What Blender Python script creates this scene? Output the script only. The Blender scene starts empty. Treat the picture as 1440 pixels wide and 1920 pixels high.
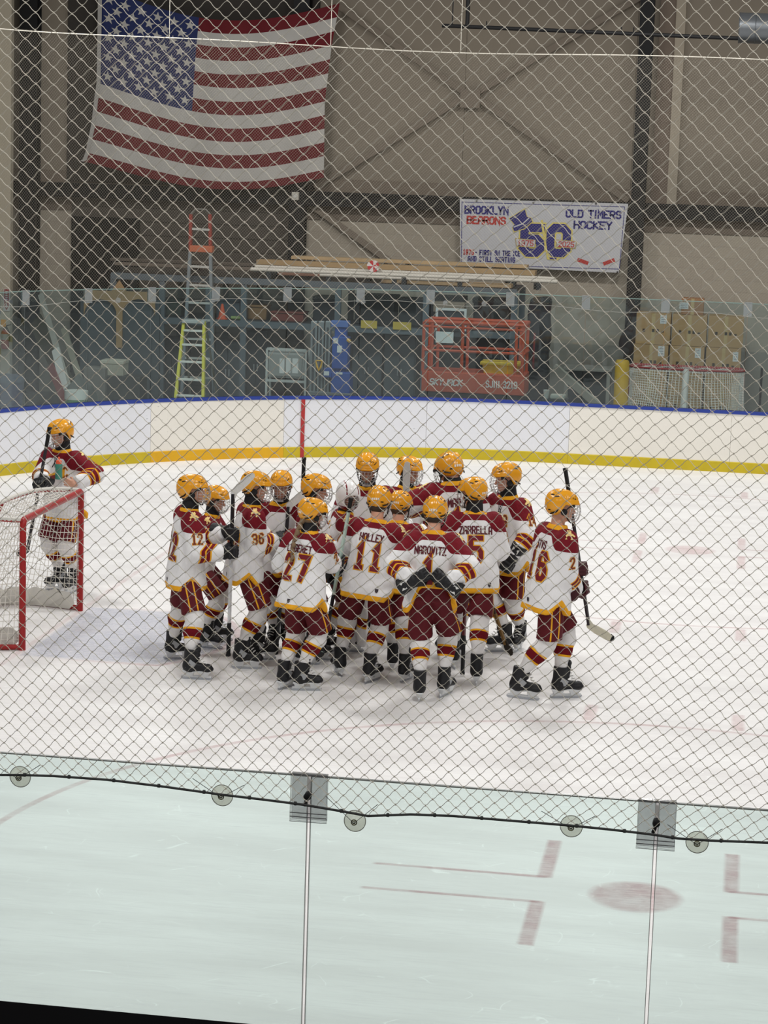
import bpy, bmesh, math, random
import numpy as np
from mathutils import Vector, Matrix, Euler
from mathutils.bvhtree import BVHTree

random.seed(7)
np.random.seed(7)
R = math.radians
PI = math.pi
scene = bpy.context.scene
COL = scene.collection

# ------------------------------------------------------------------ camera
# world: X along the rink (goal line at X=0), Y across the rink (far side +), Z up, ice at Z=0
F_PX, CAM_H, PITCH, ROLL, YAW, CAM_X, CAM_Y = 4250.54, 4.88024, 0.16221, -0.03190, -0.15455, 6.590, -21.199
_fw = Vector((math.sin(YAW) * math.cos(PITCH), math.cos(YAW) * math.cos(PITCH), -math.sin(PITCH)))
_r = Vector((math.cos(YAW), -math.sin(YAW), 0))
_u = _r.cross(_fw)
CR = _r * math.cos(ROLL) - _u * math.sin(ROLL)
CU = _u * math.cos(ROLL) + _r * math.sin(ROLL)
CPOS = Vector((CAM_X, CAM_Y, CAM_H))
cam = bpy.data.cameras.new('camera')
cam.sensor_fit = 'VERTICAL'
cam.sensor_height = 36.0
cam.lens = 36.0 * F_PX / 1920.0
cam.clip_start = 0.1
cam.clip_end = 200
camo = bpy.data.objects.new('camera', cam)
COL.objects.link(camo)
m = Matrix((CR, CU, -_fw)).transposed().to_4x4()
m.translation = CPOS
camo.matrix_world = m
scene.camera = camo


def at(px, py, V):
    """Point of the plane Y = V that the photograph shows at (px, py)."""
    d = _fw + CR * ((px - 720) / F_PX) - CU * ((py - 960) / F_PX)
    return CPOS + d * ((V - CPOS.y) / d.y)


def ice(px, py):
    d = _fw + CR * ((px - 720) / F_PX) - CU * ((py - 960) / F_PX)
    return CPOS + d * (-CPOS.z / d.z)


# ------------------------------------------------------------------ light
w = bpy.data.worlds.new('world')
scene.world = w
w.use_nodes = True
bg = w.node_tree.nodes['Background']
bg.inputs[0].default_value = (1.0, 0.97, 0.93, 1)
bg.inputs[1].default_value = 0.17
LAMP_W = 306.0
for lx in (-2.0, 5.0, 12.0):
    for ly, lk in ((-6.0, .95), (3.0, 1.0), (11.0, 1.12)):
        l = bpy.data.lights.new('rink_lamp_light', 'AREA')
        l.shape = 'RECTANGLE'
        l.size, l.size_y = 1.6, 0.8
        l.energy = LAMP_W * lk
        l.color = (1.0, 0.99, 0.965)
        lo = bpy.data.objects.new('rink_lamp_light', l)
        lo.location = (lx, ly, 9.2)
        COL.objects.link(lo)
for lx in (2.5, 8.5):  # unseen fill lights added over the stand to brighten the near net
    l = bpy.data.lights.new('net_fill_light', 'AREA')
    l.shape = 'RECTANGLE'
    l.size, l.size_y = 1.6, 0.8
    l.energy = 115.0
    l.color = (1.0, 0.965, 0.925)
    lo = bpy.data.objects.new('net_fill_light', l)
    lo.location = (lx, -16.6, 7.6)
    lo.rotation_euler = (R(35), 0, 0)
    COL.objects.link(lo)
scene.view_settings.view_transform = 'Standard'
scene.view_settings.look = 'None'
scene.view_settings.exposure = 0.0
scene.view_settings.gamma = 1.0
scene.view_settings.use_curve_mapping = False
try:
    scene.cycles.transparent_max_bounces = 24
    scene.cycles.max_bounces = 8
except Exception:
    pass


# ------------------------------------------------------------------ materials
def lin(c):
    return tuple(((v / 255) / 12.92 if v <= 10 else (((v / 255) + 0.055) / 1.055) ** 2.4) for v in c)


MATS = {}


def mat(name, rgb, rough=0.6, metal=0.0, var=0.08, scale=6.0, spec=0.3, bump=0.0):
    """Plain surface with a little procedural tone variation; rgb is the sRGB colour of the thing."""
    if name in MATS:
        return MATS[name]
    mt = bpy.data.materials.new(name)
    mt.use_nodes = True
    nt = mt.node_tree
    b = nt.nodes['Principled BSDF']
    c = lin(rgb)
    b.inputs['Roughness'].default_value = rough
    b.inputs['Metallic'].default_value = metal
    b.inputs['Specular IOR Level'].default_value = spec
    tc = nt.nodes.new('ShaderNodeTexCoord')
    nz = nt.nodes.new('ShaderNodeTexNoise')
    nz.inputs['Scale'].default_value = scale
    nz.inputs['Detail'].default_value = 5
    nt.links.new(tc.outputs['Object'], nz.inputs['Vector'])
    mx = nt.nodes.new('ShaderNodeMix')
    mx.data_type = 'RGBA'
    mx.inputs[6].default_value = tuple(v * (1 - var) for v in c) + (1,)
    mx.inputs[7].default_value = tuple(min(1, v * (1 + var)) for v in c) + (1,)
    nt.links.new(nz.outputs['Fac'], mx.inputs[0])
    nt.links.new(mx.outputs[2], b.inputs['Base Color'])
    if bump:
        bp = nt.nodes.new('ShaderNodeBump')
        bp.inputs['Strength'].default_value = bump
        bp.inputs['Distance'].default_value = 0.01
        nt.links.new(nz.outputs['Fac'], bp.inputs['Height'])
        nt.links.new(bp.outputs[0], b.inputs['Normal'])
    MATS[name] = mt
    return mt


def math_node(nt, op, a, b=None, c=None):
    n = nt.nodes.new('ShaderNodeMath')
    n.operation = op
    for i, v in enumerate((a, b, c)):
        if v is None:
            continue
        if isinstance(v, (int, float)):
            n.inputs[i].default_value = v
        else:
            nt.links.new(v, n.inputs[i])
    return n.outputs[0]


def mix_node(nt, fac, a, b):
    n = nt.nodes.new('ShaderNodeMix')
    n.data_type = 'RGBA'
    for i, v in ((0, fac), (6, a), (7, b)):
        if isinstance(v, (int, float)):
            n.inputs[i].default_value = v
        elif isinstance(v, tuple):
            n.inputs[i].default_value = v if len(v) == 4 else v + (1,)
        else:
            nt.links.new(v, n.inputs[i])
    return n.outputs[2]


def attr(nt, name):
    n = nt.nodes.new('ShaderNodeAttribute')
    n.attribute_name = name
    return n.outputs['Fac']


def base(name, rough=0.6, spec=0.3):
    mt = bpy.data.materials.new(name)
    mt.use_nodes = True
    nt = mt.node_tree
    b = nt.nodes['Principled BSDF']
    b.inputs['Roughness'].default_value = rough
    b.inputs['Specular IOR Level'].default_value = spec
    MATS[name] = mt
    return mt, nt, b


def obj_coord(nt, scale=(1, 1, 1)):
    tc = nt.nodes.new('ShaderNodeTexCoord')
    mp = nt.nodes.new('ShaderNodeMapping')
    mp.inputs['Scale'].default_value = scale
    nt.links.new(tc.outputs['Object'], mp.inputs[0])
    return mp.outputs[0]


def noise(nt, vec, scale, detail=4, rough=0.55):
    n = nt.nodes.new('ShaderNodeTexNoise')
    n.inputs['Scale'].default_value = scale
    n.inputs['Detail'].default_value = detail
    n.inputs['Roughness'].default_value = rough
    nt.links.new(vec, n.inputs['Vector'])
    return n.outputs['Fac']


def ramp(nt, v, lo, hi):
    n = nt.nodes.new('ShaderNodeMapRange')
    n.interpolation_type = 'SMOOTHSTEP'
    n.inputs[1].default_value = lo
    n.inputs[2].default_value = hi
    nt.links.new(v, n.inputs[0])
    return n.outputs[0]


# ------------------------------------------------------------------ mesh helpers
def link(o, parent=None):
    COL.objects.link(o)
    if parent is not None:
        o.parent = parent
    return o


def mobj(name, verts, faces, mats, parent=None, smooth=False, idx=None):
    me = bpy.data.meshes.new(name)
    me.from_pydata([tuple(v) for v in verts], [], [tuple(f) for f in faces])
    for mt in (mats if isinstance(mats, (list, tuple)) else [mats]):
        me.materials.append(mt)
    if smooth:
        me.polygons.foreach_set('use_smooth', [True] * len(me.polygons))
    if idx is not None:
        me.polygons.foreach_set('material_index', idx)
    me.update()
    return link(bpy.data.objects.new(name, me), parent)


class MB:
    """Collects boxes, bars, tubes and prisms; build() links them as ONE mesh object."""

    def __init__(self):
        self.v, self.f, self.i, self.mi = [], [], [], 0

    def add(self, vs, fs):
        n = len(self.v)
        self.v += [Vector(v) for v in vs]
        self.f += [[k + n for k in f] for f in fs]
        self.i += [self.mi] * len(fs)
        return self

    def mat(self, k):
        self.mi = k
        return self

    def box(self, lo, hi, bev=0.0):
        (x0, y0, z0), (x1, y1, z1) = lo, hi
        if bev > 0:
            bm = bmesh.new()
            bmesh.ops.create_cube(bm, size=1)
            for v in bm.verts:
                v.co = Vector((x0 + (v.co.x + .5) * (x1 - x0), y0 + (v.co.y + .5) * (y1 - y0), z0 + (v.co.z + .5) * (z1 - z0)))
            bmesh.ops.bevel(bm, geom=list(bm.edges), offset=bev, segments=2, affect='EDGES', profile=0.5)
            bm.verts.index_update()
            self.add([v.co.copy() for v in bm.verts], [[v.index for v in f.verts] for f in bm.faces])
            bm.free()
            return self
        vs = [(x, y, z) for x in (x0, x1) for y in (y0, y1) for z in (z0, z1)]
        return self.add(vs, [(0, 1, 3, 2), (4, 6, 7, 5), (0, 4, 5, 1), (2, 3, 7, 6), (0, 2, 6, 4), (1, 5, 7, 3)])

    def tube(self, pts, r, n=8, closed=False, caps=True):
        pts = [Vector(p) for p in pts]
        rs = r if isinstance(r, (list, tuple)) else [r] * len(pts)
        k = len(pts)
        rings = []
        prev = None
        for i, p in enumerate(pts):
            if closed:
                t = pts[(i + 1) % k] - pts[i - 1]
            else:
                t = pts[min(i + 1, k - 1)] - pts[max(i - 1, 0)]
            t.normalize()
            if prev is None:
                a = Vector((0, 0, 1)) if abs(t.z) < .9 else Vector((1, 0, 0))
                e1 = t.cross(a).normalized()
            else:
                e1 = (prev - t * prev.dot(t))
                e1 = e1.normalized() if e1.length > 1e-6 else t.orthogonal().normalized()
            prev = e1
            e2 = t.cross(e1)
            rings.append([p + (e1 * math.cos(2 * PI * j / n) + e2 * math.sin(2 * PI * j / n)) * rs[i] for j in range(n)])
        vs = [q for rg in rings for q in rg]
        fs = []
        for i in range(k if closed else k - 1):
            a, b = i * n, ((i + 1) % k) * n
            for j in range(n):
                fs.append((a + j, a + (j + 1) % n, b + (j + 1) % n, b + j))
        if caps and not closed:
            fs.append(tuple(range(n))[::-1])
            fs.append(tuple((k - 1) * n + j for j in range(n)))
        return self.add(vs, fs)

    def bar(self, a, b, wx, wy, up=(0, 0, 1)):
        """Rectangular bar from a to b; wx across, wy along up."""
        a, b = Vector(a), Vector(b)
        t = (b - a).normalized()
        s = t.cross(Vector(up))
        s = s.normalized() if s.length > 1e-5 else t.orthogonal().normalized()
        h = s.cross(t)
        vs = [p + s * (sx * wx / 2) + h * (sy * wy / 2) for p in (a, b) for sx, sy in ((-1, -1), (1, -1), (1, 1), (-1, 1))]
        return self.add(vs, [(3, 2, 1, 0), (4, 5, 6, 7), (0, 1, 5, 4), (1, 2, 6, 5), (2, 3, 7, 6), (3, 0, 4, 7)])

    def lathe(self, prof, n=24, at=(0, 0, 0), axis='Z'):
        vs = []
        for (r, z) in prof:
            for j in range(n):
                a = 2 * PI * j / n
                q = (r * math.cos(a), r * math.sin(a), z)
                if axis == 'Y':
                    q = (q[0], q[2], q[1])
                if axis == 'X':
                    q = (q[2], q[0], q[1])
                vs.append(Vector(q) + Vector(at))
        fs = []
        for i in range(len(prof) - 1):
            for j in range(n):
                fs.append((i * n + j, i * n + (j + 1) % n, (i + 1) * n + (j + 1) % n, (i + 1) * n + j))
        fs.append(tuple(range(n))[::-1])
        fs.append(tuple((len(prof) - 1) * n + j for j in range(n)))
        return self.add(vs, fs)

    def prism(self, poly, d, org=(0, 0, 0), ex=(1, 0, 0), ey=(0, 0, 1), ez=(0, 1, 0)):
        """Outline poly (2D) in the plane (ex, ey) at org, thickness d along ez."""
        o, ex, ey, ez = Vector(org), Vector(ex), Vector(ey), Vector(ez)
        k = len(poly)
        vs = [o + ex * x + ey * y for x, y in poly] + [o + ex * x + ey * y + ez * d for x, y in poly]
        fs = [tuple(range(k)), tuple(range(2 * k - 1, k - 1, -1))]
        fs += [(i, i + k, (i + 1) % k + k, (i + 1) % k) for i in range(k)]
        return self.add(vs, fs)

    def build(self, name, mats, parent=None, smooth=False, loc=None):
        vs = self.v
        if loc is not None:
            L = Vector(loc)
            vs = [v - L for v in vs]
        o = mobj(name, vs, self.f, mats, parent, smooth, self.i)
        if loc is not None:
            o.location = loc
        return o


def tag(o, label=None, cat=None, group=None, kind=None):
    if label:
        o['label'] = label
    if cat:
        o['category'] = cat
    if group:
        o['group'] = group
    if kind:
        o['kind'] = kind
    return o


def thing(name, label, cat, loc=(0, 0, 0), rz=0.0, group=None):
    o = bpy.data.objects.new(name, None)
    o.empty_display_size = 0.1
    o.location = loc
    o.rotation_euler = (0, 0, rz)
    link(o)
    return tag(o, label, cat, group)


def shade(o, angle=40):
    """Smooth shading that keeps edges sharper than angle."""
    me = o.data
    me.polygons.foreach_set('use_smooth', [True] * len(me.polygons))
    try:
        me.set_sharp_from_angle(angle=R(angle))
    except Exception:
        pass
    return o


# ------------------------------------------------------------------ block lettering
G = {
    '0': [[(0, 1), (1, 0), (3, 0), (4, 1), (4, 5), (3, 6), (1, 6), (0, 5), (0, 1)]],
    '1': [[(1, 5), (2, 6), (2, 0)], [(1, 0), (3, 0)]],
    '2': [[(0, 4.6), (0, 5), (1, 6), (3, 6), (4, 5), (4, 4), (0, 0), (4, 0)]],
    '3': [[(0, 5), (1, 6), (3, 6), (4, 5), (4, 4), (3, 3.1), (4, 2.2), (4, 1), (3, 0), (1, 0), (0, 1)], [(1.5, 3.1), (3, 3.1)]],
    '4': [[(3, 0), (3, 6), (0, 2), (4, 2)]],
    '5': [[(4, 6), (0, 6), (0, 3.4), (3, 3.4), (4, 2.4), (4, 1), (3, 0), (1, 0), (0, 1)]],
    '6': [[(4, 5), (3, 6), (1, 6), (0, 5), (0, 1), (1, 0), (3, 0), (4, 1), (4, 2.4), (3, 3.4), (0, 3.4)]],
    '7': [[(0, 6), (4, 6), (1.5, 0)]],
    '8': [[(0, 1), (1, 0), (3, 0), (4, 1), (4, 2.2), (3, 3.1), (4, 4), (4, 5), (3, 6), (1, 6), (0, 5), (0, 4), (1, 3.1), (0, 2.2), (0, 1)], [(1, 3.1), (3, 3.1)]],
    '9': [[(0, 1), (1, 0), (3, 0), (4, 1), (4, 5), (3, 6), (1, 6), (0, 5), (0, 3.6), (1, 2.6), (4, 2.6)]],
    'A': [[(0, 0), (0, 5), (1, 6), (3, 6), (4, 5), (4, 0)], [(0, 2.5), (4, 2.5)]],
    'B': [[(0, 0), (0, 6), (3, 6), (4, 5.2), (4, 3.9), (3.2, 3.1), (4, 2.3), (4, .8), (3, 0), (0, 0)], [(0, 3.1), (3.2, 3.1)]],
    'C': [[(4, 5), (3, 6), (1, 6), (0, 5), (0, 1), (1, 0), (3, 0), (4, 1)]],
    'D': [[(0, 0), (0, 6), (3, 6), (4, 5), (4, 1), (3, 0), (0, 0)]],
    'E': [[(4, 6), (0, 6), (0, 0), (4, 0)], [(0, 3.1), (3, 3.1)]],
    'F': [[(4, 6), (0, 6), (0, 0)], [(0, 3.1), (3, 3.1)]],
    'G': [[(4, 5), (3, 6), (1, 6), (0, 5), (0, 1), (1, 0), (3, 0), (4, 1), (4, 3), (2.4, 3)]],
    'H': [[(0, 0), (0, 6)], [(4, 0), (4, 6)], [(0, 3.1), (4, 3.1)]],
    'I': [[(2, 0), (2, 6)]],
    'J': [[(4, 6), (4, 1), (3, 0), (1, 0), (0, 1)]],
    'K': [[(0, 0), (0, 6)], [(4, 6), (.4, 3), (4, 0)]],
    'L': [[(0, 6), (0, 0), (4, 0)]],
    'M': [[(0, 0), (0, 6), (2, 2.5), (4, 6), (4, 0)]],
    'N': [[(0, 0), (0, 6), (4, 0), (4, 6)]],
    'O': [[(0, 1), (1, 0), (3, 0), (4, 1), (4, 5), (3, 6), (1, 6), (0, 5), (0, 1)]],
    'R': [[(0, 0), (0, 6), (3, 6), (4, 5), (4, 3.7), (3, 2.8), (0, 2.8)], [(2.2, 2.8), (4, 0)]],
    'P': [[(0, 0), (0, 6), (3, 6), (4, 5), (4, 3.7), (3, 2.8), (0, 2.8)]],
    'S': [[(4, 5), (3, 6), (1, 6), (0, 5), (0, 4), (1, 3.1), (3, 3.1), (4, 2.2), (4, 1), (3, 0), (1, 0), (0, 1)]],
    'T': [[(2, 0), (2, 6)], [(0, 6), (4, 6)]],
    'U': [[(0, 6), (0, 1), (1, 0), (3, 0), (4, 1), (4, 6)]],
    'V': [[(0, 6), (2, 0), (4, 6)]],
    'W': [[(0, 6), (1, 0), (2, 4), (3, 0), (4, 6)]],
    'Y': [[(0, 6), (2, 3), (4, 6)], [(2, 3), (2, 0)]],
    'Z': [[(0, 6), (4, 6), (0, 0), (4, 0)]],
    '-': [[(.8, 3), (3.2, 3)]],
    '.': [[(2, 0), (2, .4)]],
}
NARROW = {'I': 1.6, '1': 3.0, '.': 1.5, ' ': 2.4, '-': 3.2}


def strokes(text, h, wf=1.0, gap=1.6, step=0.02, slant=0.0):
    """Centred text of height h as polylines in (x, y), y from 0 to h; returns [(polyline)], width."""
    s = h / 6.0
    x = 0.0
    out = []
    for ch in text:
        wd = NARROW.get(ch, 4.0)
        off = -(4.0 - wd) / 2
        for pl in G.get(ch, []):
            pts = [((x + (px + off) * wf) * s + slant * py * s, py * s) for px, py in pl]
            fine = [pts[0]]
            for a, b in zip(pts, pts[1:]):
                k = max(1, int(math.hypot(b[0] - a[0], b[1] - a[1]) / step))
                fine += [(a[0] + (b[0] - a[0]) * t / k, a[1] + (b[1] - a[1]) * t / k) for t in range(1, k + 1)]
            out.append(fine)
        x += wd * wf + gap
    wtot = (x - gap) * s
    return [[(px - wtot / 2, py) for px, py in pl] for pl in out], wtot


def ribbon(pl, wd):
    """Polyline -> quads of width wd with mitred joints (2D)."""
    k = len(pl)
    closed = math.hypot(pl[0][0] - pl[-1][0], pl[0][1] - pl[-1][1]) < 1e-6
    L, Rr = [], []
    pts = [Vector(p) for p in pl]
    for i, p in enumerate(pts):
        a = (p - pts[i - 1]) if i else ((p - pts[-2]) if closed else (pts[1] - p))
        b = (pts[i + 1] - p) if i < k - 1 else ((pts[1] - p) if closed else (p - pts[i - 1]))
        a.normalize()
        b.normalize()
        na, nb = Vector((-a.y, a.x)), Vector((-b.y, b.x))
        n = na + nb
        n = n / max(.35, n.length_squared) * 2 if n.length > 1e-4 else na
        e = Vector((0, 0))
        if not closed and i == 0:
            e = -b * wd * .48
        if not closed and i == k - 1:
            e = a * wd * .48
        L.append(p + n * wd / 2 + e)
        Rr.append(p - n * wd / 2 + e)
    return L, Rr


def flat_text(mb, text, h, org, ex, ey, nrm, wd, wf=1.0, gap=1.6, slant=0.0, lift=0.004):
    org, ex, ey, nrm = Vector(org), Vector(ex), Vector(ey), Vector(nrm)
    pls, wt = strokes(text, h, wf, gap, 9, slant)
    for pl in pls:
        L, Q = ribbon(pl, wd)
        vs = [org + ex * p.x + ey * p.y + nrm * lift for p in L + Q]
        k = len(L)
        mb.add(vs, [(i, i + 1, k + i + 1, k + i) for i in range(k - 1)])
    return wt


def poly_flat(mb, poly, org, ex, ey, nrm, lift):
    org, ex, ey, nrm = Vector(org), Vector(ex), Vector(ey), Vector(nrm)
    mb.add([org + ex * x + ey * y + nrm * lift for x, y in poly], [tuple(range(len(poly)))])

# ================================================================== IMPLICIT SURFACES (bodies, clothing, gloves, boots, helmets)
def surface_nets(xs, ys, zs, D):
    """Zero surface of the grid field D as (verts, quads)."""
    nx, ny, nz = D.shape
    ins = D < 0
    cs = [(0, 0, 0), (1, 0, 0), (0, 1, 0), (1, 1, 0), (0, 0, 1), (1, 0, 1), (0, 1, 1), (1, 1, 1)]
    sl = lambda A, c: A[c[0]:nx - 1 + c[0], c[1]:ny - 1 + c[1], c[2]:nz - 1 + c[2]]
    cnt = sum(sl(ins, c).astype(np.int8) for c in cs)
    act = (cnt > 0) & (cnt < 8)
    I, J, K = np.nonzero(act)
    n = len(I)
    acc = np.zeros((n, 3))
    num = np.zeros(n)
    for a, b in ((0, 1), (2, 3), (4, 5), (6, 7), (0, 2), (1, 3), (4, 6), (5, 7), (0, 4), (1, 5), (2, 6), (3, 7)):
        ca, cb = cs[a], cs[b]
        da = D[I + ca[0], J + ca[1], K + ca[2]]
        db = D[I + cb[0], J + cb[1], K + cb[2]]
        msk = (da < 0) != (db < 0)
        t = np.where(msk, da / np.where(np.abs(da - db) < 1e-12, 1, da - db), 0)
        pa = np.stack([xs[I + ca[0]], ys[J + ca[1]], zs[K + ca[2]]], 1)
        pb = np.stack([xs[I + cb[0]], ys[J + cb[1]], zs[K + cb[2]]], 1)
        acc += np.where(msk[:, None], pa + (pb - pa) * t[:, None], 0)
        num += msk
    V = acc / num[:, None]
    idx = -np.ones(act.shape, int)
    idx[I, J, K] = np.arange(n)
    F = []
    # x edges
    s0, s1 = ins[:-1, 1:-1, 1:-1], ins[1:, 1:-1, 1:-1]
    for d, (A, B) in enumerate(((ins[:-1, 1:-1, 1:-1], ins[1:, 1:-1, 1:-1]), (ins[1:-1, :-1, 1:-1], ins[1:-1, 1:, 1:-1]), (ins[1:-1, 1:-1, :-1], ins[1:-1, 1:-1, 1:]))):
        i, j, k = np.nonzero(A != B)
        fl = A[i, j, k]
        if d == 0:
            q = [idx[i, j, k], idx[i, j + 1, k], idx[i, j + 1, k + 1], idx[i, j, k + 1]]
        elif d == 1:
            q = [idx[i, j, k], idx[i, j, k + 1], idx[i + 1, j, k + 1], idx[i + 1, j, k]]
        else:
            q = [idx[i, j, k], idx[i + 1, j, k], idx[i + 1, j + 1, k], idx[i, j + 1, k]]
        q = np.stack(q, 1)
        q[~fl] = q[~fl][:, ::-1]
        F.append(q)
    F = np.concatenate(F)
    F = F[(F >= 0).all(1)]
    return V, F


def sdf_obj(name, xs, ys, zs, fn, mats, parent=None, attrs=None):
    """fn(P) -> field on points (...,3); attrs: {name: fn(P)} evaluated at the vertices."""
    X, Y, Z = np.meshgrid(xs, ys, zs, indexing='ij')
    D = fn(np.stack([X, Y, Z], -1))
    D[0], D[-1] = np.maximum(D[0], .01), np.maximum(D[-1], .01)
    D[:, 0], D[:, -1] = np.maximum(D[:, 0], .01), np.maximum(D[:, -1], .01)
    D[:, :, 0], D[:, :, -1] = np.maximum(D[:, :, 0], .01), np.maximum(D[:, :, -1], .01)
    V, F = surface_nets(np.asarray(xs), np.asarray(ys), np.asarray(zs), D)
    me = bpy.data.meshes.new(name)
    me.vertices.add(len(V))
    me.vertices.foreach_set('co', V.astype(np.float32).ravel())
    me.loops.add(len(F) * 4)
    me.loops.foreach_set('vertex_index', F.ravel().astype(np.int32))
    me.polygons.add(len(F))
    me.polygons.foreach_set('loop_start', np.arange(0, len(F) * 4, 4, dtype=np.int32))
    me.polygons.foreach_set('use_smooth', np.ones(len(F), bool))
    me.update(calc_edges=True)
    me.validate()
    for mt in (mats if isinstance(mats, (list, tuple)) else [mats]):
        me.materials.append(mt)
    if attrs:
        vals = attrs(V)
        for k, a in vals.items():
            at_ = me.attributes.new(k, 'FLOAT', 'POINT')
            at_.data.foreach_set('value', np.ascontiguousarray(a, dtype=np.float32))
    return link(bpy.data.objects.new(name, me), parent)


def grid(lo, hi, st):
    return np.arange(lo, hi + st, st)


def fine_grid(lo, hi, st, zones):
    """Uniform spacing st with finer spacing inside zones [(lo, hi, st)]."""
    g = []
    x = lo
    while x < hi:
        g.append(x)
        s = st
        for a, b, q in zones:
            if a <= x <= b:
                s = min(s, q)
        x += s
    return np.array(g)


def L3(v):
    return np.sqrt((v * v).sum(-1))


def s_ball(P, c, r):
    return L3(P - np.asarray(c)) - r


def s_ell(P, c, r):
    q = (P - np.asarray(c)) / np.asarray(r)
    k = L3(q)
    return (k - 1) * min(r)


def s_cap(P, a, b, ra, rb, want_t=False):
    a, b = np.asarray(a, float), np.asarray(b, float)
    ab = b - a
    t = np.clip(((P - a) @ ab) / max(ab @ ab, 1e-9), 0, 1)
    d = L3(P - a - t[..., None] * ab) - (ra + (rb - ra) * t)
    return (d, t) if want_t else d


def s_box(P, c, h, r=0.0):
    q = np.abs(P - np.asarray(c)) - (np.asarray(h) - r)
    return L3(np.maximum(q, 0)) + np.minimum(q.max(-1), 0) - r


def smin(a, b, k):
    h = np.clip(.5 + .5 * (b - a) / k, 0, 1)
    return b + (a - b) * h - k * h * (1 - h)


def smax(a, b, k):
    return -smin(-a, -b, k)


def s_step(a, b, x):
    t = np.clip((x - a) / (b - a), 0, 1)
    return t * t * (3 - 2 * t)

# ================================================================== SETTING
def rect(px0, py0, px1, py1, V):
    """X range and Z range that the pixel box covers on the plane Y = V."""
    a, b = at(px0, (py0 + py1) / 2, V), at(px1, (py0 + py1) / 2, V)
    c, d = at((px0 + px1) / 2, py1, V), at((px0 + px1) / 2, py0, V)
    return a.x, b.x, c.z, d.z


# ---- ice
mt, nt, b = base('ice_sheet', 0.42, 0.25)
v = obj_coord(nt)
n1 = noise(nt, obj_coord(nt, (0.35, 1.6, 1)), 1.3, 6, .6)
n2 = noise(nt, obj_coord(nt, (0.9, 14, 1)), 3.0, 4, .7)
scr = nt.nodes.new('ShaderNodeTexVoronoi')
scr.feature = 'DISTANCE_TO_EDGE'
scr.inputs['Scale'].default_value = 1.5
wv = noise(nt, v, 1.2, 3)
cmb = nt.nodes.new('ShaderNodeVectorMath')
cmb.operation = 'MULTIPLY_ADD'
nt.links.new(wv, cmb.inputs[0])
cmb.inputs[1].default_value = (1.6, 1.6, 0)
nt.links.new(v, cmb.inputs[2])
nt.links.new(cmb.outputs[0], scr.inputs['Vector'])
line = ramp(nt, scr.outputs['Distance'], 0.010, 0.002)
brk = ramp(nt, noise(nt, v, 5.0, 3), 0.5, 0.62)
sc = math_node(nt, 'MULTIPLY', math_node(nt, 'MULTIPLY', line, brk), 0.75)
c = mix_node(nt, ramp(nt, n1, .3, .7), lin((222, 220, 219)), lin((235, 234, 233)))
c = mix_node(nt, math_node(nt, 'MULTIPLY', ramp(nt, n2, .46, .72), .5), c, lin((212, 210, 212)))
c = mix_node(nt, sc, c, lin((247, 247, 246)))
nt.links.new(c, b.inputs['Base Color'])
bp = nt.nodes.new('ShaderNodeBump')
bp.inputs['Strength'].default_value = 0.25
bp.inputs['Distance'].default_value = 0.004
nt.links.new(n2, bp.inputs['Height'])
nt.links.new(bp.outputs[0], b.inputs['Normal'])
floor = MB().box((-14, -14.2, -0.2), (26, 14.05, 0)).build('floor', mt)
tag(floor, 'white scraped ice sheet of the rink', kind='structure')


# ---- paint under the ice: ribbons that fade towards their edges
def paint(name, rgb, op, n_lo=.35, n_hi=.65, n_sc=3.0):
    mt, nt, b = base(name, .45, .2)
    b.inputs['Base Color'].default_value = lin(rgb) + (1,)
    tr = nt.nodes.new('ShaderNodeBsdfTransparent')
    mx = nt.nodes.new('ShaderNodeMixShader')
    n = ramp(nt, noise(nt, obj_coord(nt), n_sc, 6, .7), n_lo, n_hi)
    n3 = ramp(nt, noise(nt, obj_coord(nt, (3, 30, 1)), 2.0, 3), .35, .6)
    f = math_node(nt, 'MULTIPLY', math_node(nt, 'MULTIPLY_ADD', n, .5, .5), attr(nt, 'alpha'))
    f = math_node(nt, 'MULTIPLY', math_node(nt, 'MULTIPLY', f, math_node(nt, 'MULTIPLY_ADD', n3, .3, .7)), op)
    nt.links.new(f, mx.inputs[0])
    nt.links.new(tr.outputs[0], mx.inputs[1])
    nt.links.new(b.outputs[0], mx.inputs[2])
    nt.links.new(mx.outputs[0], nt.nodes['Material Output'].inputs[0])
    return mt


M_PAINT_R = paint('ice_paint_red', (182, 106, 116), .36)
M_PAINT_F = paint('ice_paint_red_faint', (190, 120, 124), .26)
M_PAINT_G = paint('ice_paint_goal_line', (200, 130, 130), .16)
M_PAINT_B = paint('ice_paint_blue', (186, 191, 210), .42, .2, .6, 1.2)


def alpha_mesh(name, verts, faces, alpha, mt):
    o = mobj(name, verts, faces, mt, floor)
    a = o.data.attributes.new('alpha', 'FLOAT', 'POINT')
    a.data.foreach_set('value', alpha)
    return o


def ice_line(name, pts, wd, mt, z=0.0012):
    pts = [Vector((p[0], p[1], z)) for p in pts]
    vs, fs, al = [], [], []
    k = len(pts)
    prof = ((-1, 0), (-.55, 1), (.55, 1), (1, 0))
    for i, p in enumerate(pts):
        t = (pts[min(i + 1, k - 1)] - pts[max(i - 1, 0)]).normalized()
        s = Vector((-t.y, t.x, 0))
        for q, a in prof:
            vs.append(p + s * q * wd * .62)
            al.append(a * (0.0 if i in (0, k - 1) else 1.0))
    for i in range(k - 1):
        for j in range(3):
            fs.append((i * 4 + j, i * 4 + j + 1, i * 4 + j + 5, i * 4 + j + 4))
    return alpha_mesh(name, vs, fs, al, mt)


def seg(a, b, n=10):
    return [(a[0] + (b[0] - a[0]) * t, a[1] + (b[1] - a[1]) * t) for t in [-.03] + [i / n for i in range(n + 1)] + [1.03]]


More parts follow.
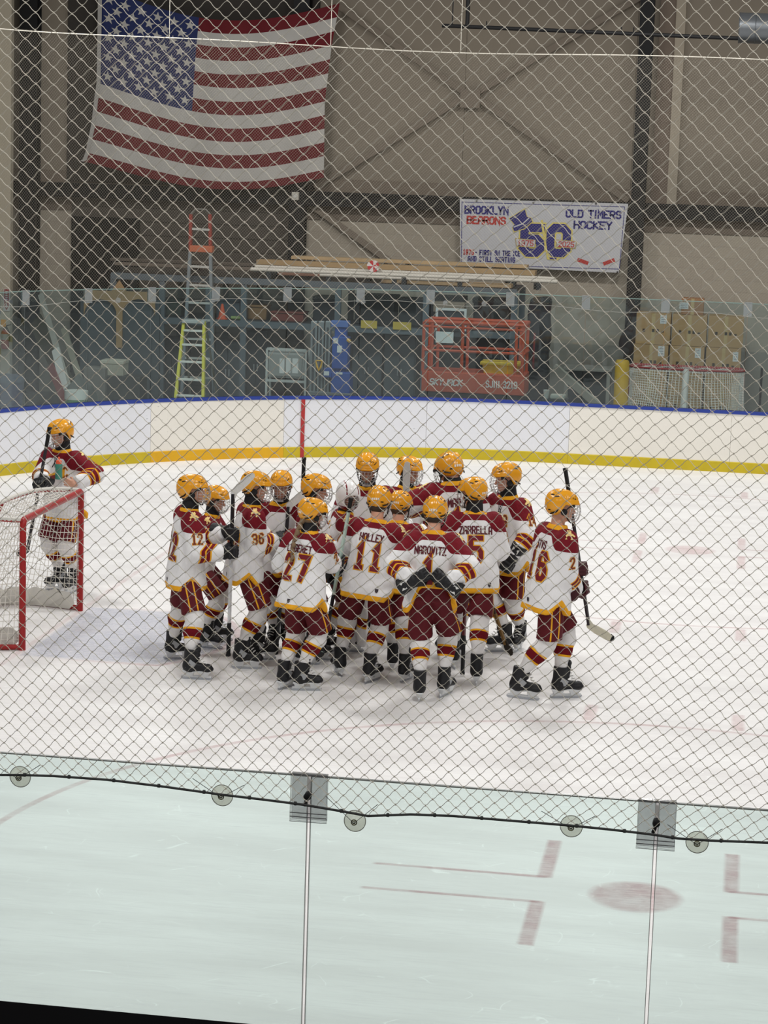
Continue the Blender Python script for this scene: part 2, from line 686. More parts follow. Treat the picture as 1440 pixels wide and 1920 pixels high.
FT = .3048
for s, cy, pm in ((-1, -6.706, M_PAINT_R), (1, 6.706, M_PAINT_F)):
    cx = 6.096
    ice_line('faceoff_circle', [(cx + 4.57 * math.cos(a), cy + 4.57 * math.sin(a)) for a in [2 * PI * i / 128 for i in range(129)]], .06, M_PAINT_F)
    vs, fs, al = [Vector((cx, cy, .0014))], [], [1.0]
    for rr, a0 in ((.27, 1), (.33, 0)):
        for i in range(48):
            a = 2 * PI * i / 48
            vs.append(Vector((cx + rr * math.cos(a), cy + rr * math.sin(a), .0014)))
            al.append(a0)
    for i in range(48):
        j = (i + 1) % 48
        fs += [(0, 1 + i, 1 + j), (1 + i, 49 + i, 49 + j, 1 + j)]
    alpha_mesh('faceoff_dot', vs, fs, al, pm)
    for sx in (-1, 1):
        for sy in (-1, 1):
            X, Y = cx + sx * .625, cy + sy * .26
            ice_line('faceoff_mark', seg((X, Y), (X + sx * 1.15, Y)), .045, pm)
            ice_line('faceoff_mark', seg((X, Y), (X, Y + sy * .82)), .10 , pm, .0016)
        for e in (-1, 1):
            ice_line('hash_mark', seg((cx + e * .64, cy + sx * 4.6), (cx + e * .64, cy + sx * 5.15)), .11, M_PAINT_F, .0016)
ice_line('goal_line', [(0.0, -12.5 + i * .5) for i in range(51)], .06, M_PAINT_G)
cp = [(0.03, -1.2)] + [(math.sqrt(1.83 ** 2 - y * y) , y) for y in [-1.2 + 2.4 * i / 24 for i in range(25)]] + [(0.03, 1.2)]
cc = Vector((.75, 0, .001))
vs, al = [cc], [1.0]
for f_, a_ in ((.93, 1), (1.0, 0)):
    for x, y in cp:
        vs.append(Vector((cc.x + (x - cc.x) * f_, cc.y + (y - cc.y) * f_, .001)))
        al.append(a_)
k = len(cp)
fs = [(0, 1 + i, 1 + (i + 1) % k) for i in range(k)] + [(1 + i, 1 + k + i, 1 + k + (i + 1) % k, 1 + (i + 1) % k) for i in range(k)]
alpha_mesh('goal_crease', vs, fs, al, M_PAINT_B)
ice_line('crease_line', cp, .07, M_PAINT_F, .0018)

# ---- storage floor behind the boards, and under the stands
back_floor = MB().box((-14, 14.05, -.2), (26, 20.3, 0)).build('floor', mat('dark_concrete', (70, 70, 68), .8, var=.2, scale=1.5))
tag(back_floor, 'dark concrete strip behind the far boards', kind='structure')
stand_floor = MB().box((-6, -24, -.2), (18, -14.2, 0)).build('floor', MATS['dark_concrete'])
tag(stand_floor, 'concrete under the spectator stand', kind='structure')

# ---- far boards (straight, then the corner)
RC, UC, VB = 8.5, 3.7, 13.87
BP = [(22.0, VB)] + [(UC + i * 1.2, VB) for i in range(10, -1, -1)]
NARC = 60
BP += [(UC - RC * math.sin(PI / 2 * i / NARC), VB - RC + RC * math.cos(PI / 2 * i / NARC)) for i in range(1, NARC + 1)]
BP += [(UC - RC, -2.0)]
BP = [Vector((x, y, 0)) for x, y in BP]


def path_normals(pts):
    out = []
    k = len(pts)
    for i in range(k):
        t = (pts[min(i + 1, k - 1)] - pts[max(i - 1, 0)]).normalized()
        out.append(Vector((t.y, -t.x, 0)))      # outward (away from the ice)
    return out


BN = path_normals(BP)
if BN[0].y < 0:
    BN = [-n for n in BN]


def arc_table(pts):
    s = [0.0]
    for a, b in zip(pts, pts[1:]):
        s.append(s[-1] + (b - a).length)
    return s


BS = arc_table(BP)


def along(s):
    """Point and outward normal of the board line at arc length s."""
    s = max(0.0, min(BS[-1] - 1e-6, s))
    i = max(0, np.searchsorted(BS, s, side='right') - 1)
    f = (s - BS[i]) / (BS[i + 1] - BS[i])
    return BP[i].lerp(BP[i + 1], f), BN[i].lerp(BN[i + 1], f).normalized()


def s_of_px(px, py):
    q = ice(px, py)
    return min(range(0, int(BS[-1] * 100)), key=lambda k: (along(k / 100)[0] - Vector((q.x, q.y, 0))).length) / 100


def strip(mb, s0, s1, prof, n):
    """Sweep the closed profile [(outward, z)] along the board line."""
    k = len(prof)
    vs, fs = [], []
    for i in range(n + 1):
        p, nn = along(s0 + (s1 - s0) * i / n)
        vs += [p + nn * o + Vector((0, 0, z)) for o, z in prof]
    for i in range(n):
        for j in range(k):
            fs.append((i * k + j, i * k + (j + 1) % k, (i + 1) * k + (j + 1) % k, (i + 1) * k + j))
    fs += [tuple(range(k))[::-1], tuple(n * k + j for j in range(k))]
    mb.add(vs, fs)


def board_mat(name, rgb):
    mt, nt, b = base(name, .35, .35)
    v = obj_coord(nt)
    n = noise(nt, obj_coord(nt, (1, 1, 3)), 2.0, 5)
    sp = ramp(nt, noise(nt, obj_coord(nt, (1, 1, 2.2)), 16, 2), .70, .76)
    c0 = lin(rgb)
    c = mix_node(nt, n, tuple(x * .94 for x in c0), tuple(min(1, x * 1.05) for x in c0))
    c = mix_node(nt, math_node(nt, 'MULTIPLY', sp, .55), c, lin((120, 122, 128)))
    nt.links.new(c, b.inputs['Base Color'])
    return mt


cuts = [22.0, 9.2, 6.05, 3.93, 1.55]        # X positions of joints on the straight side
sj = [0.0, BS[-1]]
for px, py in ((1366, 886), (1064, 869), (797, 858), (533, 859), (277, 866), (43, 884)):
    sj.append(s_of_px(px, py))
sj = sorted(sj)
bm_ = [board_mat('board_cool_white', (222, 223, 228)), board_mat('board_warm_white', (228, 224, 215))]
km_ = [mat('kickplate_yellow', (192, 170, 36), .45, var=.18, scale=5), mat('kickplate_orange_yellow', (214, 164, 32), .45, var=.15, scale=5)]
tone = [1, 1, 0, 0, 1, 0, 0, 0]
ktone = [0, 0, 0, 0, 1, 0, 0, 0]
mb, kb = MB(), MB()
for i in range(len(sj) - 1):
    n = max(2, int((sj[i + 1] - sj[i]) / .25))
    strip(mb.mat(tone[i % 8]), sj[i] + .002, sj[i + 1] - .002, [(0, .16), (0, .905), (.09, .905), (.09, .16)], n)
    strip(kb.mat(ktone[i % 8]), sj[i] + .001, sj[i + 1] - .001, [(-.012, 0), (-.012, .155), (-.004, .165), (.09, .165), (.09, 0)], n)
far_boards = mb.build('wall_far_boards', bm_)
tag(far_boards, 'white dasher boards along the far side', kind='structure')
tag(kb.build('baseboard_far', km_), 'yellow kickplate at the foot of the far boards', kind='structure')
cb = MB()
strip(cb, .01, BS[-1] - .01, [(-.012, .905), (-.012, .952), (.115, .952), (.115, .905)], 160)
tag(cb.build('trim_1', mat('cap_rail_blue', (42, 62, 142), .4)), 'blue cap rail on the far boards', kind='structure')
# red goal line carried up the boards
sg = s_of_px(564, 857)
rb = MB()
strip(rb, sg - .03, sg + .03, [(-.017, .0), (-.017, .905), (-.003, .905), (-.003, .0)], 1)
tag(rb.build('trim_2', mat('goal_line_red', (168, 52, 52), .45)), 'red goal line stripe up the far boards', kind='structure')


# ---- glass
def glass_mat(name, tint, refl=0.05, rough=0.0, haze=0.0):
    mt = bpy.data.materials.new(name)
    mt.use_nodes = True
    nt = mt.node_tree
    nt.nodes.remove(nt.nodes['Principled BSDF'])
    tr = nt.nodes.new('ShaderNodeBsdfTransparent')
    tr.inputs[0].default_value = tint + (1,)
    gl = nt.nodes.new('ShaderNodeBsdfGlossy')
    gl.inputs['Roughness'].default_value = rough
    fr = nt.nodes.new('ShaderNodeFresnel')
    fr.inputs[0].default_value = 1.45
    mx = nt.nodes.new('ShaderNodeMixShader')
    nt.links.new(math_node(nt, 'MULTIPLY', fr.outputs[0], refl / .035), mx.inputs[0])
    nt.links.new(tr.outputs[0], mx.inputs[1])
    nt.links.new(gl.outputs[0], mx.inputs[2])
    out = mx.outputs[0]
    if haze:
        df = nt.nodes.new('ShaderNodeBsdfDiffuse')
        df.inputs[0].default_value = (.8, .84, .84, 1)
        m2 = nt.nodes.new('ShaderNodeMixShader')
        m2.inputs[0].default_value = haze
        nt.links.new(out, m2.inputs[1])
        nt.links.new(df.outputs[0], m2.inputs[2])
        out = m2.outputs[0]
    nt.links.new(out, nt.nodes['Material Output'].inputs[0])
    MATS[name] = mt
    return mt


M_GLASS_F = glass_mat('far_glass', (.84, .92, .93), .03, .0, .014)
M_GLASS_N = glass_mat('near_glass', (.885, .95, .94), .02)
M_GEDGE = mat('glass_edge', (120, 142, 136), .25, spec=.5)
M_CLIP = glass_mat('clear_plastic', (.90, .895, .90), .05, .1, .10)
M_CLIPF = glass_mat('frosted_plastic', (.74, .76, .77), .05, .2, .16)

GT = 2.60
gj = [s_of_px(x, y) for x, y in ((1385, 887), (1232, 879), (1085, 870), (945, 863), (797, 858), (668, 857), (535, 859), (405, 863), (278, 866), (150, 872), (35, 884))]
s = gj[0]
while s > 2.0:
    s -= 1.15
    gj.insert(0, s)
gj += [gj[-1] + 1.1 * i for i in range(1, 3)]
for i in range(len(gj) - 1):
    mb = MB()
    strip(mb, gj[i] + .006, gj[i + 1] - .006, [(.045, .953), (.045, GT), (.055, GT), (.055, .953)], 5)
    o = tag(mb.build('rink_glass', M_GLASS_F), 'clear rink glass panel standing on the far boards', 'glass panel', 'glass panels on the far boards')
    eb = MB()
    strip(eb, gj[i] + .006, gj[i + 1] - .006, [(.043, GT), (.043, GT + .012), (.057, GT + .012), (.057, GT)], 5)
    eb.build('glass_edge', M_GEDGE, o)
    o['label'] = 'clear rink glass panel standing on the far boards'
    p, nn = along(gj[i])
    t = Vector((0, 0, 1)).cross(nn)
    cl = MB()
    for oo in (.035, .065):
        q = p + nn * oo
        cl.bar(q + Vector((0, 0, GT - .19)), q + Vector((0, 0, GT + .02)), .13, .006, up=nn)
    cl.bar(p + nn * .05 - t * .065 + Vector((0, 0, GT + .02)), p + nn * .05 + t * .065 + Vector((0, 0, GT + .02)), .04, .008)
    tag(cl.build('glass_clip', M_CLIPF), 'frosted plastic clip over a joint of the far glass', 'clip', 'clips on the far glass')

# ---- near boards and glass
NB = -13.87
near_b = MB().box((0, NB - .1, 0), (12, NB, 1.07)).build('wall_near_boards', bm_[0])
tag(near_b, 'white boards under the near glass', kind='structure')
nj = [2.88, 4.05, 5.224, 6.398, 7.57, 8.74]
NGT = 2.745
for i in range(len(nj) - 1):
    o = MB().box((nj[i] + .0058, NB - .012, 1.071), (nj[i + 1] - .0058, NB, NGT)).build('rink_glass', M_GLASS_N)
    which = ['far left of the near glass, mostly outside the picture', 'near glass panel left of the first clip', 'near glass panel between the two plastic clips', 'near glass panel right of the second clip', 'near glass panel beyond the picture edge'][i]
    tag(o, 'greenish clear rink glass, ' + which, 'glass panel', 'panels of the near glass')
    MB().box((nj[i] + .0058, NB - .0125, NGT), (nj[i + 1] - .004, NB + .0005, NGT + .0045)).build('glass_edge', mat('near_glass_edge', (128, 134, 132), .3, spec=.5), o)
    for xx in (nj[i] + .0058, nj[i + 1] - .0058):
        MB().box((xx - .0012, NB - .0125, 1.071), (xx + .0012, NB + .0005, NGT)).build('glass_side_edge', mat('near_glass_side', (186, 190, 188), .3, spec=.5), o)
for i, xx in enumerate((5.224, 6.398)):
    c_ = thing('glass_clip', ['smoky clear plastic clip over the near glass joint, nearest the picture middle', 'smoky clear plastic clip over the near glass joint toward the red faceoff dot'][i], 'clip', (xx, NB - .006, NGT), 0, 'clips on the near glass')
    a = MB().box((-.062, -.014, -.155), (.062, -.010, .008), .0015)
    a.box((-.062, .009, -.155), (.062, .013, .008), .0015).box((-.062, -.014, .006), (.062, .013, .010), .0015)
    a.build('clip_body', M_CLIP, c_)
    a = MB().box((-.064, -.0155, -.128), (.064, -.0142, -.125)).box((-.064, -.0155, -.142), (.064, -.0142, -.139)).box((-.064, -.0155, .004), (.064, -.0142, .0105))
    a.box((-.0635, -.0155, -.157), (-.0625, -.0142, .010)).box((.0625, -.0155, -.157), (.0635, -.0142, .010)).box((-.064, -.0155, -.158), (.064, -.0142, -.156))
    a.build('clip_lip', mat('plastic_edge', (112, 114, 116), .3), c_)
    MB().box((-.006, -.018, -.06), (.006, -.0145, -.004)).build('clip_slot', mat('slot_white', (205, 205, 205), .4), c_)
    a = MB()
    a.tube([(0, -.014, -.058), (.0, -.045, -.060)], [.012, .012], 12)
    a.lathe([(.001, -.052), (.009, -.050), (.013, -.044), (.013, -.036), (.009, -.032), (.001, -.031)], 16, (0, 0, -.060), 'Y')
    a.tube([(0, -.04, -.062), (-.004, -.042, -.078), (-.010, -.042, -.092)], .006, 8)
    shade(a.build('hook', mat('black_rubber', (24, 24, 26), .45), c_))

# ---- near safety net with its bottom rope, tied to suction cups on the glass
NV = -14.03
rope_pts = [at(x, y, NV - .012) for x, y in ((-1150, 1380), (-420, 1420), (-200, 1440), (0, 1453), (37, 1453), (100, 1455), (200, 1462), (300, 1474), (416, 1490), (500, 1500), (570, 1509), (640, 1521), (690, 1530), (770, 1527), (850, 1530), (960, 1539), (1071, 1548), (1150, 1556), (1226, 1565), (1270, 1572), (1330, 1576), (1440, 1580), (1600, 1590), (1900, 1610), (2900, 1690))]


def rope_z(u):
    for a, b_ in zip(rope_pts, rope_pts[1:]):
        if a.x <= u <= b_.x:
            return a.z + (b_.z - a.z) * (u - a.x) / (b_.x - a.x)
    return rope_pts[0].z if u < rope_pts[0].x else rope_pts[-1].z


M_CORD = mat('net_cord', (212, 208, 196), .8, var=.1)
rng = random.Random(3)
zrows = [2.62]
while zrows[-1] < 5.75:
    zz = zrows[-1]
    zrows.append(zz + .0235 + .0052 * (zz - 2.6) / 2.8)
nodes = {}
i0 = 62
for j, zz in enumerate(zrows):
    hw = .0256 + .0052 * min(1.1, (zz - 2.6) / 2.8)
    for i in range(-70, 220):
        if (i + j) % 2:
            continue
        u_ = 5.45 + (i - i0) * hw + .020 * math.sin(j * .11 + i * .05) + rng.gauss(0, .0012)
        if 2.3 < u_ < 9.1:
            nodes[i, j] = Vector((u_, NV + .004 * math.sin(i * .3 + j * .2), zz + .014 * math.sin(u_ * 2.1 + 1) + rng.gauss(0, .0010)))
nv, nf = [], []


def cord(pts, r, n=3):
    base_ = len(nv)
    k = len(pts)
    for i, p in enumerate(pts):
        t = (pts[min(i + 1, k - 1)] - pts[max(i - 1, 0)]).normalized()
        e1 = t.cross(Vector((0, 1, 0)))
        e1 = e1.normalized() if e1.length > 1e-5 else Vector((1, 0, 0))
        e2 = t.cross(e1)
        for j in range(n):
            a = 2 * PI * j / n
            nv.append(p + (e1 * math.cos(a) + e2 * math.sin(a)) * r)
    for i in range(k - 1):
        for j in range(n):
            nf.append((base_ + i * n + j, base_ + i * n + (j + 1) % n, base_ + (i + 1) * n + (j + 1) % n, base_ + (i + 1) * n + j))


for (i, j), p in nodes.items():
    if p.z < rope_z(p.x) - .004:
        continue
    cord([p + Vector((0, 0, -.0030)), p + Vector((.0014, 0, 0)), p + Vector((0, 0, .0030))], .00175, 4)
    for di in (-1, 1):
        q = nodes.get((i + di, j - 1))            # the link that goes down from this knot
        if q is None:
            continue
        e = .5 * di * .0
        pts = []
        for t in (0, .14, .3, .5, .7, .86, 1.0):
            ft_ = t + .06 * math.sin(2 * PI * t)
            pt = Vector((p.x + (q.x - p.x) * ft_, p.y + (q.y - p.y) * t, p.z + (q.z - p.z) * t))
            rz = rope_z(pt.x)
            if pt.z < rz:
                pts.append(Vector((pt.x, pt.y, rz)))
                break
            pts.append(pt)
        if len(pts) > 1:
            cord(pts, .00122)
net = mobj('safety_net', nv, nf, M_CORD)
tag(net, 'pale diamond mesh safety net hanging above the near glass', 'safety net')
rp = MB().tube(rope_pts, .0042, 6)
for k in range(84):
    u_ = 2.4 + k * .078
    if k % 2 == 0:
        rp.lathe([(.001, -.006), (.007, -.004), (.007, .004), (.001, .006)], 8, (u_, NV - .012, rope_z(u_) + .001), 'X')
rp.build('bottom_rope', mat('rope_dark', (58, 60, 60), .8), net)
M_CUP = glass_mat('suction_cup_clear', (.94, .93, .88), .05, .15, .2)
for k, (px, py, lb) in enumerate(((37, 1457, 'clear suction cup on the near glass at the left picture edge'), (416, 1492, 'clear suction cup on the near glass left of the first clip'), (665, 1540, 'clear suction cup hanging low just right of the first clip'), (1071, 1550, 'clear suction cup on the near glass left of the second clip'), (1307, 1580, 'clear suction cup on the near glass right of the second clip'))):
    p = at(px, py, NB - .02)
    c_ = thing('suction_cup', lb, 'suction cup', (p.x, NB - .012, p.z), 0, 'suction cups on the near glass')
    a = MB().lathe([(.037, -.0005), (.038, -.003), (.030, -.006), (.018, -.010), (.012, -.014), (.010, -.020), (.004, -.021)], 32, (0, 0, 0), 'Y')
    shade(a.build('cup', M_CUP, c_))
    a = MB().tube([(.037 * math.cos(t), -.003, .037 * math.sin(t)) for t in [2 * PI * i / 32 for i in range(32)]], .0014, 6, True)
    a.build('cup_rim', mat('cup_rim', (126, 126, 116), .3), c_)
    a = MB().tube([(.009 * math.cos(t), -.021, .009 * math.sin(t)) for t in [2 * PI * i / 20 for i in range(20)]], .0022, 6, True)
    a.tube([(.004 * math.cos(t), -.022, .004 * math.sin(t)) for t in [2 * PI * i / 12 for i in range(12)]], .0018, 6, True)
    shade(a.build('hook_ring', mat('dull_brass', (110, 108, 84), .35, .6), c_))
    a = MB().tube([(-.10, -.024, rope_z(p.x - .10) - p.z), (0, -.024, -.002), (.08, -.024, rope_z(p.x + .08) - p.z)], .0012, 5)
    a.build('tie_cord', MATS['rope_dark'], c_)

# ---- far safety net behind the far glass, with its top rope
FB, FTOP = 2.45, 6.26
nv, nf = [], []
s_lo, s_hi = s_of_px(1440, 888) - 6.5, s_of_px(0, 892) + 1.6
D = .046
HT = FTOP - FB
for sg_ in (-1, 1):
    k0, k1 = int((s_lo - HT) / D) - 1, int((s_hi + HT) / D) + 1
    for k in range(k0, k1):
        s0 = k * D
        pts = []
        for q in range(15):
            f = q / 14
            s = s0 + sg_ * f * HT
            if s_lo <= s <= s_hi:
                p, nn = along(s)
                pts.append(p + nn * .10 + Vector((0, 0, FB + f * HT)))
        if len(pts) > 1:
            cord(pts, .00112)
fnet = mobj('safety_net', nv, nf, mat('far_net_cord', (150, 143, 130), .8, var=.06))
tag(fnet, 'fine pale safety net hanging above the far glass, below a white rope', 'safety net')
rp = MB()
rp.tube([along(s_lo + (s_hi - s_lo) * i / 60)[0] + along(s_lo + (s_hi - s_lo) * i / 60)[1] * .10 + Vector((0, 0, FTOP + .02 * math.sin(i * .32))) for i in range(61)], .0085, 6)
rp.build('top_rope', mat('rope_white', (205, 200, 188), .7), fnet)
rp = MB()
rp.tube([along(s_lo + (s_hi - s_lo) * i / 60)[0] + along(s_lo + (s_hi - s_lo) * i / 60)[1] * .03 + Vector((0, 0, 2.42 + .03 * math.sin(i * .9))) for i in range(61)], .0035, 5)
rp.build('bottom_rope', mat('rope_grey', (150, 150, 144), .7), fnet)
for k, px in enumerate((389, 641, 869)):
    p = at(px, 85, VB + .10)
    s = min(range(0, int(BS[-1] * 50)), key=lambda q: abs(along(q / 50)[0].x - p.x) + (9 if along(q / 50)[0].y < 5 else 0)) / 50
    q, nn = along(s)
    q = q + nn * .10
    tag(MB().tube([(q.x, q.y, FTOP), (q.x, q.y, 9.5)], .005, 5).build('hanger_cable', MATS['rope_white']),
        ['thin hanging cable in front of the flag', 'thin hanging cable beside the right edge of the flag', 'thin hanging cable beside the end of the black pipe'][k], 'cable', 'cables that carry the far net')
for k, (px, py) in enumerate(((30, 549), (95, 548), (310, 545), (130, 556), (447, 555), (560, 560), (693, 555), (838, 555), (910, 560))):
    p = at(px, py, VB)
    s = min(range(0, int(BS[-1] * 50)), key=lambda q: abs(along(q / 50)[0].x - p.x) + (9 if along(q / 50)[0].y < 5 else 0)) / 50
    q, nn = along(s)
    q = q + nn * .043
    c_ = MB()
    t = Vector((0, 0, 1)).cross(nn)
    c_.prism([(.04 * math.cos(a), .04 * math.sin(a)) for a in [2 * PI * i / 16 for i in range(16)]], -.012, (q.x, q.y, 2.42 + .01 * (k % 3)), t, (0, 0, 1), nn)
    tag(c_.build('suction_cup', M_CLIPF), 'small clear suction cup on the far glass under its top edge', 'suction cup', 'suction cups on the far glass')

# ---- building: far wall, beam, columns
WV = 20.0
mt, nt, b = base('block_wall', .8, .15)
tc = nt.nodes.new('ShaderNodeTexCoord')
sx = nt.nodes.new('ShaderNodeSeparateXYZ')
cx_ = nt.nodes.new('ShaderNodeCombineXYZ')
nt.links.new(tc.outputs['Object'], sx.inputs[0])
nt.links.new(sx.outputs[0], cx_.inputs[0])
nt.links.new(sx.outputs[2], cx_.inputs[1])
br = nt.nodes.new('ShaderNodeTexBrick')
br.inputs['Color1'].default_value = lin((176, 167, 152)) + (1,)
br.inputs['Color2'].default_value = lin((170, 160, 146)) + (1,)
br.inputs['Mortar'].default_value = lin((163, 154, 141)) + (1,)
br.inputs['Scale'].default_value = 1.0
br.inputs['Mortar Size'].default_value = .006
br.inputs['Brick Width'].default_value = .40
br.inputs['Row Height'].default_value = .20
nt.links.new(cx_.outputs[0], br.inputs['Vector'])
band = ramp(nt, sx.outputs[2], 1.36, 1.34)
c = mix_node(nt, math_node(nt, 'MULTIPLY', band, .6), br.outputs['Color'], lin((128, 128, 122)))
nt.links.new(c, b.inputs['Base Color'])
M_BLOCK = mt
M_PANEL = mat('insulated_panel', (146, 136, 122), .75, var=.06, scale=.5)
M_DARK = mat('black_steel', (22, 22, 24), .55, var=.15, scale=2)
M_DKGREY = mat('dark_grey_steel', (62, 58, 54), .6, var=.15, scale=1.0)
wb = tag(MB().box((-14, WV, 0), (26, WV + .2, 3.80)).build('wall_back', M_BLOCK), 'beige painted block wall behind the storage strip', kind='structure')
wu = MB()
x = 1.40
xs = sorted([1.40 - 3.05 * i for i in range(1, 6)] + [1.40 + 3.05 * i for i in range(0, 9)])
for a, b_ in zip(xs, xs[1:]):
    wu.box((a + .003, WV + .02, 3.80), (b_ - .003, WV + .2, 9.6))
tag(wu.build('wall_back_upper', M_PANEL), 'tan metal wall panels above the beam', kind='structure')
tag(MB().box((-14, WV + .16, 3.8), (26, WV + .22, 9.6)).build('wall_back_core', mat('seam_taupe', (96, 88, 78), .7)), kind='structure')
tag(MB().box((-14, WV - .22, 3.70), (26, WV, 3.90)).box((-14, WV - .26, 3.89), (26, WV, 3.93)).box((-14, WV - .26, 3.67), (26, WV, 3.71)).build('beam', M_DARK), 'black steel girt along the far wall', kind='structure')
tag(MB().box((-14, WV - .03, 3.93), (26, WV + .02, 4.16)).build('trim_3', mat('panel_footer', (128, 116, 103), .7)), kind='structure')
tag(MB().box((-14, WV - .03, 3.42), (26, WV, 3.70)).build('beam_shadow_band', mat('beam_shadow_strip', (112, 101, 90), .7)), kind='structure')  # darker strip paints the beam's shadow on the wall beneath it


def column(name, px0, px1, py, V, z0, z1, label):
    x0, x1 = at(px0, py, V).x, at(px1, py, V).x
    cxm = (x0 + x1) / 2
    wdt = (x1 - x0)
    a = MB().box((x0, V - .14, z0), (x1, V - .11, z1)).box((cxm - .012, V - .11, z0), (cxm + .012, V + .11, z1)).box((x0, V + .11, z0), (x1, V + .14, z1))
    return tag(a.build(name, M_DARK), label, kind='structure')


column('column_right', 1186, 1212, 330, WV - .2, 0, 9.6, 'black steel column right of the banner')
column('column_left', 40, 72, 300, WV - .2, 0, 9.6, 'black steel column at the left')
column('column_middle', 543, 572, 440, WV - .2, 0, 9.6, 'black steel column under the flag')
# pilaster strips on the right and by the left column
x0, x1, _, _ = rect(1262, 100, 1280, 200, WV)
tag(MB().box((x0, WV - .1, 3.93), (x1, WV + .03, 9.6)).build('trim_5', mat('pale_trim', (176, 165, 148), .7)), kind='structure')
x0, x1, _, _ = rect(1232, 100, 1262, 200, WV)
tag(MB().box((x0, WV - .06, 3.93), (x1, WV + .03, 9.6)).build('trim_6', mat('taupe_trim', (126, 112, 100), .7)), kind='structure')
# dark slatted sheet added over the darker stretch of wall behind the ladder
mt, nt, b = base('dark_wall_slats', .6, .2)
sx = nt.nodes.new('ShaderNodeSeparateXYZ')
tc = nt.nodes.new('ShaderNodeTexCoord')
nt.links.new(tc.outputs['Object'], sx.inputs[0])
wv = math_node(nt, 'FRACT', math_node(nt, 'MULTIPLY', sx.outputs[2], 4.0))
c = mix_node(nt, ramp(nt, wv, .0, .12), lin((52, 49, 46)), lin((82, 77, 71)))
nt.links.new(c, b.inputs['Base Color'])
x0, _, _, _ = rect(138, 100, 200, 200, WV)
x1 = at(556, 430, WV).x
tag(MB().box((x0, WV - .05, 0), (x1, WV - .001, 3.69)).build('wall_dark_sheet', mt), 'dark grey slatted wall sheet behind the ladder', kind='structure')
tag(MB().box((x0 - .1, WV - .06, 3.95), (at(598, 100, WV).x, WV + .01, 9.6)).build('flag_shade_panel', mat('flag_shade_charcoal', (66, 62, 58), .8, var=.2, scale=.8)), 'dark panel painting the shade behind the flag', kind='structure')  # charcoal panel holds the flag's shade on the wall in its colour
x0, x1, z0, z1 = rect(135, 407, 262, 552, WV - .06)
tag(MB().box((x0, WV - .12, .2), (x1, WV - .06, z1)).build('window_1', mat('black_opening', (14, 14, 16), .6)), 'black opening left of the ladder', kind='structure')
# cream block pier at the far left
xa = at(23, 400, WV - .45).x
tag(MB().box((-14, WV - .55, 0), (xa, WV - .4, 9.6)).build('wall_left', mat('cream_block', (196, 186, 166), .8, var=.05, scale=2)), 'cream block pier at the far left', kind='structure')

# diagonal braces
M_BRACE = mat('brace_tan', (132, 121, 108), .6)
BV = WV - .10


def brace(name, p0, p1, label, wd=.11):
    a, b_ = at(p0[0], p0[1], BV), at(p1[0], p1[1], BV)
    o = MB().bar(a, b_, .05, wd, up=(0, 0, 1)).build(name, M_BRACE)
    return tag(o, label, 'brace', 'diagonal braces on the far wall')


brace('wall_brace', (878, 178), (630, 8), 'diagonal brace from the gusset up towards the flag')
brace('wall_brace', (878, 178), (590, 352), 'diagonal brace from the gusset down to the middle column')
brace('wall_brace', (886, 178), (1205, -8), 'diagonal brace from the gusset up to the black column')
brace('wall_brace', (886, 178), (1178, 376), 'diagonal brace from the gusset down behind the banner corner')
brace('wall_brace', (582, 384), (745, 500), 'diagonal brace below the beam beside the middle column')
x0, x1, z0, z1 = rect(863, 168, 900, 202, BV - .05)
tag(MB().box((x0, BV - .06, z0), (x1, BV - .03, z1)).build('gusset_plate', M_BRACE), 'square gusset plate where the wall braces cross', 'plate')

# ================================================================== SHARED HOCKEY GEAR (built once, mesh data reused)
C_MAROON, C_GOLD, C_WHITE = (112, 22, 34), (226, 162, 34), (226, 225, 226)
M_SKIN_DEF = (205, 158, 134)
M_HELM = mat('helmet_gold', (222, 152, 26), .22, var=.05, spec=.5)
M_BLACK = mat('black_leather', (26, 26, 29), .5, var=.25, scale=12, bump=.1)
M_BLACKP = mat('black_plastic', (20, 20, 22), .35)
M_STEEL = mat('wire_steel', (196, 198, 200), .3, .8)
M_BLADE = mat('blade_steel', (170, 174, 180), .25, .9)
M_HOLD = mat('holder_white', (214, 216, 218), .4)
M_LACE = mat('lace_white', (205, 205, 202), .7)
M_GOLDT = mat('gold_twill', C_GOLD, .6)
M_MARRT = mat('maroon_twill', C_MAROON, .6)
M_EMBL = mat('emblem_gold', (226, 196, 128), .6, var=.15, scale=60)
M_STICKER = mat('sticker_white', (225, 222, 214), .5, var=.15, scale=40)
M_DKTEXT = mat('dark_print', (58, 50, 56), .6)


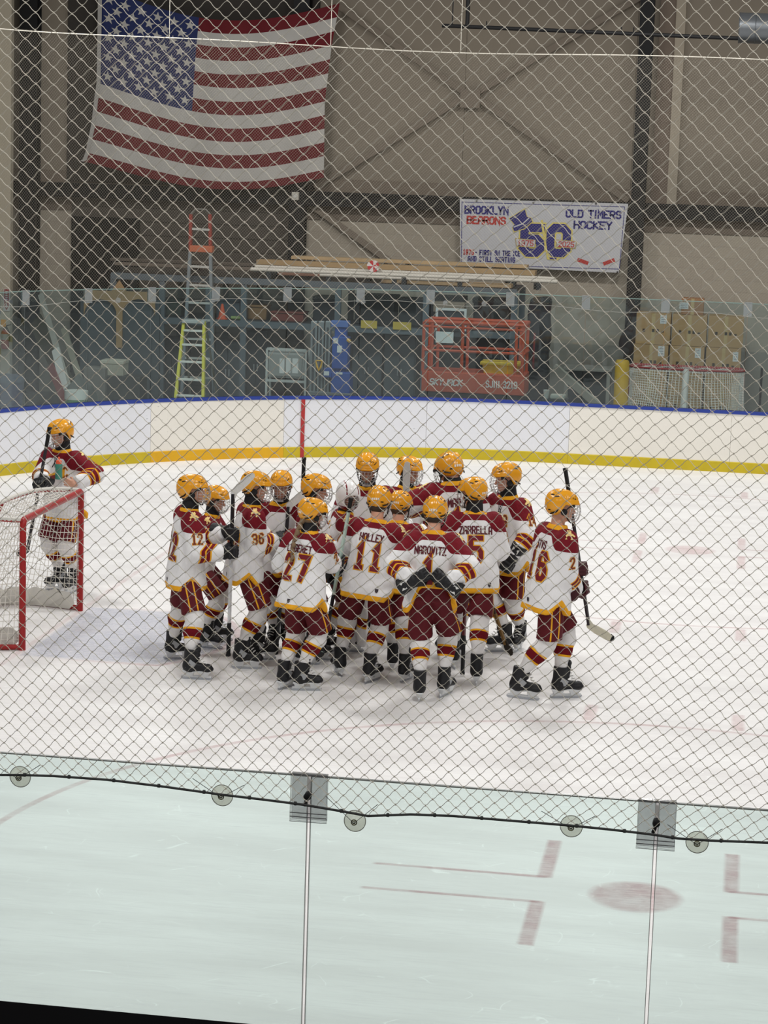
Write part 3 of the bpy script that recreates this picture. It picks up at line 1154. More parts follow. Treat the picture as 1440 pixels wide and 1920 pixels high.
def jersey_material():
    mt, nt, b = base('jersey_cloth', .75, .15)
    n = noise(nt, obj_coord(nt), 9, 5)
    white = mix_node(nt, n, lin((216, 215, 217)), lin((234, 233, 233)))
    mar = mix_node(nt, n, lin((100, 18, 30)), lin((124, 26, 38)))
    gold = mix_node(nt, n, lin((216, 152, 28)), lin((236, 172, 44)))
    gt = lambda a, v: math_node(nt, 'GREATER_THAN', a, v)
    lt = lambda a, v: math_node(nt, 'LESS_THAN', a, v)
    mul = lambda a, c: math_node(nt, 'MULTIPLY', a, c)
    c = mix_node(nt, gt(attr(nt, 'yoke'), 0.0), white, mar)
    sl, arm = attr(nt, 'sl'), gt(attr(nt, 'arm'), 0.0)
    rng_ = lambda a, lo, hi: mul(gt(a, lo), lt(a, hi))
    c = mix_node(nt, mul(arm, rng_(sl, .302, .422)), c, gold)
    c = mix_node(nt, mul(arm, rng_(sl, .317, .355)), c, mar)
    c = mix_node(nt, mul(arm, rng_(sl, .371, .407)), c, mar)
    c = mix_node(nt, lt(attr(nt, 'hem'), .050), c, gold)
    c = mix_node(nt, gt(attr(nt, 'col'), 0.0), c, gold)
    nt.links.new(c, b.inputs['Base Color'])
    bp = nt.nodes.new('ShaderNodeBump')
    bp.inputs['Strength'].default_value = .6
    bp.inputs['Distance'].default_value = .035
    nt.links.new(noise(nt, obj_coord(nt, (1, 1, .35)), 11, 3), bp.inputs['Height'])
    nt.links.new(bp.outputs[0], b.inputs['Normal'])
    return mt


def pants_material():
    mt, nt, b = base('pants_shell', .7, .2)
    n = noise(nt, obj_coord(nt), 8, 4)
    mar = mix_node(nt, n, lin((74, 16, 24)), lin((96, 22, 32)))
    gold = lin((222, 160, 40)) + (1,)
    st = math_node(nt, 'ABSOLUTE', attr(nt, 'side'))
    st = math_node(nt, 'COMPARE', st, .036, .0065)
    st = math_node(nt, 'MULTIPLY', st, math_node(nt, 'GREATER_THAN', attr(nt, 'outer'), 0.0))
    nt.links.new(mix_node(nt, st, mar, gold), b.inputs['Base Color'])
    return mt


def sock_material():
    mt, nt, b = base('sock_knit', .85, .1)
    n = noise(nt, obj_coord(nt), 14, 4)
    white = mix_node(nt, n, lin((208, 206, 206)), lin((228, 226, 225)))
    t = attr(nt, 't')
    c = mix_node(nt, math_node(nt, 'COMPARE', t, .46, .135), white, lin((222, 160, 36)))
    c = mix_node(nt, math_node(nt, 'COMPARE', t, .46, .088), c, lin((98, 18, 28)))
    nt.links.new(c, b.inputs['Base Color'])
    bp = nt.nodes.new('ShaderNodeBump')
    bp.inputs['Strength'].default_value = .3
    bp.inputs['Distance'].default_value = .015
    nt.links.new(noise(nt, obj_coord(nt, (.5, .5, 2)), 12, 3), bp.inputs['Height'])
    nt.links.new(bp.outputs[0], b.inputs['Normal'])
    return mt


def skin_material(name, rgb):
    mt, nt, b = base(name, .55, .3)
    n = noise(nt, obj_coord(nt), 20, 3)
    c0 = lin(rgb)
    c = mix_node(nt, n, tuple(v * .93 for v in c0), tuple(min(1, v * 1.05) for v in c0))
    c = mix_node(nt, math_node(nt, 'MULTIPLY', attr(nt, 'lip'), .7), c, lin((164, 88, 84)))
    c = mix_node(nt, attr(nt, 'brow'), c, lin((62, 44, 34)))
    c = mix_node(nt, attr(nt, 'eyewhite'), c, lin((225, 218, 210)))
    c = mix_node(nt, attr(nt, 'iris'), c, lin((40, 30, 26)))
    nt.links.new(c, b.inputs['Base Color'])
    return mt


M_JERSEY, M_PANTS, M_SOCK = jersey_material(), pants_material(), sock_material()
M_SKIN = skin_material('skin_light', (206, 156, 132))
M_SKIN2 = skin_material('skin_tan', (176, 126, 102))


def proto(o):
    """Take the mesh of a freshly built object and drop the object."""
    me = o.data
    bpy.data.objects.remove(o)
    return me


# ---- glove (right hand): wrist at the origin, fingers +Y, palm -Z, closed around a shaft along X
def glove_fn(P):
    y, z = P[..., 1], P[..., 2]
    d = s_cap(P * np.array([1, 1, 1.12]), (0, -.125, .004), (0, -.01, .004), .070, .050)
    d = np.maximum(d, -.125 - y)
    back = s_box(P, (0, .045, .006), (.050, .055, .026), .02)
    roll = .004 * np.cos(2 * PI * (y + .01) / .042)
    back = back + np.where(z > 0, roll, 0)
    d = smin(d, back, .02) + np.where((z > .01) & (y < -.01), .003 * np.cos(2 * PI * y / .042), 0)
    for x, l in ((-.037, .92), (-.0125, 1.0), (.0125, .98), (.037, .86)):
        a, b, c, e = (x, .088, .004), (x, .088 + .036 * l, -.022), (x, .088 + .026 * l, -.062), (x * .95, .052, -.066)
        f = smin(smin(s_cap(P, a, b, .0165, .0155), s_cap(P, b, c, .0155, .0145), .006), s_cap(P, c, e, .0145, .0125), .006)
        d = smin(d, f, .006)
    th = smin(s_cap(P, (-.038, .015, -.006), (-.060, .055, -.030), .020, .0175), s_cap(P, (-.060, .055, -.030), (-.036, .085, -.060), .0175, .0145), .008)
    return smin(d, th, .008)


def glove_mesh(name, mats):
    return proto(sdf_obj(name, grid(-.10, .09, .006), grid(-.14, .15, .006), grid(-.10, .085, .006), glove_fn, mats))


def mirror_mesh(me, name):
    bm = bmesh.new()
    bm.from_mesh(me)
    for v in bm.verts:
        v.co.x *= -1
    bmesh.ops.reverse_faces(bm, faces=bm.faces[:])
    m2 = me.copy()
    m2.name = name
    bm.to_mesh(m2)
    bm.free()
    return m2


M_GLOVE_MAR = mat('maroon_leather', (66, 22, 30), .5, var=.2, scale=12)
GLOVE_R = glove_mesh('glove', M_BLACK)
GLOVE_L = mirror_mesh(GLOVE_R, 'glove')
GLOVE_RM = glove_mesh('glove', M_GLOVE_MAR)
GLOVE_LM = mirror_mesh(GLOVE_RM, 'glove')
a = MB()
for sx_ in (-1, 1):
    a.bar((sx_ * .02, -.10, .0555), (sx_ * .02, -.055, .0515), .020, .004)
GLOVE_MARK = proto(a.build('cuff_lettering', M_LACE))


# ---- skate: blade edge on the ice at the origin, toe +Y
def boot_fn(P):
    foot = smin(s_cap(P * np.array([1.08, 1, 1]), (0, -.075, .125), (0, .10, .108), .052, .042), s_ell(P, (0, .112, .106), (.044, .045, .034)), .03)
    foot = smax(foot, .075 - P[..., 2], .012)
    leg = s_cap(P * np.array([1.1, 1, 1]), (0, -.062, .13), (0, -.050, .30), .060, .066)
    leg = np.maximum(leg, P[..., 2] - .285 - .05 * (P[..., 1] + .05) * -1)
    d = smin(foot, leg, .035)
    tongue = s_cap(P * np.array([.62, 1.0, 1]), (0, .005, .20), (0, .022, .325), .024, .020)
    d = smin(d, tongue, .010)
    d = d + .002 * np.cos(P[..., 2] * 150) * (P[..., 1] > .0)
    return d


BOOT = proto(sdf_obj('skate', grid(-.075, .075, .007), grid(-.145, .19, .007), grid(.06, .39, .007), boot_fn, M_BLACK))
a = MB()
for (y0, y1, t0, t1) in ((-.105, -.035, -.125, -.015), (.045, .105, .025, .135)):
    vs = [(x * .012, y, .030) for x in (-1, 1) for y in (y0, y1)] + [(x * .034, y, .088) for x in (-1, 1) for y in (t0, t1)]
    a.add(vs, [(0, 2, 3, 1), (4, 5, 7, 6), (0, 1, 5, 4), (2, 6, 7, 3), (0, 4, 6, 2), (1, 3, 7, 5)])
a.box((-.007, -.135, .022), (.007, .140, .042), .004)
a.box((-.034, -.13, .074), (.034, .14, .088), .006)
HOLDER = proto(a.build('blade_holder', M_HOLD))
a = MB().prism([(-.142, .012), (-.125, .001), (.11, .0), (.140, .006), (.150, .020), (.146, .028), (-.142, .028)], .005, (-.0025, 0, 0), (0, 1, 0), (0, 0, 1), (1, 0, 0))
BLADE = proto(a.build('blade', M_BLADE))
a = MB()
for i in range(7):
    f = i / 6
    y, z = .085 - f * .095, .146 + f * .145
    a.tube([(-.030, y - .012, z - .006), (0, y + .012, z + .010), (.030, y - .012, z - .006)], .0038, 5)
LACES = proto(a.build('lace', M_LACE))
a = MB().add([(.056, -.09, .12), (.056, -.02, .12), (.057, .01, .16), (.058, -.05, .20)], [(0, 1, 2, 3)]).add([(-.056, -.09, .12), (-.056, -.02, .12), (-.057, .01, .16), (-.058, -.05, .20)], [(3, 2, 1, 0)])
BOOTMARK = proto(a.build('boot_marking', mat('boot_grey_mark', (150, 152, 155), .5)))


# ---- helmet: head centre at the origin, face +Y
def helm_fn(P):
    x, y, z = P[..., 0], P[..., 1], P[..., 2]
    q = np.abs((P - np.array([0, -.010, .030])) / np.array([.113, .143, .122]))
    k = (q ** 2.35).sum(-1) ** (1 / 2.35)
    d = (k - 1) * .113
    d = d - .0055 * np.exp(-((np.abs(x) - .048) / .013) ** 2) * (z > .03) - .004 * np.exp(-(x / .016) ** 2) * (y < .04)
    d = d + .005 * np.exp(-((y - .004) / .006) ** 2) * (z < .115) + .004 * np.exp(-((z - .088) / .006) ** 2) * (y > .02)
    d = d - .005 * np.exp(-((z - .052) / .010) ** 2) * (y > .03)
    qi = np.abs((P - np.array([0, -.010, .025])) / np.array([.098, .126, .108]))
    di = ((qi ** 2.35).sum(-1) ** (1 / 2.35) - 1) * .098
    d = np.maximum(d, -di)
    zc = .042 - .118 * s_step(.075, -.075, y)
    notch = .045 * np.exp(-((y + .0) / .030) ** 2)
    return smax(d, (zc + notch - z) * .8, .006)


ho = sdf_obj('helmet', grid(-.13, .13, .0065), grid(-.17, .15, .0065), grid(-.10, .17, .0065), helm_fn, M_HELM)
me = ho.data
hb = BVHTree.FromPolygons([v.co[:] for v in me.vertices], [p.vertices[:] for p in me.polygons])
a = MB()


def on_helmet(mb, poly, O, n, up=(0, 0, 1), lift=.0018):
    n = Vector(n).normalized()
    ex = (-n).cross(Vector(up)).normalized()
    ey = ex.cross(-n).normalized()
    vs = []
    for (px, py) in poly:
        o = Vector(O) + ex * px + ey * py + n * .3
        h = hb.ray_cast(o, -n)
        if h[0] is None:
            return
        vs.append(h[0] + n * lift)
    mb.add(vs, [tuple(range(len(vs)))])


def slot(wd, ht, ang=0.0):
    c, s = math.cos(R(ang)), math.sin(R(ang))
    return [(x * c - y * s, x * s + y * c) for x, y in ((-wd / 2, -ht * .3), (-wd * .3, -ht / 2), (wd * .3, -ht / 2), (wd / 2, -ht * .3), (wd / 2, ht * .3), (wd * .3, ht / 2), (-wd * .3, ht / 2), (-wd / 2, ht * .3))]


for s_ in (-1, 1):
    on_helmet(a, slot(.034, .010, s_ * 8), (s_ * .040, 0, .088), (s_ * .15, 1, .35))
    on_helmet(a, slot(.040, .011, s_ * -14), (0, .045, .078), (s_ * 1, .35, .25))
    on_helmet(a, slot(.040, .012, s_ * 16), (0, -.055, .075), (s_ * 1, -.3, .25))
    on_helmet(a, slot(.026, .012, s_ * 25), (s_ * .042, -.02, .07), (s_ * .2, -1, .35))
    on_helmet(a, slot(.030, .009, 0), (s_ * .03, .03, 0), (s_ * .1, .45, 1), (0, 1, 0))
    on_helmet(a, slot(.030, .009, 0), (s_ * .035, -.05, 0), (s_ * .1, -.35, 1), (0, 1, 0))
    on_helmet(a, slot(.030, .010, s_ * 10), (s_ * .035, -.02, -.03), (s_ * .25, -1, 0))
VENTS = proto(a.build('vent_pattern', M_BLACKP))
a = MB()
on_helmet(a, [(-.017, -.026), (.017, -.026), (.017, .026), (-.017, .026)], (0, 0, .082), (0, -1, .55), lift=.003)
STICKER = proto(a.build('sticker', M_STICKER))
a = MB()
for x in (-.030, -.010, .010, .030):
    on_helmet(a, [(x - .007, -.010), (x + .007, -.010), (x + .007, .010), (x - .007, .010)], (0, 0, -.012), (0, -1, 0), lift=.003)
NAPE = proto(a.build('nape_lettering', M_STICKER))
HELM = proto(ho)
a = MB()
for s_ in (-1, 1):
    a.lathe([(.002, -.008), (.024, -.006), (.030, 0), (.024, .006), (.002, .008)], 16, (s_ * .094, .002, -.030), 'X')
    a.tube([(s_ * .098, .060, .040), (s_ * .100, .03, .012), (s_ * .098, .0, -.03), (s_ * .084, .045, -.085), (s_ * .05, .085, -.118), (0, .098, -.124)], .006, 6)
    a.tube([(s_ * .100, -.045, .0), (s_ * .100, -.07, -.035), (s_ * .07, -.11, -.062)], .007, 6)
    a.box((s_ * .101 - .006, .045, .020), (s_ * .101 + .006, .085, .048), .004)
STRAP = proto(shade(a.build('chin_strap', M_BLACKP)))
a = MB()
rr = .0023
for z, x0, yf in ((.040, .102, .148), (.012, .103, .160), (-.016, .100, .166), (-.044, .094, .166), (-.072, .082, .160), (-.098, .060, .148)):
    pts = []
    for i in range(13):
        t = -1 + i / 6
        pts.append((x0 * math.sin(t * PI / 2), .062 + (yf - .062) * math.cos(t * PI / 2) ** .8 if abs(t) < 1 else .062, z))
    a.tube(pts, rr, 5)
for x in (-.078, -.047, -.016, .016, .047, .078):
    f = math.cos(abs(x) / .104 * PI / 2) ** .6
    a.tube([(x, .062 + (.086) * f, .042), (x, .062 + .100 * f, 0), (x * .97, .062 + .104 * f, -.045), (x * .85, .062 + .094 * f, -.080), (x * .65, .062 + .084 * f, -.100)], rr, 5)
a.tube([(-.102, .062, .04), (-.103, .05, 0), (-.098, .05, -.05), (-.080, .062, -.080), (-.055, .10, -.104), (0, .146, -.108), (.055, .10, -.104), (.080, .062, -.080), (.098, .05, -.05), (.103, .05, 0), (.102, .062, .04)], .0028, 6)
CAGE = proto(a.build('face_cage', M_STEEL))
a = MB()
a.add([Vector((x * 1.0, .108 + .020 * math.cos(x * 16), z)) for z in (-.122, -.098) for x in (-.04, -.02, 0, .02, .04)], [(i, i + 1, i + 6, i + 5) for i in range(4)])
CHINCUP = proto(a.build('chin_cup', M_LACE))


# goalie mask
def mask_fn(P):
    x, y, z = P[..., 0], P[..., 1], P[..., 2]
    q = np.abs((P - np.array([0, .005, .005])) / np.array([.122, .150, .158]))
    d = ((q ** 2.3).sum(-1) ** (1 / 2.3) - 1) * .122
    d = d - .006 * np.exp(-(x / .03) ** 2) * (z > .05)
    qi = np.abs((P - np.array([0, .0, .0])) / np.array([.110, .136, .146]))
    d = np.maximum(d, -((qi ** 2.3).sum(-1) ** (1 / 2.3) - 1) * .110)
    op = s_ell(P, (0, .14, -.018), (.082, .10, .062))
    d = smax(d, -op, .006)
    d = np.maximum(d, -s_box(P, (0, -.16, -.09), (.2, .10, .12)))
    return np.maximum(d, -.128 - z)


mt, nt, b = base('mask_white', .25, .5)
sx2 = nt.nodes.new('ShaderNodeSeparateXYZ')
tc2 = nt.nodes.new('ShaderNodeTexCoord')
nt.links.new(tc2.outputs['Object'], sx2.inputs[0])
ax = math_node(nt, 'ABSOLUTE', sx2.outputs[0])
st = math_node(nt, 'COMPARE', math_node(nt, 'SUBTRACT', ax, math_node(nt, 'MULTIPLY', sx2.outputs[1], .15)), .045, .007)
st = math_node(nt, 'MULTIPLY', st, math_node(nt, 'GREATER_THAN', sx2.outputs[2], .055))
low = math_node(nt, 'LESS_THAN', sx2.outputs[2], -.075)
c = mix_node(nt, st, lin((226, 226, 226)), lin(C_MAROON))
c = mix_node(nt, math_node(nt, 'MULTIPLY', low, math_node(nt, 'GREATER_THAN', ax, .035)), c, lin(C_MAROON))
nt.links.new(c, b.inputs['Base Color'])
MASK = proto(sdf_obj('goalie_mask', grid(-.14, .14, .0065), grid(-.17, .18, .0065), grid(-.14, .18, .0065), mask_fn, mt))
a = MB()
for z in (.035, .012, -.011, -.034, -.057, -.078):
    hw_ = .082 * math.sqrt(max(.05, 1 - ((z + .018) / .068) ** 2))
    a.tube([(hw_ * math.sin(t), .112 + .050 * math.cos(t), z) for t in [-PI / 2 + PI * i / 10 for i in range(11)]], .003, 5)
for x in (-.05, -.02, .02, .05):
    a.tube([(x, .130 + .03 * math.cos(x * 18), .046), (x, .132 + .03 * math.cos(x * 18), -.02), (x, .128 + .03 * math.cos(x * 18), -.082)], .003, 5)
MASKCAGE = proto(a.build('face_cage', M_STEEL))


# ---- hockey stick: butt, heel and toe points in the world
def stick(label, butt, heel, toe, shaft_rgb=(34, 34, 38), blade_rgb=(206, 204, 196), tape=.16, tip=True, lower_rgb=None, group=None, has_blade=True):
    butt, heel = Vector(butt), Vector(heel)
    L_ = (heel - butt).length
    t = thing('hockey_stick', label, 'hockey stick', butt, 0, group)
    d = (heel - butt).normalized()
    k = MB().bar((0, 0, 0), heel - butt, .021, .031, up=(.3, .9, .1)).build('shaft', mat('stick_%d_%d_%d' % shaft_rgb, shaft_rgb, .4), t)
    if lower_rgb:
        MB().bar(d * (L_ * .62), d * (L_ - .005), .0225, .0325, up=(.3, .9, .1)).build('lower_shaft', mat('stick_%d_%d_%d' % lower_rgb, lower_rgb, .4), t)
    g_ = MB().bar(-d * .012, d * .014, .030, .040, up=(.3, .9, .1)).bar((0, 0, 0), d * tape, .0245, .0345, up=(.3, .9, .1)).build('grip_tape', mat('tape_black', (22, 22, 24), .8), t)
    if has_blade:
        toe = Vector(toe)
        bd = (toe - heel)
        bl = bd.length
        bd.normalize()
        up = (-d - bd * (-d).dot(bd)).normalized()
        nr = bd.cross(up)
        poly = [(-.02, -.012), (0.0, -.030), (bl * .3, -.040), (bl * .8, -.038), (bl, -.022), (bl + .012, .0), (bl, .026), (bl * .7, .036), (bl * .3, .034), (.03, .028), (-.005, .045), (-.025, .05)]
        vs, fs = [], []
        kk = len(poly)
        for s_ in (-.5, .5):
            for x, y in poly:
                cv = .018 * max(0, x / bl) ** 2
                vs.append(heel - butt + bd * x + up * y + nr * (s_ * .009 + cv))
        fs = [tuple(range(kk)), tuple(range(2 * kk - 1, kk - 1, -1))] + [(i, (i + 1) % kk, (i + 1) % kk + kk, i + kk) for i in range(kk)]
        ob = mobj('blade', vs, fs, mat('blade_%d_%d_%d' % blade_rgb, blade_rgb, .75, var=.12, scale=50), t)
        if tip:
            vs = [heel - butt + bd * x + up * y + nr * (s_ * .0105 + .018 * (x / bl) ** 2) for s_ in (-.5, .5) for x, y in ((bl * .86, -.039), (bl, -.024), (bl + .014, 0), (bl, .028), (bl * .86, .034))]
            mobj('toe_tape', vs, [(0, 1, 2, 3, 4), (9, 8, 7, 6, 5)] + [(i, (i + 1) % 5, (i + 1) % 5 + 5, i + 5) for i in range(5)], MATS['tape_black'], ob)
    return t

# ================================================================== PLAYERS
def ik(a, c, l1, l2, pole):
    """Middle joint of a two-bone chain a -> c bending towards pole; returns (mid, end)."""
    a, c, pole = Vector(a), Vector(c), Vector(pole)
    d = c - a
    L_ = d.length
    mx = (l1 + l2) * .999
    if L_ > mx:
        d = d * (mx / L_)
        c = a + d
        L_ = mx
    dn = d.normalized()
    x = (l1 * l1 - l2 * l2 + L_ * L_) / (2 * L_)
    h = math.sqrt(max(0, l1 * l1 - x * x))
    p = pole - dn * pole.dot(dn)
    p = p.normalized() if p.length > 1e-6 else dn.orthogonal().normalized()
    return a + dn * x + p * h, c


def npv(v):
    return np.array([v[0], v[1], v[2]], float)


TA_T = [-.20, 0, .2, .34, .43, .49, .54, .585]
TA_A = [.262, .247, .218, .214, .202, .160, .100, .080]
TA_B = [.186, .172, .152, .142, .126, .112, .090, .078]
UPPER, FORE, THIGH, SHIN = .295, .265, .405, .40
EMBL = [(-.035, -.045), (.03, -.045), (.028, -.03), (.012, -.026), (.02, -.012), (.045, -.02), (.052, -.008), (.03, .006), (.016, .01), (.018, .028), (.006, .046), (-.004, .034), (-.018, .044), (-.016, .024), (-.028, .012), (-.018, .0), (-.032, -.014), (-.022, -.03)]


def wrap(mb, bvh, polys, O, ex, ey, n, lift, dist=.5):
    """Drop flat quads (lists of 2D points) onto the surface along -n."""
    for poly in polys:
        vs = []
        for x, y in poly:
            h = bvh.ray_cast(O + ex * x + ey * y + n * dist, -n, dist + .35)
            if h[0] is None:
                break
            vs.append(h[0] + n * lift * .6 + h[1] * lift * .4)
        if len(vs) == len(poly):
            mb.add(vs, [tuple(range(len(vs)))])


def text_quads(text, h, wd, wf, gap, arc=0.0):
    pls, wt = strokes(text, h, wf, gap, .018)
    out = []
    for pl in pls:
        L_, Q = ribbon(pl, wd)
        for i in range(len(L_) - 1):
            out.append([(p.x, p.y - arc * p.x * p.x) for p in (L_[i], L_[i + 1], Q[i + 1], Q[i])])
    return out


def player(label, feet, psi, top=None, lean=6, side=0, twist=0, head=(0, 8), hands=None, name=None, num=None, sleeve=None, letter=None,
           skin=None, goalie=False, guard=True, hem_lift=0.0, gloves='k', pel_dz=0.0, pel=(0, 0), foot_yaw=(-12, 12), foot_pitch=(0, 0), braid=False,
           bare_left=False, sticker=False, poles=None, sc=None, hx=None, drop=0.0, hair=None, knee_out=.15, badge=None, cap=None):
    skin = skin or M_SKIN
    fl, fr = ice(*feet[0]), ice(*feet[1])
    root_p = (fl + fr) / 2
    F_ = Vector((math.sin(R(psi)), math.cos(R(psi)), 0))
    Rt = Vector((math.cos(R(psi)), -math.sin(R(psi)), 0))
    # nominal head height for the scale
    Zt = Vector((math.sin(R(side)), math.sin(R(lean)), 0))
    Zt.z = math.sqrt(max(.2, 1 - Zt.x ** 2 - Zt.y ** 2))
    pz = .965 + pel_dz
    hyaw, hpit = head
    hf = Vector((math.sin(R(hyaw)), math.cos(R(hyaw)), 0))
    nom_hc = Vector((pel[0], pel[1], pz)) + Zt * .60 + Vector((0, 0, .135 - drop)) + hf * (.03 + .6 * drop)
    if sc is None:
        w_ = root_p + Rt * nom_hc.x + F_ * nom_hc.y
        tx = 720
        zt = at(feet[0][0] * .5 + feet[1][0] * .5, top, w_.y).z
        sc = zt / (nom_hc.z + .148)
    if hx is not None:
        # carry the trunk sideways over the feet so the head stands where it should
        w_ = root_p + (Rt * nom_hc.x + F_ * nom_hc.y) * sc + Vector((0, 0, nom_hc.z * sc))
        d_ = w_ - CPOS
        zc_ = d_.dot(_fw)
        sh_ = (hx - (720 + F_PX * d_.dot(CR) / zc_)) * zc_ / F_PX / sc
        cr_ = Vector((_r.x, _r.y, 0))
        dv_ = Vector((cr_.dot(Rt) * sh_, cr_.dot(F_) * sh_, 0))
        pel = (pel[0] + dv_.x, pel[1] + dv_.y)
        nom_hc = nom_hc + dv_
    root = thing('person', label, 'person', (root_p.x, root_p.y, 0), -R(psi), 'hockey players in the huddle and around it')
    root.scale = (sc, sc, sc)
    loc = lambda wp: Vector(((Vector(wp) - root_p).dot(Rt) / sc, (Vector(wp) - root_p).dot(F_) / sc, Vector(wp).z / sc))
    ldir = lambda wd: Vector((Vector(wd).dot(Rt), Vector(wd).dot(F_), Vector(wd).z)).normalized()

    P0 = Vector((pel[0], pel[1], pz))
    Xt = Vector((math.cos(R(twist)), -math.sin(R(twist)), 0))
    Xt = (Xt - Zt * Xt.dot(Zt)).normalized()
    Yt = Zt.cross(Xt)
    sh = {-1: P0 + Zt * .475 - Xt * .178, 1: P0 + Zt * .475 + Xt * .178}
    neck = P0 + Zt * .54
    hc = nom_hc.copy()
    Yh = Vector((math.sin(R(hyaw)) * math.cos(R(hpit)), math.cos(R(hyaw)) * math.cos(R(hpit)), -math.sin(R(hpit))))
    Xh = Vector((math.cos(R(hyaw)), -math.sin(R(hyaw)), 0))
    Zh = Xh.cross(Yh)
    MH = Matrix((Xh, Yh, Zh)).transposed()
    hip = {-1: P0 - Vector((.095, 0, .02)), 1: P0 + Vector((.095, 0, -.02))}
    foot, ank, knee, fdir = {}, {}, {}, {}
    for s_, wp, yw, fp in ((-1, fl, foot_yaw[0], foot_pitch[0]), (1, fr, foot_yaw[1], foot_pitch[1])):
        foot[s_] = loc((wp.x, wp.y, 0))
        fd = Vector((math.sin(R(yw)), math.cos(R(yw)), 0))
        fdir[s_] = fd
        Mf = Matrix.Rotation(-R(yw), 3, 'Z') @ Matrix.Rotation(-R(fp), 3, 'X')
        ank[s_] = foot[s_] + Mf @ Vector((0, -.055, .21))
        if fp:
            piv = Mf @ Vector((0, .10, 0))
            foot[s_] = foot[s_] - piv + Matrix.Rotation(-R(yw), 3, 'Z') @ Vector((0, .10, 0))
            ank[s_] = foot[s_] + Mf @ Vector((0, -.055, .21))
        knee[s_], e = ik(hip[s_], ank[s_], THIGH, SHIN, Vector((s_ * knee_out, 1, 0)) * .6 + fd * .4)
        ank[s_] = e

    # hands
    elbow, wrist, gm = {}, {}, {}
    hands = hands or {}
    for s_ in (-1, 1):
        hd = hands.get(s_, ('at', (s_ * .20, .30, 1.02)))
        pole = Vector((poles or {}).get(s_, (s_ * .8, -.5, -.6)))
        kind = hd[0]
        if kind == 'grip':
            gp, S = loc(hd[1]), ldir(hd[2])
            for _ in range(3):
                tgt = gp if _ == 0 else wr
                e, c_ = ik(sh[s_], tgt, UPPER, FORE, pole)
                fd = (c_ - e).normalized()
                X_ = S if S.dot(Vector((s_, 0, 0.0)) + Vector((0, 0, -s_ * .0))) >= 0 else -S
                if len(hd) > 3:
                    X_ = S * hd[3]
                Y_ = fd - X_ * fd.dot(X_)
                Y_ = Y_.normalized() if Y_.length > .15 else Vector((0, 1, 0)).cross(X_).cross(X_).normalized()
                Z_ = X_.cross(Y_)
                M_ = Matrix((X_, Y_, Z_)).transposed()
                wr = gp - M_ @ Vector((0, .096, -.045))
            e, c_ = ik(sh[s_], wr, UPPER, FORE, pole)
            gm[s_] = (c_, M_)
        else:
            tgt = loc(hd[1]) if kind == 'px' else Vector(hd[1])
            e, c_ = ik(sh[s_], tgt, UPPER, FORE, pole)
            fd = Vector(hd[3]).normalized() if len(hd) > 3 and hd[3] else (c_ - e).normalized()
            pn = Vector(hd[2]) if len(hd) > 2 and hd[2] else Vector((-s_, 0, -.3))
            Z_ = -(pn - fd * pn.dot(fd)).normalized()
            X_ = fd.cross(Z_)
            gm[s_] = (c_, Matrix((X_, fd, Z_)).transposed())
        elbow[s_], wrist[s_] = e, c_

    nX, nY, nZ, nP = npv(Xt), npv(Yt), npv(Zt), npv(P0)
    tf = lambda P: ((P - nP) @ nX, (P - nP) @ nY, (P - nP) @ nZ)
    seed = sum(map(ord, label)) * .13

    # ---- jersey
    arms = [(npv(sh[s_]), npv(elbow[s_]), npv(wrist[s_]), s_) for s_ in (-1, 1)]
    cuffs = [npv(elbow[s_].lerp(wrist[s_], .90)) for s_ in (-1, 1)]

    def hem_z(x, y):
        ph = np.arctan2(np.abs(y), np.abs(x) * .75)
        h = -.180 + .100 * np.clip(1 - ph / .55, 0, 1)
        return h + hem_lift * s_step(.0, -.06, y) * s_step(.24, .10, np.abs(x - .05))

    def torso(P):
        x, y, t = tf(P)
        a, b = np.interp(t, TA_T, TA_A), np.interp(t, TA_T, TA_B)
        k = (np.abs(x / a) ** 2.4 + np.abs(y / b) ** 2.4) ** (1 / 2.4)
        d = (k - 1) * np.minimum(a, b) * .9
        d = d + .007 * np.sin(13 * x + 5 * t + seed) * np.sin(9 * t + 4 * y + seed * 2) * s_step(.42, .2, t)
        d = d + .005 * np.sin(26 * x + 14 * np.sin(4 * t + seed)) * s_step(.3, -.05, t)
        d = np.maximum(d, t - .585)
        return np.maximum(d, (hem_z(x, y) - t) * .8)

    def sleeve_d(P, i):
        S_, E_, W_, s_ = arms[i]
        d1 = s_cap(P, S_, E_, .102, .094)
        d2 = s_cap(P, E_, cuffs[i], .094, .080)
        f = .004 * np.sin(55 * (P @ np.array([.5, .6, .9])) + seed)
        return d1, d2 + f

    def jersey_fn(P):
        d = torso(P)
        for i in (0, 1):
            d1, d2 = sleeve_d(P, i)
            ax = cuffs[i] - arms[i][1]
            ax = ax / np.linalg.norm(ax)
            d2 = np.maximum(d2, (P - cuffs[i]) @ ax - .012)
            d = smin(d, d1, .055)
            d = smin(d, d2, .018)
        return d

    def jersey_attr(V):
        x, y, t = tf(V)
        yk = t - (.493 - .108 * s_step(.08, .20, np.abs(x)))
        dt = torso(V)
        best = np.full(len(V), 9.0)
        sl = np.zeros(len(V))
        for i in (0, 1):
            S_, E_, W_, s_ = arms[i]
            d1, t1 = s_cap(V, S_, E_, .102, .094, True)
            d2, t2 = s_cap(V, E_, W_, .094, .080, True)
            q = np.where(d1 < d2, t1 * UPPER, UPPER + t2 * FORE)
            # smooth along the bend
            q = np.where(np.abs(d1 - d2) < .02, (t1 * UPPER + t2 * FORE), q)
            d_ = np.minimum(d1, d2)
            sl = np.where(d_ < best, t1 * UPPER + t2 * FORE, sl)
            best = np.minimum(best, d_)
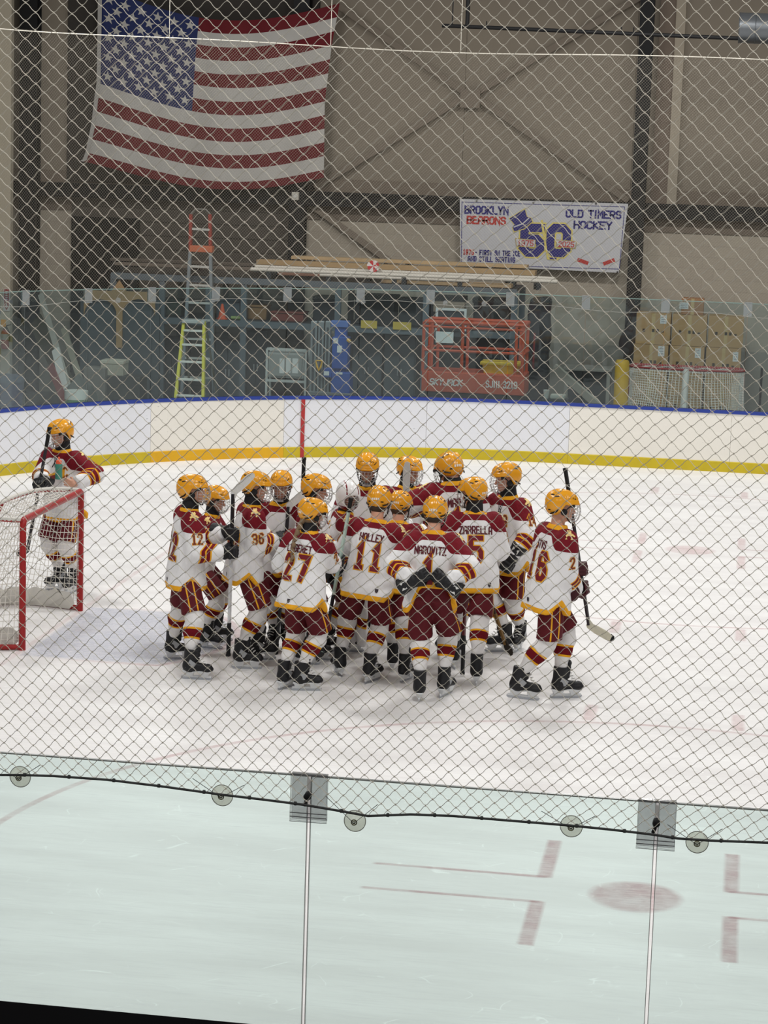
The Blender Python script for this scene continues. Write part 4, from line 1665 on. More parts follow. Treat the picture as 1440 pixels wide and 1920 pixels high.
        return {'yoke': yk, 'hem': t - hem_z(x, y), 'col': np.where(np.hypot(x, y) < .125, t - .548, -1.0), 'sl': sl, 'arm': dt - best - .0}

    pts = np.array([npv(v) for v in (*sh.values(), *elbow.values(), *wrist.values(), P0, neck)])
    lo, hi = pts.min(0) - .13, pts.max(0) + .13
    lo[:2] = np.minimum(lo[:2], nP[:2] - .25)
    hi[:2] = np.maximum(hi[:2], nP[:2] + .25)
    lo[2] = min(lo[2], nP[2] - .22)
    st = .0155
    jo = sdf_obj('jersey', grid(lo[0], hi[0], st), grid(lo[1], hi[1], st), grid(lo[2], hi[2], st), jersey_fn, M_JERSEY, root, jersey_attr)
    jb = BVHTree.FromPolygons([v.co[:] for v in jo.data.vertices], [p.vertices[:] for p in jo.data.polygons])
    # lettering on the back, sleeves and chest
    if num:
        wf = .56 if len(num) > 1 else .66
        o1, o2 = text_quads(num, .215, .064, wf, 2.6), text_quads(num, .215, .043, wf, 2.6)
        mb = MB()
        wrap(mb.mat(0), jb, o1, P0 + Zt * .115, Xt, Zt, -Yt, .004)
        wrap(mb.mat(1), jb, o2, P0 + Zt * .115, Xt, Zt, -Yt, .007)
        if mb.v:
            mb.build('back_number', [M_GOLDT, M_MARRT], jo)
    if name:
        mb = MB()
        wrap(mb, jb, text_quads(name, .064, .0125, .60, 1.25, .22), P0 + Zt * .372, Xt, Zt, -Yt, .005)
        if mb.v:
            mb.build('name_lettering', mat('dark_maroon_twill', (84, 20, 32), .6), jo)
    for s_ in (-1, 1):
        ad = (elbow[s_] - sh[s_]).normalized()
        n = (Xt * s_ - ad * (Xt * s_).dot(ad)).normalized()
        ey = -ad
        ex = (-n).cross(ey).normalized()
        if sleeve:
            mb = MB()
            O_ = sh[s_] + ad * .225
            wrap(mb.mat(0), jb, text_quads(sleeve, .090, .024, .62, 1.6), O_, ex, ey, n, .004, .3)
            wrap(mb.mat(1), jb, text_quads(sleeve, .090, .013, .62, 1.6), O_, ex, ey, n, .006, .3)
            if mb.v:
                mb.build('sleeve_number', [M_GOLDT, mat('sleeve_maroon', (110, 44, 40), .6)], jo)
        n2 = (Xt * s_ * .8 + Zt * .5 + Yt * (-.25)).normalized()
        ex = (-n2).cross(Zt).normalized()
        ey = ex.cross(-n2).normalized()
        mb = MB()
        k = len(EMBL)
        tri = [[(0, 0), EMBL[i], EMBL[(i + 1) % k]] for i in range(k)]
        tri = [[(p[0] * 1.05 * s_, p[1] * 1.05) for p in t_] for t_ in tri]
        wrap(mb, jb, tri, sh[s_] + Zt * .02, ex, ey, n2, .005, .3)
        if mb.v:
            mb.build('shoulder_emblem', M_EMBL, jo)
    if letter:
        mb = MB()
        O_ = P0 - Xt * (.13 if letter == 'C' else .085) + Zt * .31
        wrap(mb.mat(0), jb, text_quads(letter, .095, .026, .60, 1.5), O_, -Xt, Zt, Yt, .004)
        wrap(mb.mat(1), jb, text_quads(letter, .095, .014, .60, 1.5), O_, -Xt, Zt, Yt, .006)
        if mb.v:
            mb.build('chest_letter', [M_GOLDT, MATS.get('sleeve_maroon') or M_MARRT], jo)
    if letter or cap:
        mb = MB()
        for x0, x1 in ((-.035, .002), (.035, -.002), (-.02, .03), (.02, -.03)):
            wrap(mb, jb, [[(x0, .52), (x0 + .008, .52), (x1 + .008, .40), (x1, .40)]], P0, -Xt, Zt, Yt, .006)
        if mb.v:
            mb.build('collar_lace', M_BLACKP, jo)
    if badge is not None:
        mb = MB()
        bx, bt = badge
        wrap(mb, jb, [[(-.016, .02), (.016, .02), (.014, -.008), (0, -.022), (-.014, -.008)]], P0 + Zt * bt + Xt * bx, Xt, Zt, -Yt, .004)
        if mb.v:
            mb.build('hem_badge', M_DKTEXT, jo)

    # ---- pants
    hn, kn = {s_: npv(hip[s_]) for s_ in hip}, {s_: npv(knee[s_]) for s_ in knee}

    def pants_fn(P):
        x, y, t = tf(P)
        k = (np.abs(x / .180) ** 2.5 + np.abs(y / .136) ** 2.5) ** (1 / 2.5)
        d = np.maximum((k - 1) * .13, np.abs(t - .05) - .12)
        for s_ in (-1, 1):
            ax = kn[s_] - hn[s_]
            l_ = np.linalg.norm(ax)
            c = s_cap(P, hn[s_], kn[s_], .102, .118)
            c = np.maximum(c, ((P - hn[s_]) @ (ax / l_)) - l_ * .985)
            d = smin(d, c, .035)
        return d + .004 * np.sin(19 * P[..., 2] + 11 * P[..., 0] + seed)

    def pants_attr(V):
        side_, out_ = np.zeros(len(V)), np.zeros(len(V))
        best = np.full(len(V), 9.0)
        for s_ in (-1, 1):
            ax = kn[s_] - hn[s_]
            ax = ax / np.linalg.norm(ax)
            fx = np.array([0, 1.0, 0]) - ax * ax[1]
            fx /= np.linalg.norm(fx)
            rx = np.cross(fx, ax) * 1.0
            rel = V - hn[s_]
            d = s_cap(V, hn[s_], kn[s_], .102, .118)
            o_ = (rel @ np.array([1.0, 0, 0])) * s_
            side_ = np.where(d < best, rel @ fx, side_)
            out_ = np.where(d < best, o_ - .05, out_)
            best = np.minimum(best, d)
        return {'side': side_, 'outer': out_}

    pts = np.array([*hn.values(), *kn.values()])
    lo, hi = pts.min(0) - .17, pts.max(0) + .17
    lo[:2] = np.minimum(lo[:2], nP[:2] - .22)
    hi[:2] = np.maximum(hi[:2], nP[:2] + .22)
    hi[2] = nP[2] + .19
    sdf_obj('pants', grid(lo[0], hi[0], .0165), grid(lo[1], hi[1], .0165), grid(lo[2] + .1, hi[2], .0165), pants_fn, M_PANTS, root, pants_attr)

    # ---- socks, skates
    for s_ in (-1, 1):
        K_, A_ = npv(knee[s_]), npv(ank[s_])
        K2 = K_ + (npv(hip[s_]) - K_) * .10
        fd = npv(fdir[s_])
        mid = K_ * .58 + A_ * .42

        def sock_fn(P):
            d = s_cap(P, K2, K_ * .8 + A_ * .2 + fd * .008, .092, .086)
            d = smin(d, s_cap(P, K_ * .8 + A_ * .2 + fd * .008, mid - fd * .008, .086, .084), .02)
            d = smin(d, s_cap(P, mid - fd * .008, A_, .084, .040), .02)
            return d + .003 * np.sin(60 * P[..., 2] + 10 * P[..., 0])

        ax = A_ - K_
        la = np.linalg.norm(ax)
        pts = np.stack([K2, A_])
        lo, hi = pts.min(0) - .11, pts.max(0) + .11
        if not goalie:
            sdf_obj('sock', grid(lo[0], hi[0], .014), grid(lo[1], hi[1], .014), grid(lo[2], hi[2], .014), sock_fn, M_SOCK, root, lambda V: {'t': ((V - K_) @ (ax / la)) / la})
        else:
            def pad_fn(P):
                e1 = ax / la
                q = P - K_
                lz = q @ (-e1)
                ly = q @ fd
                lx = q @ np.cross(fd, np.array([0, 0, 1.0]))
                d = s_box(np.stack([lx, ly, lz], -1), (0, .055, -.06), (.145, .055, .38), .04)
                return d + .006 * np.cos(lz * 30)
            lo2, hi2 = pts.min(0) - .36, pts.max(0) + .36
            lo2[2] = max(lo2[2], .03)
            po = sdf_obj('leg_pad', grid(lo2[0], hi2[0], .018), grid(lo2[1], hi2[1], .018), grid(lo2[2], hi2[2], .018), pad_fn, M_SOCK, root, lambda V: {'t': ((V - K_) @ (ax / la)) / la})
            sdf_obj('sock', grid(lo[0], hi[0], .014), grid(lo[1], hi[1], .014), grid(lo[2], hi[2], .014), sock_fn, M_SOCK, root, lambda V: {'t': ((V - K_) @ (ax / la)) / la})
        yw, fp = (foot_yaw[0], foot_pitch[0]) if s_ < 0 else (foot_yaw[1], foot_pitch[1])
        so = link(bpy.data.objects.new('skate', BOOT), root)
        so.location = foot[s_]
        so.rotation_euler = (Matrix.Rotation(-R(yw), 3, 'Z') @ Matrix.Rotation(-R(fp), 3, 'X')).to_euler()
        for nm, dm in (('blade_holder', HOLDER), ('blade', BLADE), ('lace', LACES), ('boot_marking', BOOTMARK)):
            link(bpy.data.objects.new(nm, dm), so)

    # ---- gloves
    for s_ in (-1, 1):
        if s_ < 0 and bare_left:
            continue
        dm = {('k', 1): GLOVE_R, ('k', -1): GLOVE_L, ('m', 1): GLOVE_RM, ('m', -1): GLOVE_LM}[gloves, s_]
        go = link(bpy.data.objects.new('glove', dm), root)
        c_, M_ = gm[s_]
        mw = (M_ * 1.17).to_4x4()
        mw.translation = c_
        go.matrix_local = mw
        if gloves == 'k':
            link(bpy.data.objects.new('cuff_lettering', GLOVE_MARK), go)

    # ---- body: one continuous surface from the head to the ankles
    nH, MHn = npv(hc), np.array(MH)
    hfr = lambda P: (P - nH) @ MHn

    def head_fn(Q):
        x, y, z = Q[..., 0], Q[..., 1], Q[..., 2]
        d = s_ell(Q, (0, -.008, .025), (.078, .098, .100))
        d = smin(d, s_ell(Q, (0, .020, -.055), (.060, .072, .062)), .03)
        d = smin(d, s_ell(Q, (0, .066, -.092), (.026, .024, .022)), .025)
        d = smin(d, s_cap(Q, (0, .088, .006), (0, .112, -.030), .010, .014), .012)
        d = smin(d, s_cap(Q, (-.045, .078, .026), (.045, .078, .026), .012, .012), .012)
        for s_ in (-1, 1):
            d = smax(d, -s_ball(Q, (s_ * .032, .106, .004), .016), .012)
            d = smin(d, s_ball(Q, (s_ * .032, .080, .004), .0135), .004)
            d = smin(d, s_ell(Q, (s_ * .076, -.005, -.008), (.010, .022, .032)), .008)
            d = smin(d, s_ball(Q, (s_ * .042, .066, -.030), .020), .02)
        d = smin(d, s_cap(Q, (-.018, .087, -.062), (.018, .087, -.062), .007, .007), .006)
        return d

    fing = []
    if bare_left:
        c_, M_ = gm[-1]
        for x, l_, sp in ((-.030, .80, -.10), (-.010, .96, -.02), (.010, 1.0, .05), (.030, .92, .12)):
            p0 = c_ + M_ @ Vector((x, .075, 0))
            p1 = c_ + M_ @ Vector((x + sp * .045, .075 + .045 * l_, -.006))
            p2 = c_ + M_ @ Vector((x + sp * .07, .075 + .068 * l_, -.026))
            p3 = c_ + M_ @ Vector((x + sp * .075, .075 + .072 * l_, -.046))
            fing += [(npv(p0), npv(p1), .0100, .0092), (npv(p1), npv(p2), .0092, .0085), (npv(p2), npv(p3), .0085, .0075)]
        t0, t1, t2 = (c_ + M_ @ Vector(v) for v in ((.030, .018, -.006), (.054, .050, -.020), (.052, .078, -.034)))
        fing += [(npv(t0), npv(t1), .0135, .0110), (npv(t1), npv(t2), .0110, .0090)]
        palm = [(npv(c_ + M_ @ Vector((x, .006, 0))), npv(c_ + M_ @ Vector((x * 1.5, .072, 0))), .017, .0135) for x in (-.018, 0, .018)]

    def body_fn(P):
        d = s_ell(P - nP, (0, 0, 0), (.11, .06, .09))
        d = smin(d, s_cap(P, nP, npv(P0 + Zt * .42), .085, .095), .05)
        d = smin(d, s_cap(P, npv(sh[-1]), npv(sh[1]), .055, .055), .05)
        d = smin(d, s_cap(P, npv(neck - Zt * .05), npv(hc - Zh * .06 - Yh * .02), .064, .056), .03)
        for s_ in (-1, 1):
            S_, E_, W_ = npv(sh[s_]), npv(elbow[s_]), npv(wrist[s_])
            d = smin(d, s_cap(P, S_, E_, .052, .042), .02)
            d = smin(d, s_cap(P, E_, W_, .043, .029), .015)
            if not (bare_left and s_ < 0):
                M_ = gm[s_][1]
                d = smin(d, s_cap(P, W_, npv(gm[s_][0] + M_ @ Vector((0, .07, -.01))), .026, .024), .015)
            d = smin(d, s_cap(P, hn[s_], kn[s_], .085, .058), .03)
            d = smin(d, s_cap(P, kn[s_], npv(ank[s_]), .058, .040), .02)
            d = smin(d, s_cap(P, npv(ank[s_]), npv(foot[s_] + Vector((0, 0, .125))), .032, .024), .02)
        for a_, b_, r0, r1 in fing:
            d = smin(d, s_cap(P, a_, b_, r0, r1), .004)
        if bare_left:
            for a_, b_, r0, r1 in palm:
                d = smin(d, s_cap(P, a_, b_, r0, r1), .012)
        return smin(d, head_fn(hfr(P)), .012)

    def body_attr(V):
        q = hfr(V)
        x, y, z = q[:, 0], q[:, 1], q[:, 2]
        f = y > .05
        sm = lambda d, w_: s_step(w_, 0, d)
        lip = sm(np.maximum(np.abs(x) / 3.2, np.abs(z + .062)), .010) * f
        brow = sm(np.hypot((np.abs(x) - .034) / 3.0, z - .028), .009) * f
        ew = sm(np.hypot((np.abs(x) - .032) / 1.5, z - .004), .010) * f
        ir = sm(np.hypot(np.abs(x) - .032, z - .004), .010) * f
        return {'lip': lip, 'brow': brow, 'eyewhite': ew, 'iris': ir}

    pts = np.array([npv(v) for v in (*sh.values(), *elbow.values(), *wrist.values(), *foot.values(), *knee.values(), P0, hc)])
    lo, hi = pts.min(0) - .16, pts.max(0) + .16
    lo[2] = .05
    zx, zy, zz = [(nH[0] - .10, nH[0] + .10, .0085)], [(nH[1] - .11, nH[1] + .14, .0085)], [(nH[2] - .13, nH[2] + .06, .0085)]
    if bare_left:
        g0 = npv(gm[-1][0])
        g1 = npv(gm[-1][0] + gm[-1][1] @ Vector((0, .12, 0)))
        for k_, zn in enumerate((zx, zy, zz)):
            zn.append((min(g0[k_], g1[k_]) - .06, max(g0[k_], g1[k_]) + .06, .006))
    bo = sdf_obj('body', fine_grid(lo[0], hi[0], .024, zx), fine_grid(lo[1], hi[1], .024, zy), fine_grid(lo[2], hi[2], .026, zz), body_fn, skin, root, body_attr)

    # ---- head gear
    mh = MH.to_4x4()
    mh.translation = hc
    if goalie:
        ho = link(bpy.data.objects.new('goalie_mask', MASK), root)
        link(bpy.data.objects.new('face_cage', MASKCAGE), ho)
    else:
        ho = link(bpy.data.objects.new('helmet', HELM), root)
        subs = [('vent_pattern', VENTS), ('chin_strap', STRAP), ('face_cage', CAGE), ('chin_cup', CHINCUP), ('nape_lettering', NAPE)]
        if sticker:
            subs.append(('sticker', STICKER))
        for nm, dm in subs:
            link(bpy.data.objects.new(nm, dm), ho)
    ho.matrix_local = mh
    if guard:
        n0, n1 = npv(neck - Zt * .005), npv(hc - Zh * .085 - Yh * .012)
        gd = lambda P: np.maximum(s_cap(P, n0, n1, .086, .074), -s_cap(P, n0, n1, .05, .05))
        pts = np.stack([n0, n1])
        lo, hi = pts.min(0) - .10, pts.max(0) + .085
        hi[2] = n1[2] + .02
        sdf_obj('neck_guard', grid(lo[0], hi[0], .011), grid(lo[1], hi[1], .011), grid(lo[2], hi[2], .011), gd, mat('neck_guard_black', (28, 27, 30), .8), root)
    if hair is not None:
        hm = mat('hair_%d_%d_%d' % hair, hair, .7, var=.4, scale=30)
        hf_ = lambda P: np.maximum(np.maximum(s_ell(hfr(P), (0, -.030, -.030), (.088, .088, .085)), hfr(P)[..., 2] - .01), hfr(P)[..., 1] - .01)
        sdf_obj('hair', grid(nH[0] - .12, nH[0] + .12, .01), grid(nH[1] - .15, nH[1] + .12, .01), grid(nH[2] - .14, nH[2] + .04, .01), hf_, hm, root)
        if braid:
            mb = MB()
            p = hc - Zh * .07 - Yh * .085
            pts, rs = [], []
            for i in range(29):
                f = i / 28
                q = p.lerp(P0 + Zt * .27 - Yt * .175 - Xt * .03, f) - Yt * (.045 * math.sin(PI * f))
                pts.append(q + Xt * .008 * math.sin(i * 1.57))
                rs.append((.026 - .012 * f) * (1 + .22 * math.sin(i * 1.57)))
            shade(mb.tube(pts, rs, 10).build('braid', hm, root), 60)
    return root


# sticks first: the hands close around them
def px3(x, y, V):
    return at(x, y, V)


GRP = 'hockey sticks held by the huddle'
sk12_b, sk12_h = px3(428, 1228, -1.30), px3(437, 925, -1.25)
stick('white shafted stick held upright, taped blade up, by the player with sleeve number 12', sk12_b, sk12_h, px3(476, 890, -1.15), (206, 207, 210), (198, 197, 194), .30, tip=False, lower_rgb=(28, 28, 32), group=GRP)
sk16_b, sk16_h = px3(1060, 880, -1.22), px3(1104, 1172, -1.30)
stick('black stick with pale taped blade carried by the player walking at the right', sk16_b, sk16_h, px3(1150, 1198, -1.34), (44, 38, 42), (196, 192, 172), .20, group=GRP)
sk27_b, sk27_h = px3(658, 936, -1.25), px3(606, 1222, -1.22)
stick('stick with pale green upper shaft and black butt tape held by the braided player', sk27_b, sk27_h, px3(590, 1236, -1.10), (176, 198, 188), (40, 40, 42), .12, lower_rgb=(32, 32, 36), tip=False, group=GRP)
sk5_b, sk5_h = px3(517, 1236, -.42), px3(541, 950, -.38)
stick('stick held blade up between the braided player and the helmets behind her', sk5_b, sk5_h, px3(574, 922, -.32), (36, 36, 40), (206, 206, 204), .15, tip=False, group=GRP)
sk6_b, sk6_h = px3(570, 860, .22), px3(556, 1200, .20)
stick('black taped stick butt rising behind the huddle near the goal line stripe', sk6_b, sk6_h, px3(538, 1204, .28), (40, 38, 40), (42, 42, 44), .45, tip=False, group=GRP)
skz_b, skz_h = px3(867, 1262, -.80), px3(876, 1030, -.42)
stick('dark maroon stick shaft with black end beside the legs of number 5', skz_b, skz_h, px3(890, 1015, -.35), (92, 30, 36), (42, 42, 44), .35, tip=False, group=GRP)
sk12f_b, sk12f_h = px3(770, 1150, .50), px3(762, 922, .50)
stick('stick with grey taped blade upright before a helmet at the back of the huddle', sk12f_b, sk12f_h, px3(763, 868, .50), (36, 36, 40), (186, 186, 184), .1, tip=False, group=GRP)
sk14_b, sk14_h = px3(897, 1055, .20), px3(948, 1210, .05)
stick('stick with brown lower end slanting to the ice right of number 5', sk14_b, sk14_h, px3(962, 1226, .0), (60, 44, 36), (48, 42, 36), .2, tip=False, lower_rgb=(120, 92, 52), group=GRP)
skc_b, skc_h = px3(93, 803, 1.35), px3(52, 1030, 1.45)
stick('black stick leaning in the arm of the player behind the goal', skc_b, skc_h, px3(30, 1040, 1.5), (46, 44, 48), (50, 50, 52), .2, tip=False, group=GRP)


def lerp_px(b_, h_, y):
    """Point of the stick b_-h_ whose picture height is y."""
    best = None
    for i in range(101):
        p = b_.lerp(h_, i / 100)
        d = p - CPOS
        yy = 960 - F_PX * d.dot(CU) / d.dot(_fw)
        if best is None or abs(yy - y) < best[0]:
            best = (abs(yy - y), p)
    return best[1]


g = lambda b_, h_, y, s=1: ('grip', lerp_px(b_, h_, y), (h_ - b_).normalized(), s)

# 1 the captain behind the goal
player('person standing behind the red goal with letter C on the chest, holding a green bottle', ((134, 1112), (106, 1106)), 204, 788, lean=4, head=(14, 14),
       letter='C', sleeve='1', cap=1, bare_left=True, hands={-1: ('px', px3(140, 908, 1.46), (0, -1, -.1), (.96, .2, .16)), 1: ('px', px3(80, 902, 1.42), (0, -.5, -.8), (-.3, .9, .1))},
       poles={-1: (-1, -.05, -.45), 1: (1, -.2, -.9)}, hair=(60, 46, 36))
# 2 number 12
player('person at the left edge of the huddle with sleeve number 12, holding a white stick', ((334, 1236), (368, 1274)), 76, 890, hx=362, lean=2, twist=-14, head=(6, 2),
       num='12', sleeve='12', foot_yaw=(-4, 12), hands={1: g(sk12_b, sk12_h, 1036, -1), -1: g(sk12_b, sk12_h, 1000, 1)}, hair=(40, 30, 26), poles={1: (.5, -.6, -.8), -1: (-.3, -.2, -1)}, badge=(.02, -.10))
# 3 behind number 12
player('person mostly hidden behind the player with sleeve number 12, yellow helmet and face showing', ((412, 1203), (394, 1216)), 84, 911, hx=405, lean=14, head=(18, 14), hair=(96, 74, 52), pel_dz=-.04)
# 4 number 36
player('person facing right with 36 on the sleeve, behind the upright white stick', ((490, 1238), (462, 1254)), 66, 884, hx=480, lean=6, head=(18, 10), num='30', sleeve='36', foot_yaw=(-6, 16),
       hands={1: ('px', px3(516, 1012, -.80), (-.6, 0, -.6))}, poles={1: (.6, -.8, -.5)}, hair=(36, 30, 28), badge=(.05, -.10))
# 5 facing the camera
player('person facing the camera in a caged yellow helmet, beside the player with sleeve number 36', ((536, 1216), (510, 1218)), 176, 884, hx=527, lean=8, head=(0, 10), hands={-1: ('at', (-.14, .28, 1.20)), 1: g(sk5_b, sk5_h, 1010)}, skin=M_SKIN2)
# 6 profile to the right
player('person seen in profile facing right behind the braided player, below the black stick butt', ((572, 1246), (594, 1236)), 92, 889, hx=593, lean=6, head=(0, 10), hands={-1: ('at', (-.10, .22, 1.05)), 1: ('at', (.10, .22, 1.0))}, hair=(44, 34, 30))
# 7 number 27 with the braid
player('person with a long braid down the back of a jersey numbered 27', ((538, 1290), (574, 1295)), 24, 933, hx=586, lean=8, twist=4, head=(26, 16), name='LINGERET', num='27', sleeve='2', braid=True, hair=(120, 98, 74),
       foot_yaw=(2, 52), hands={1: g(sk27_b, sk27_h, 1050, -1)}, poles={1: (.6, -.4, -1)}, guard=True, badge=(-.02, -.10))
# 8 goalie
player('person in a white goalie mask in the middle of the huddle', ((622, 1222), (656, 1222)), 70, 903, hx=652, lean=10, head=(78, 8), goalie=True, pel_dz=-.03, hands={-1: ('at', (-.16, .24, .98)), 1: ('at', (.22, .26, 1.02))}, sleeve='1', num='1', pel=(0, -.04))
# 9 back of the huddle, facing the camera
player('person facing the camera at the back of the huddle, head above the goalie mask', ((704, 1196), (678, 1197)), 178, 851, hx=689, lean=10, head=(-4, 18), skin=M_SKIN2)
# 10 number 11
player('person with 11 on the back, left of the player with gloves behind the back', ((634, 1264), (698, 1278)), 4, 911, hx=711, side=5, lean=10, head=(2, 26), name='HOLLEY', num='11', sleeve='11', sticker=True, foot_yaw=(-30, 18),
       hands={-1: ('at', (-.30, .22, 1.00)), 1: ('at', (.30, .34, 1.12))}, poles={-1: (-1, -.3, -.4), 1: (1, -.3, -.3)}, pel=(.02, -.09), guard=False, hair=(60, 48, 40), badge=(.13, -.08))
# 11 behind the two in front
player('person whose yellow helmet shows between number 11 and the gloves-behind-back player', ((736, 1254), (762, 1276)), 6, 920, hx=751, pel=(0, .16), lean=19, head=(8, 26), sticker=True, hands={-1: ('at', (-.10, .32, 1.05)), 1: ('at', (.10, .32, 1.05))}, guard=False, hair=(70, 54, 42))
# 12 behind the upright blade
player('person at the back of the huddle whose face is partly behind an upright stick blade', ((744, 1177), (774, 1173)), 128, 856, hx=768, lean=8, head=(-6, 12), skin=M_SKIN2, hands={1: g(sk12f_b, sk12f_h, 1000)})
# 13 back turned, number 4
player('person at the back of the huddle turned away, MAR and 4 on the back', ((830, 1234), (860, 1231)), -8, 851, hx=842, lean=4, side=-3, drop=.075, head=(-34, 30), name='MAR', num='4', hands={-1: ('at', (-.34, .20, 1.26)), 1: ('at', (.08, .32, 1.12))}, poles={-1: (-.6, -.6, .0)}, sticker=True)
# 14 hands behind the back
player('person with both black gloves behind the lower back, front of the huddle', ((786, 1311), (836, 1304)), 3, 931, hx=816, lean=7, head=(-2, 24), name='NAROWITZ', num='1', sleeve='1', sticker=True, hem_lift=.24, foot_yaw=(-10, 14),
       hands={-1: ('at', (-.175, -.215, 1.115), (.1, 1, 0), (.82, -.05, .50)), 1: ('at', (.135, -.215, 1.115), (-.1, 1, 0), (-.82, -.05, .50))}, poles={-1: (-1, -.15, -.45), 1: (1, -.15, -.45)}, guard=False, hair=(52, 40, 34))
# 15 number 5
player('person with 5 on the back, right of the gloves-behind-back player', ((846, 1250), (892, 1280)), -14, 895, hx=886, lean=8, head=(-44, 14), name='ZARRELLA', num='5', sleeve='5', foot_yaw=(-8, 6),
       hands={-1: ('at', (-.28, .26, 1.16)), 1: ('at', (.16, .32, 1.08))}, poles={-1: (-.8, -.3, -.4)}, hair=(48, 38, 32), badge=(.13, -.10))
# 16 the alternate
player('person facing left with letter A on the chest and 14 on the sleeve', ((972, 1219), (936, 1222)), 222, 869, hx=949, lean=5, head=(22, 10), letter='A', sleeve='14', num='14', foot_yaw=(-34, 28),
       hands={-1: ('px', px3(960, 1046, .0), (.5, -.2, -.6), (.38, .35, -.85)), 1: ('at', (.16, .26, 1.0))}, poles={-1: (-1, -.5, -.5)}, skin=M_SKIN, hair=(40, 32, 28))
# 17 walking at the right
player('person striding right, apart from the huddle, with 16 on the back and a black stick', ((1060, 1309), (979, 1313)), 62, 917, lean=6, twist=-6, head=(12, 8), name='STVS', num='16', sleeve='2', gloves='m', foot_yaw=(8, 16), foot_pitch=(0, 6),
       hands={1: g(sk16_b, sk16_h, 1102, -1), -1: g(sk16_b, sk16_h, 1066, -1)}, poles={1: (.6, -.6, -.7), -1: (-.4, -.2, -1)}, guard=False, hair=None, badge=(-.02, -.09))

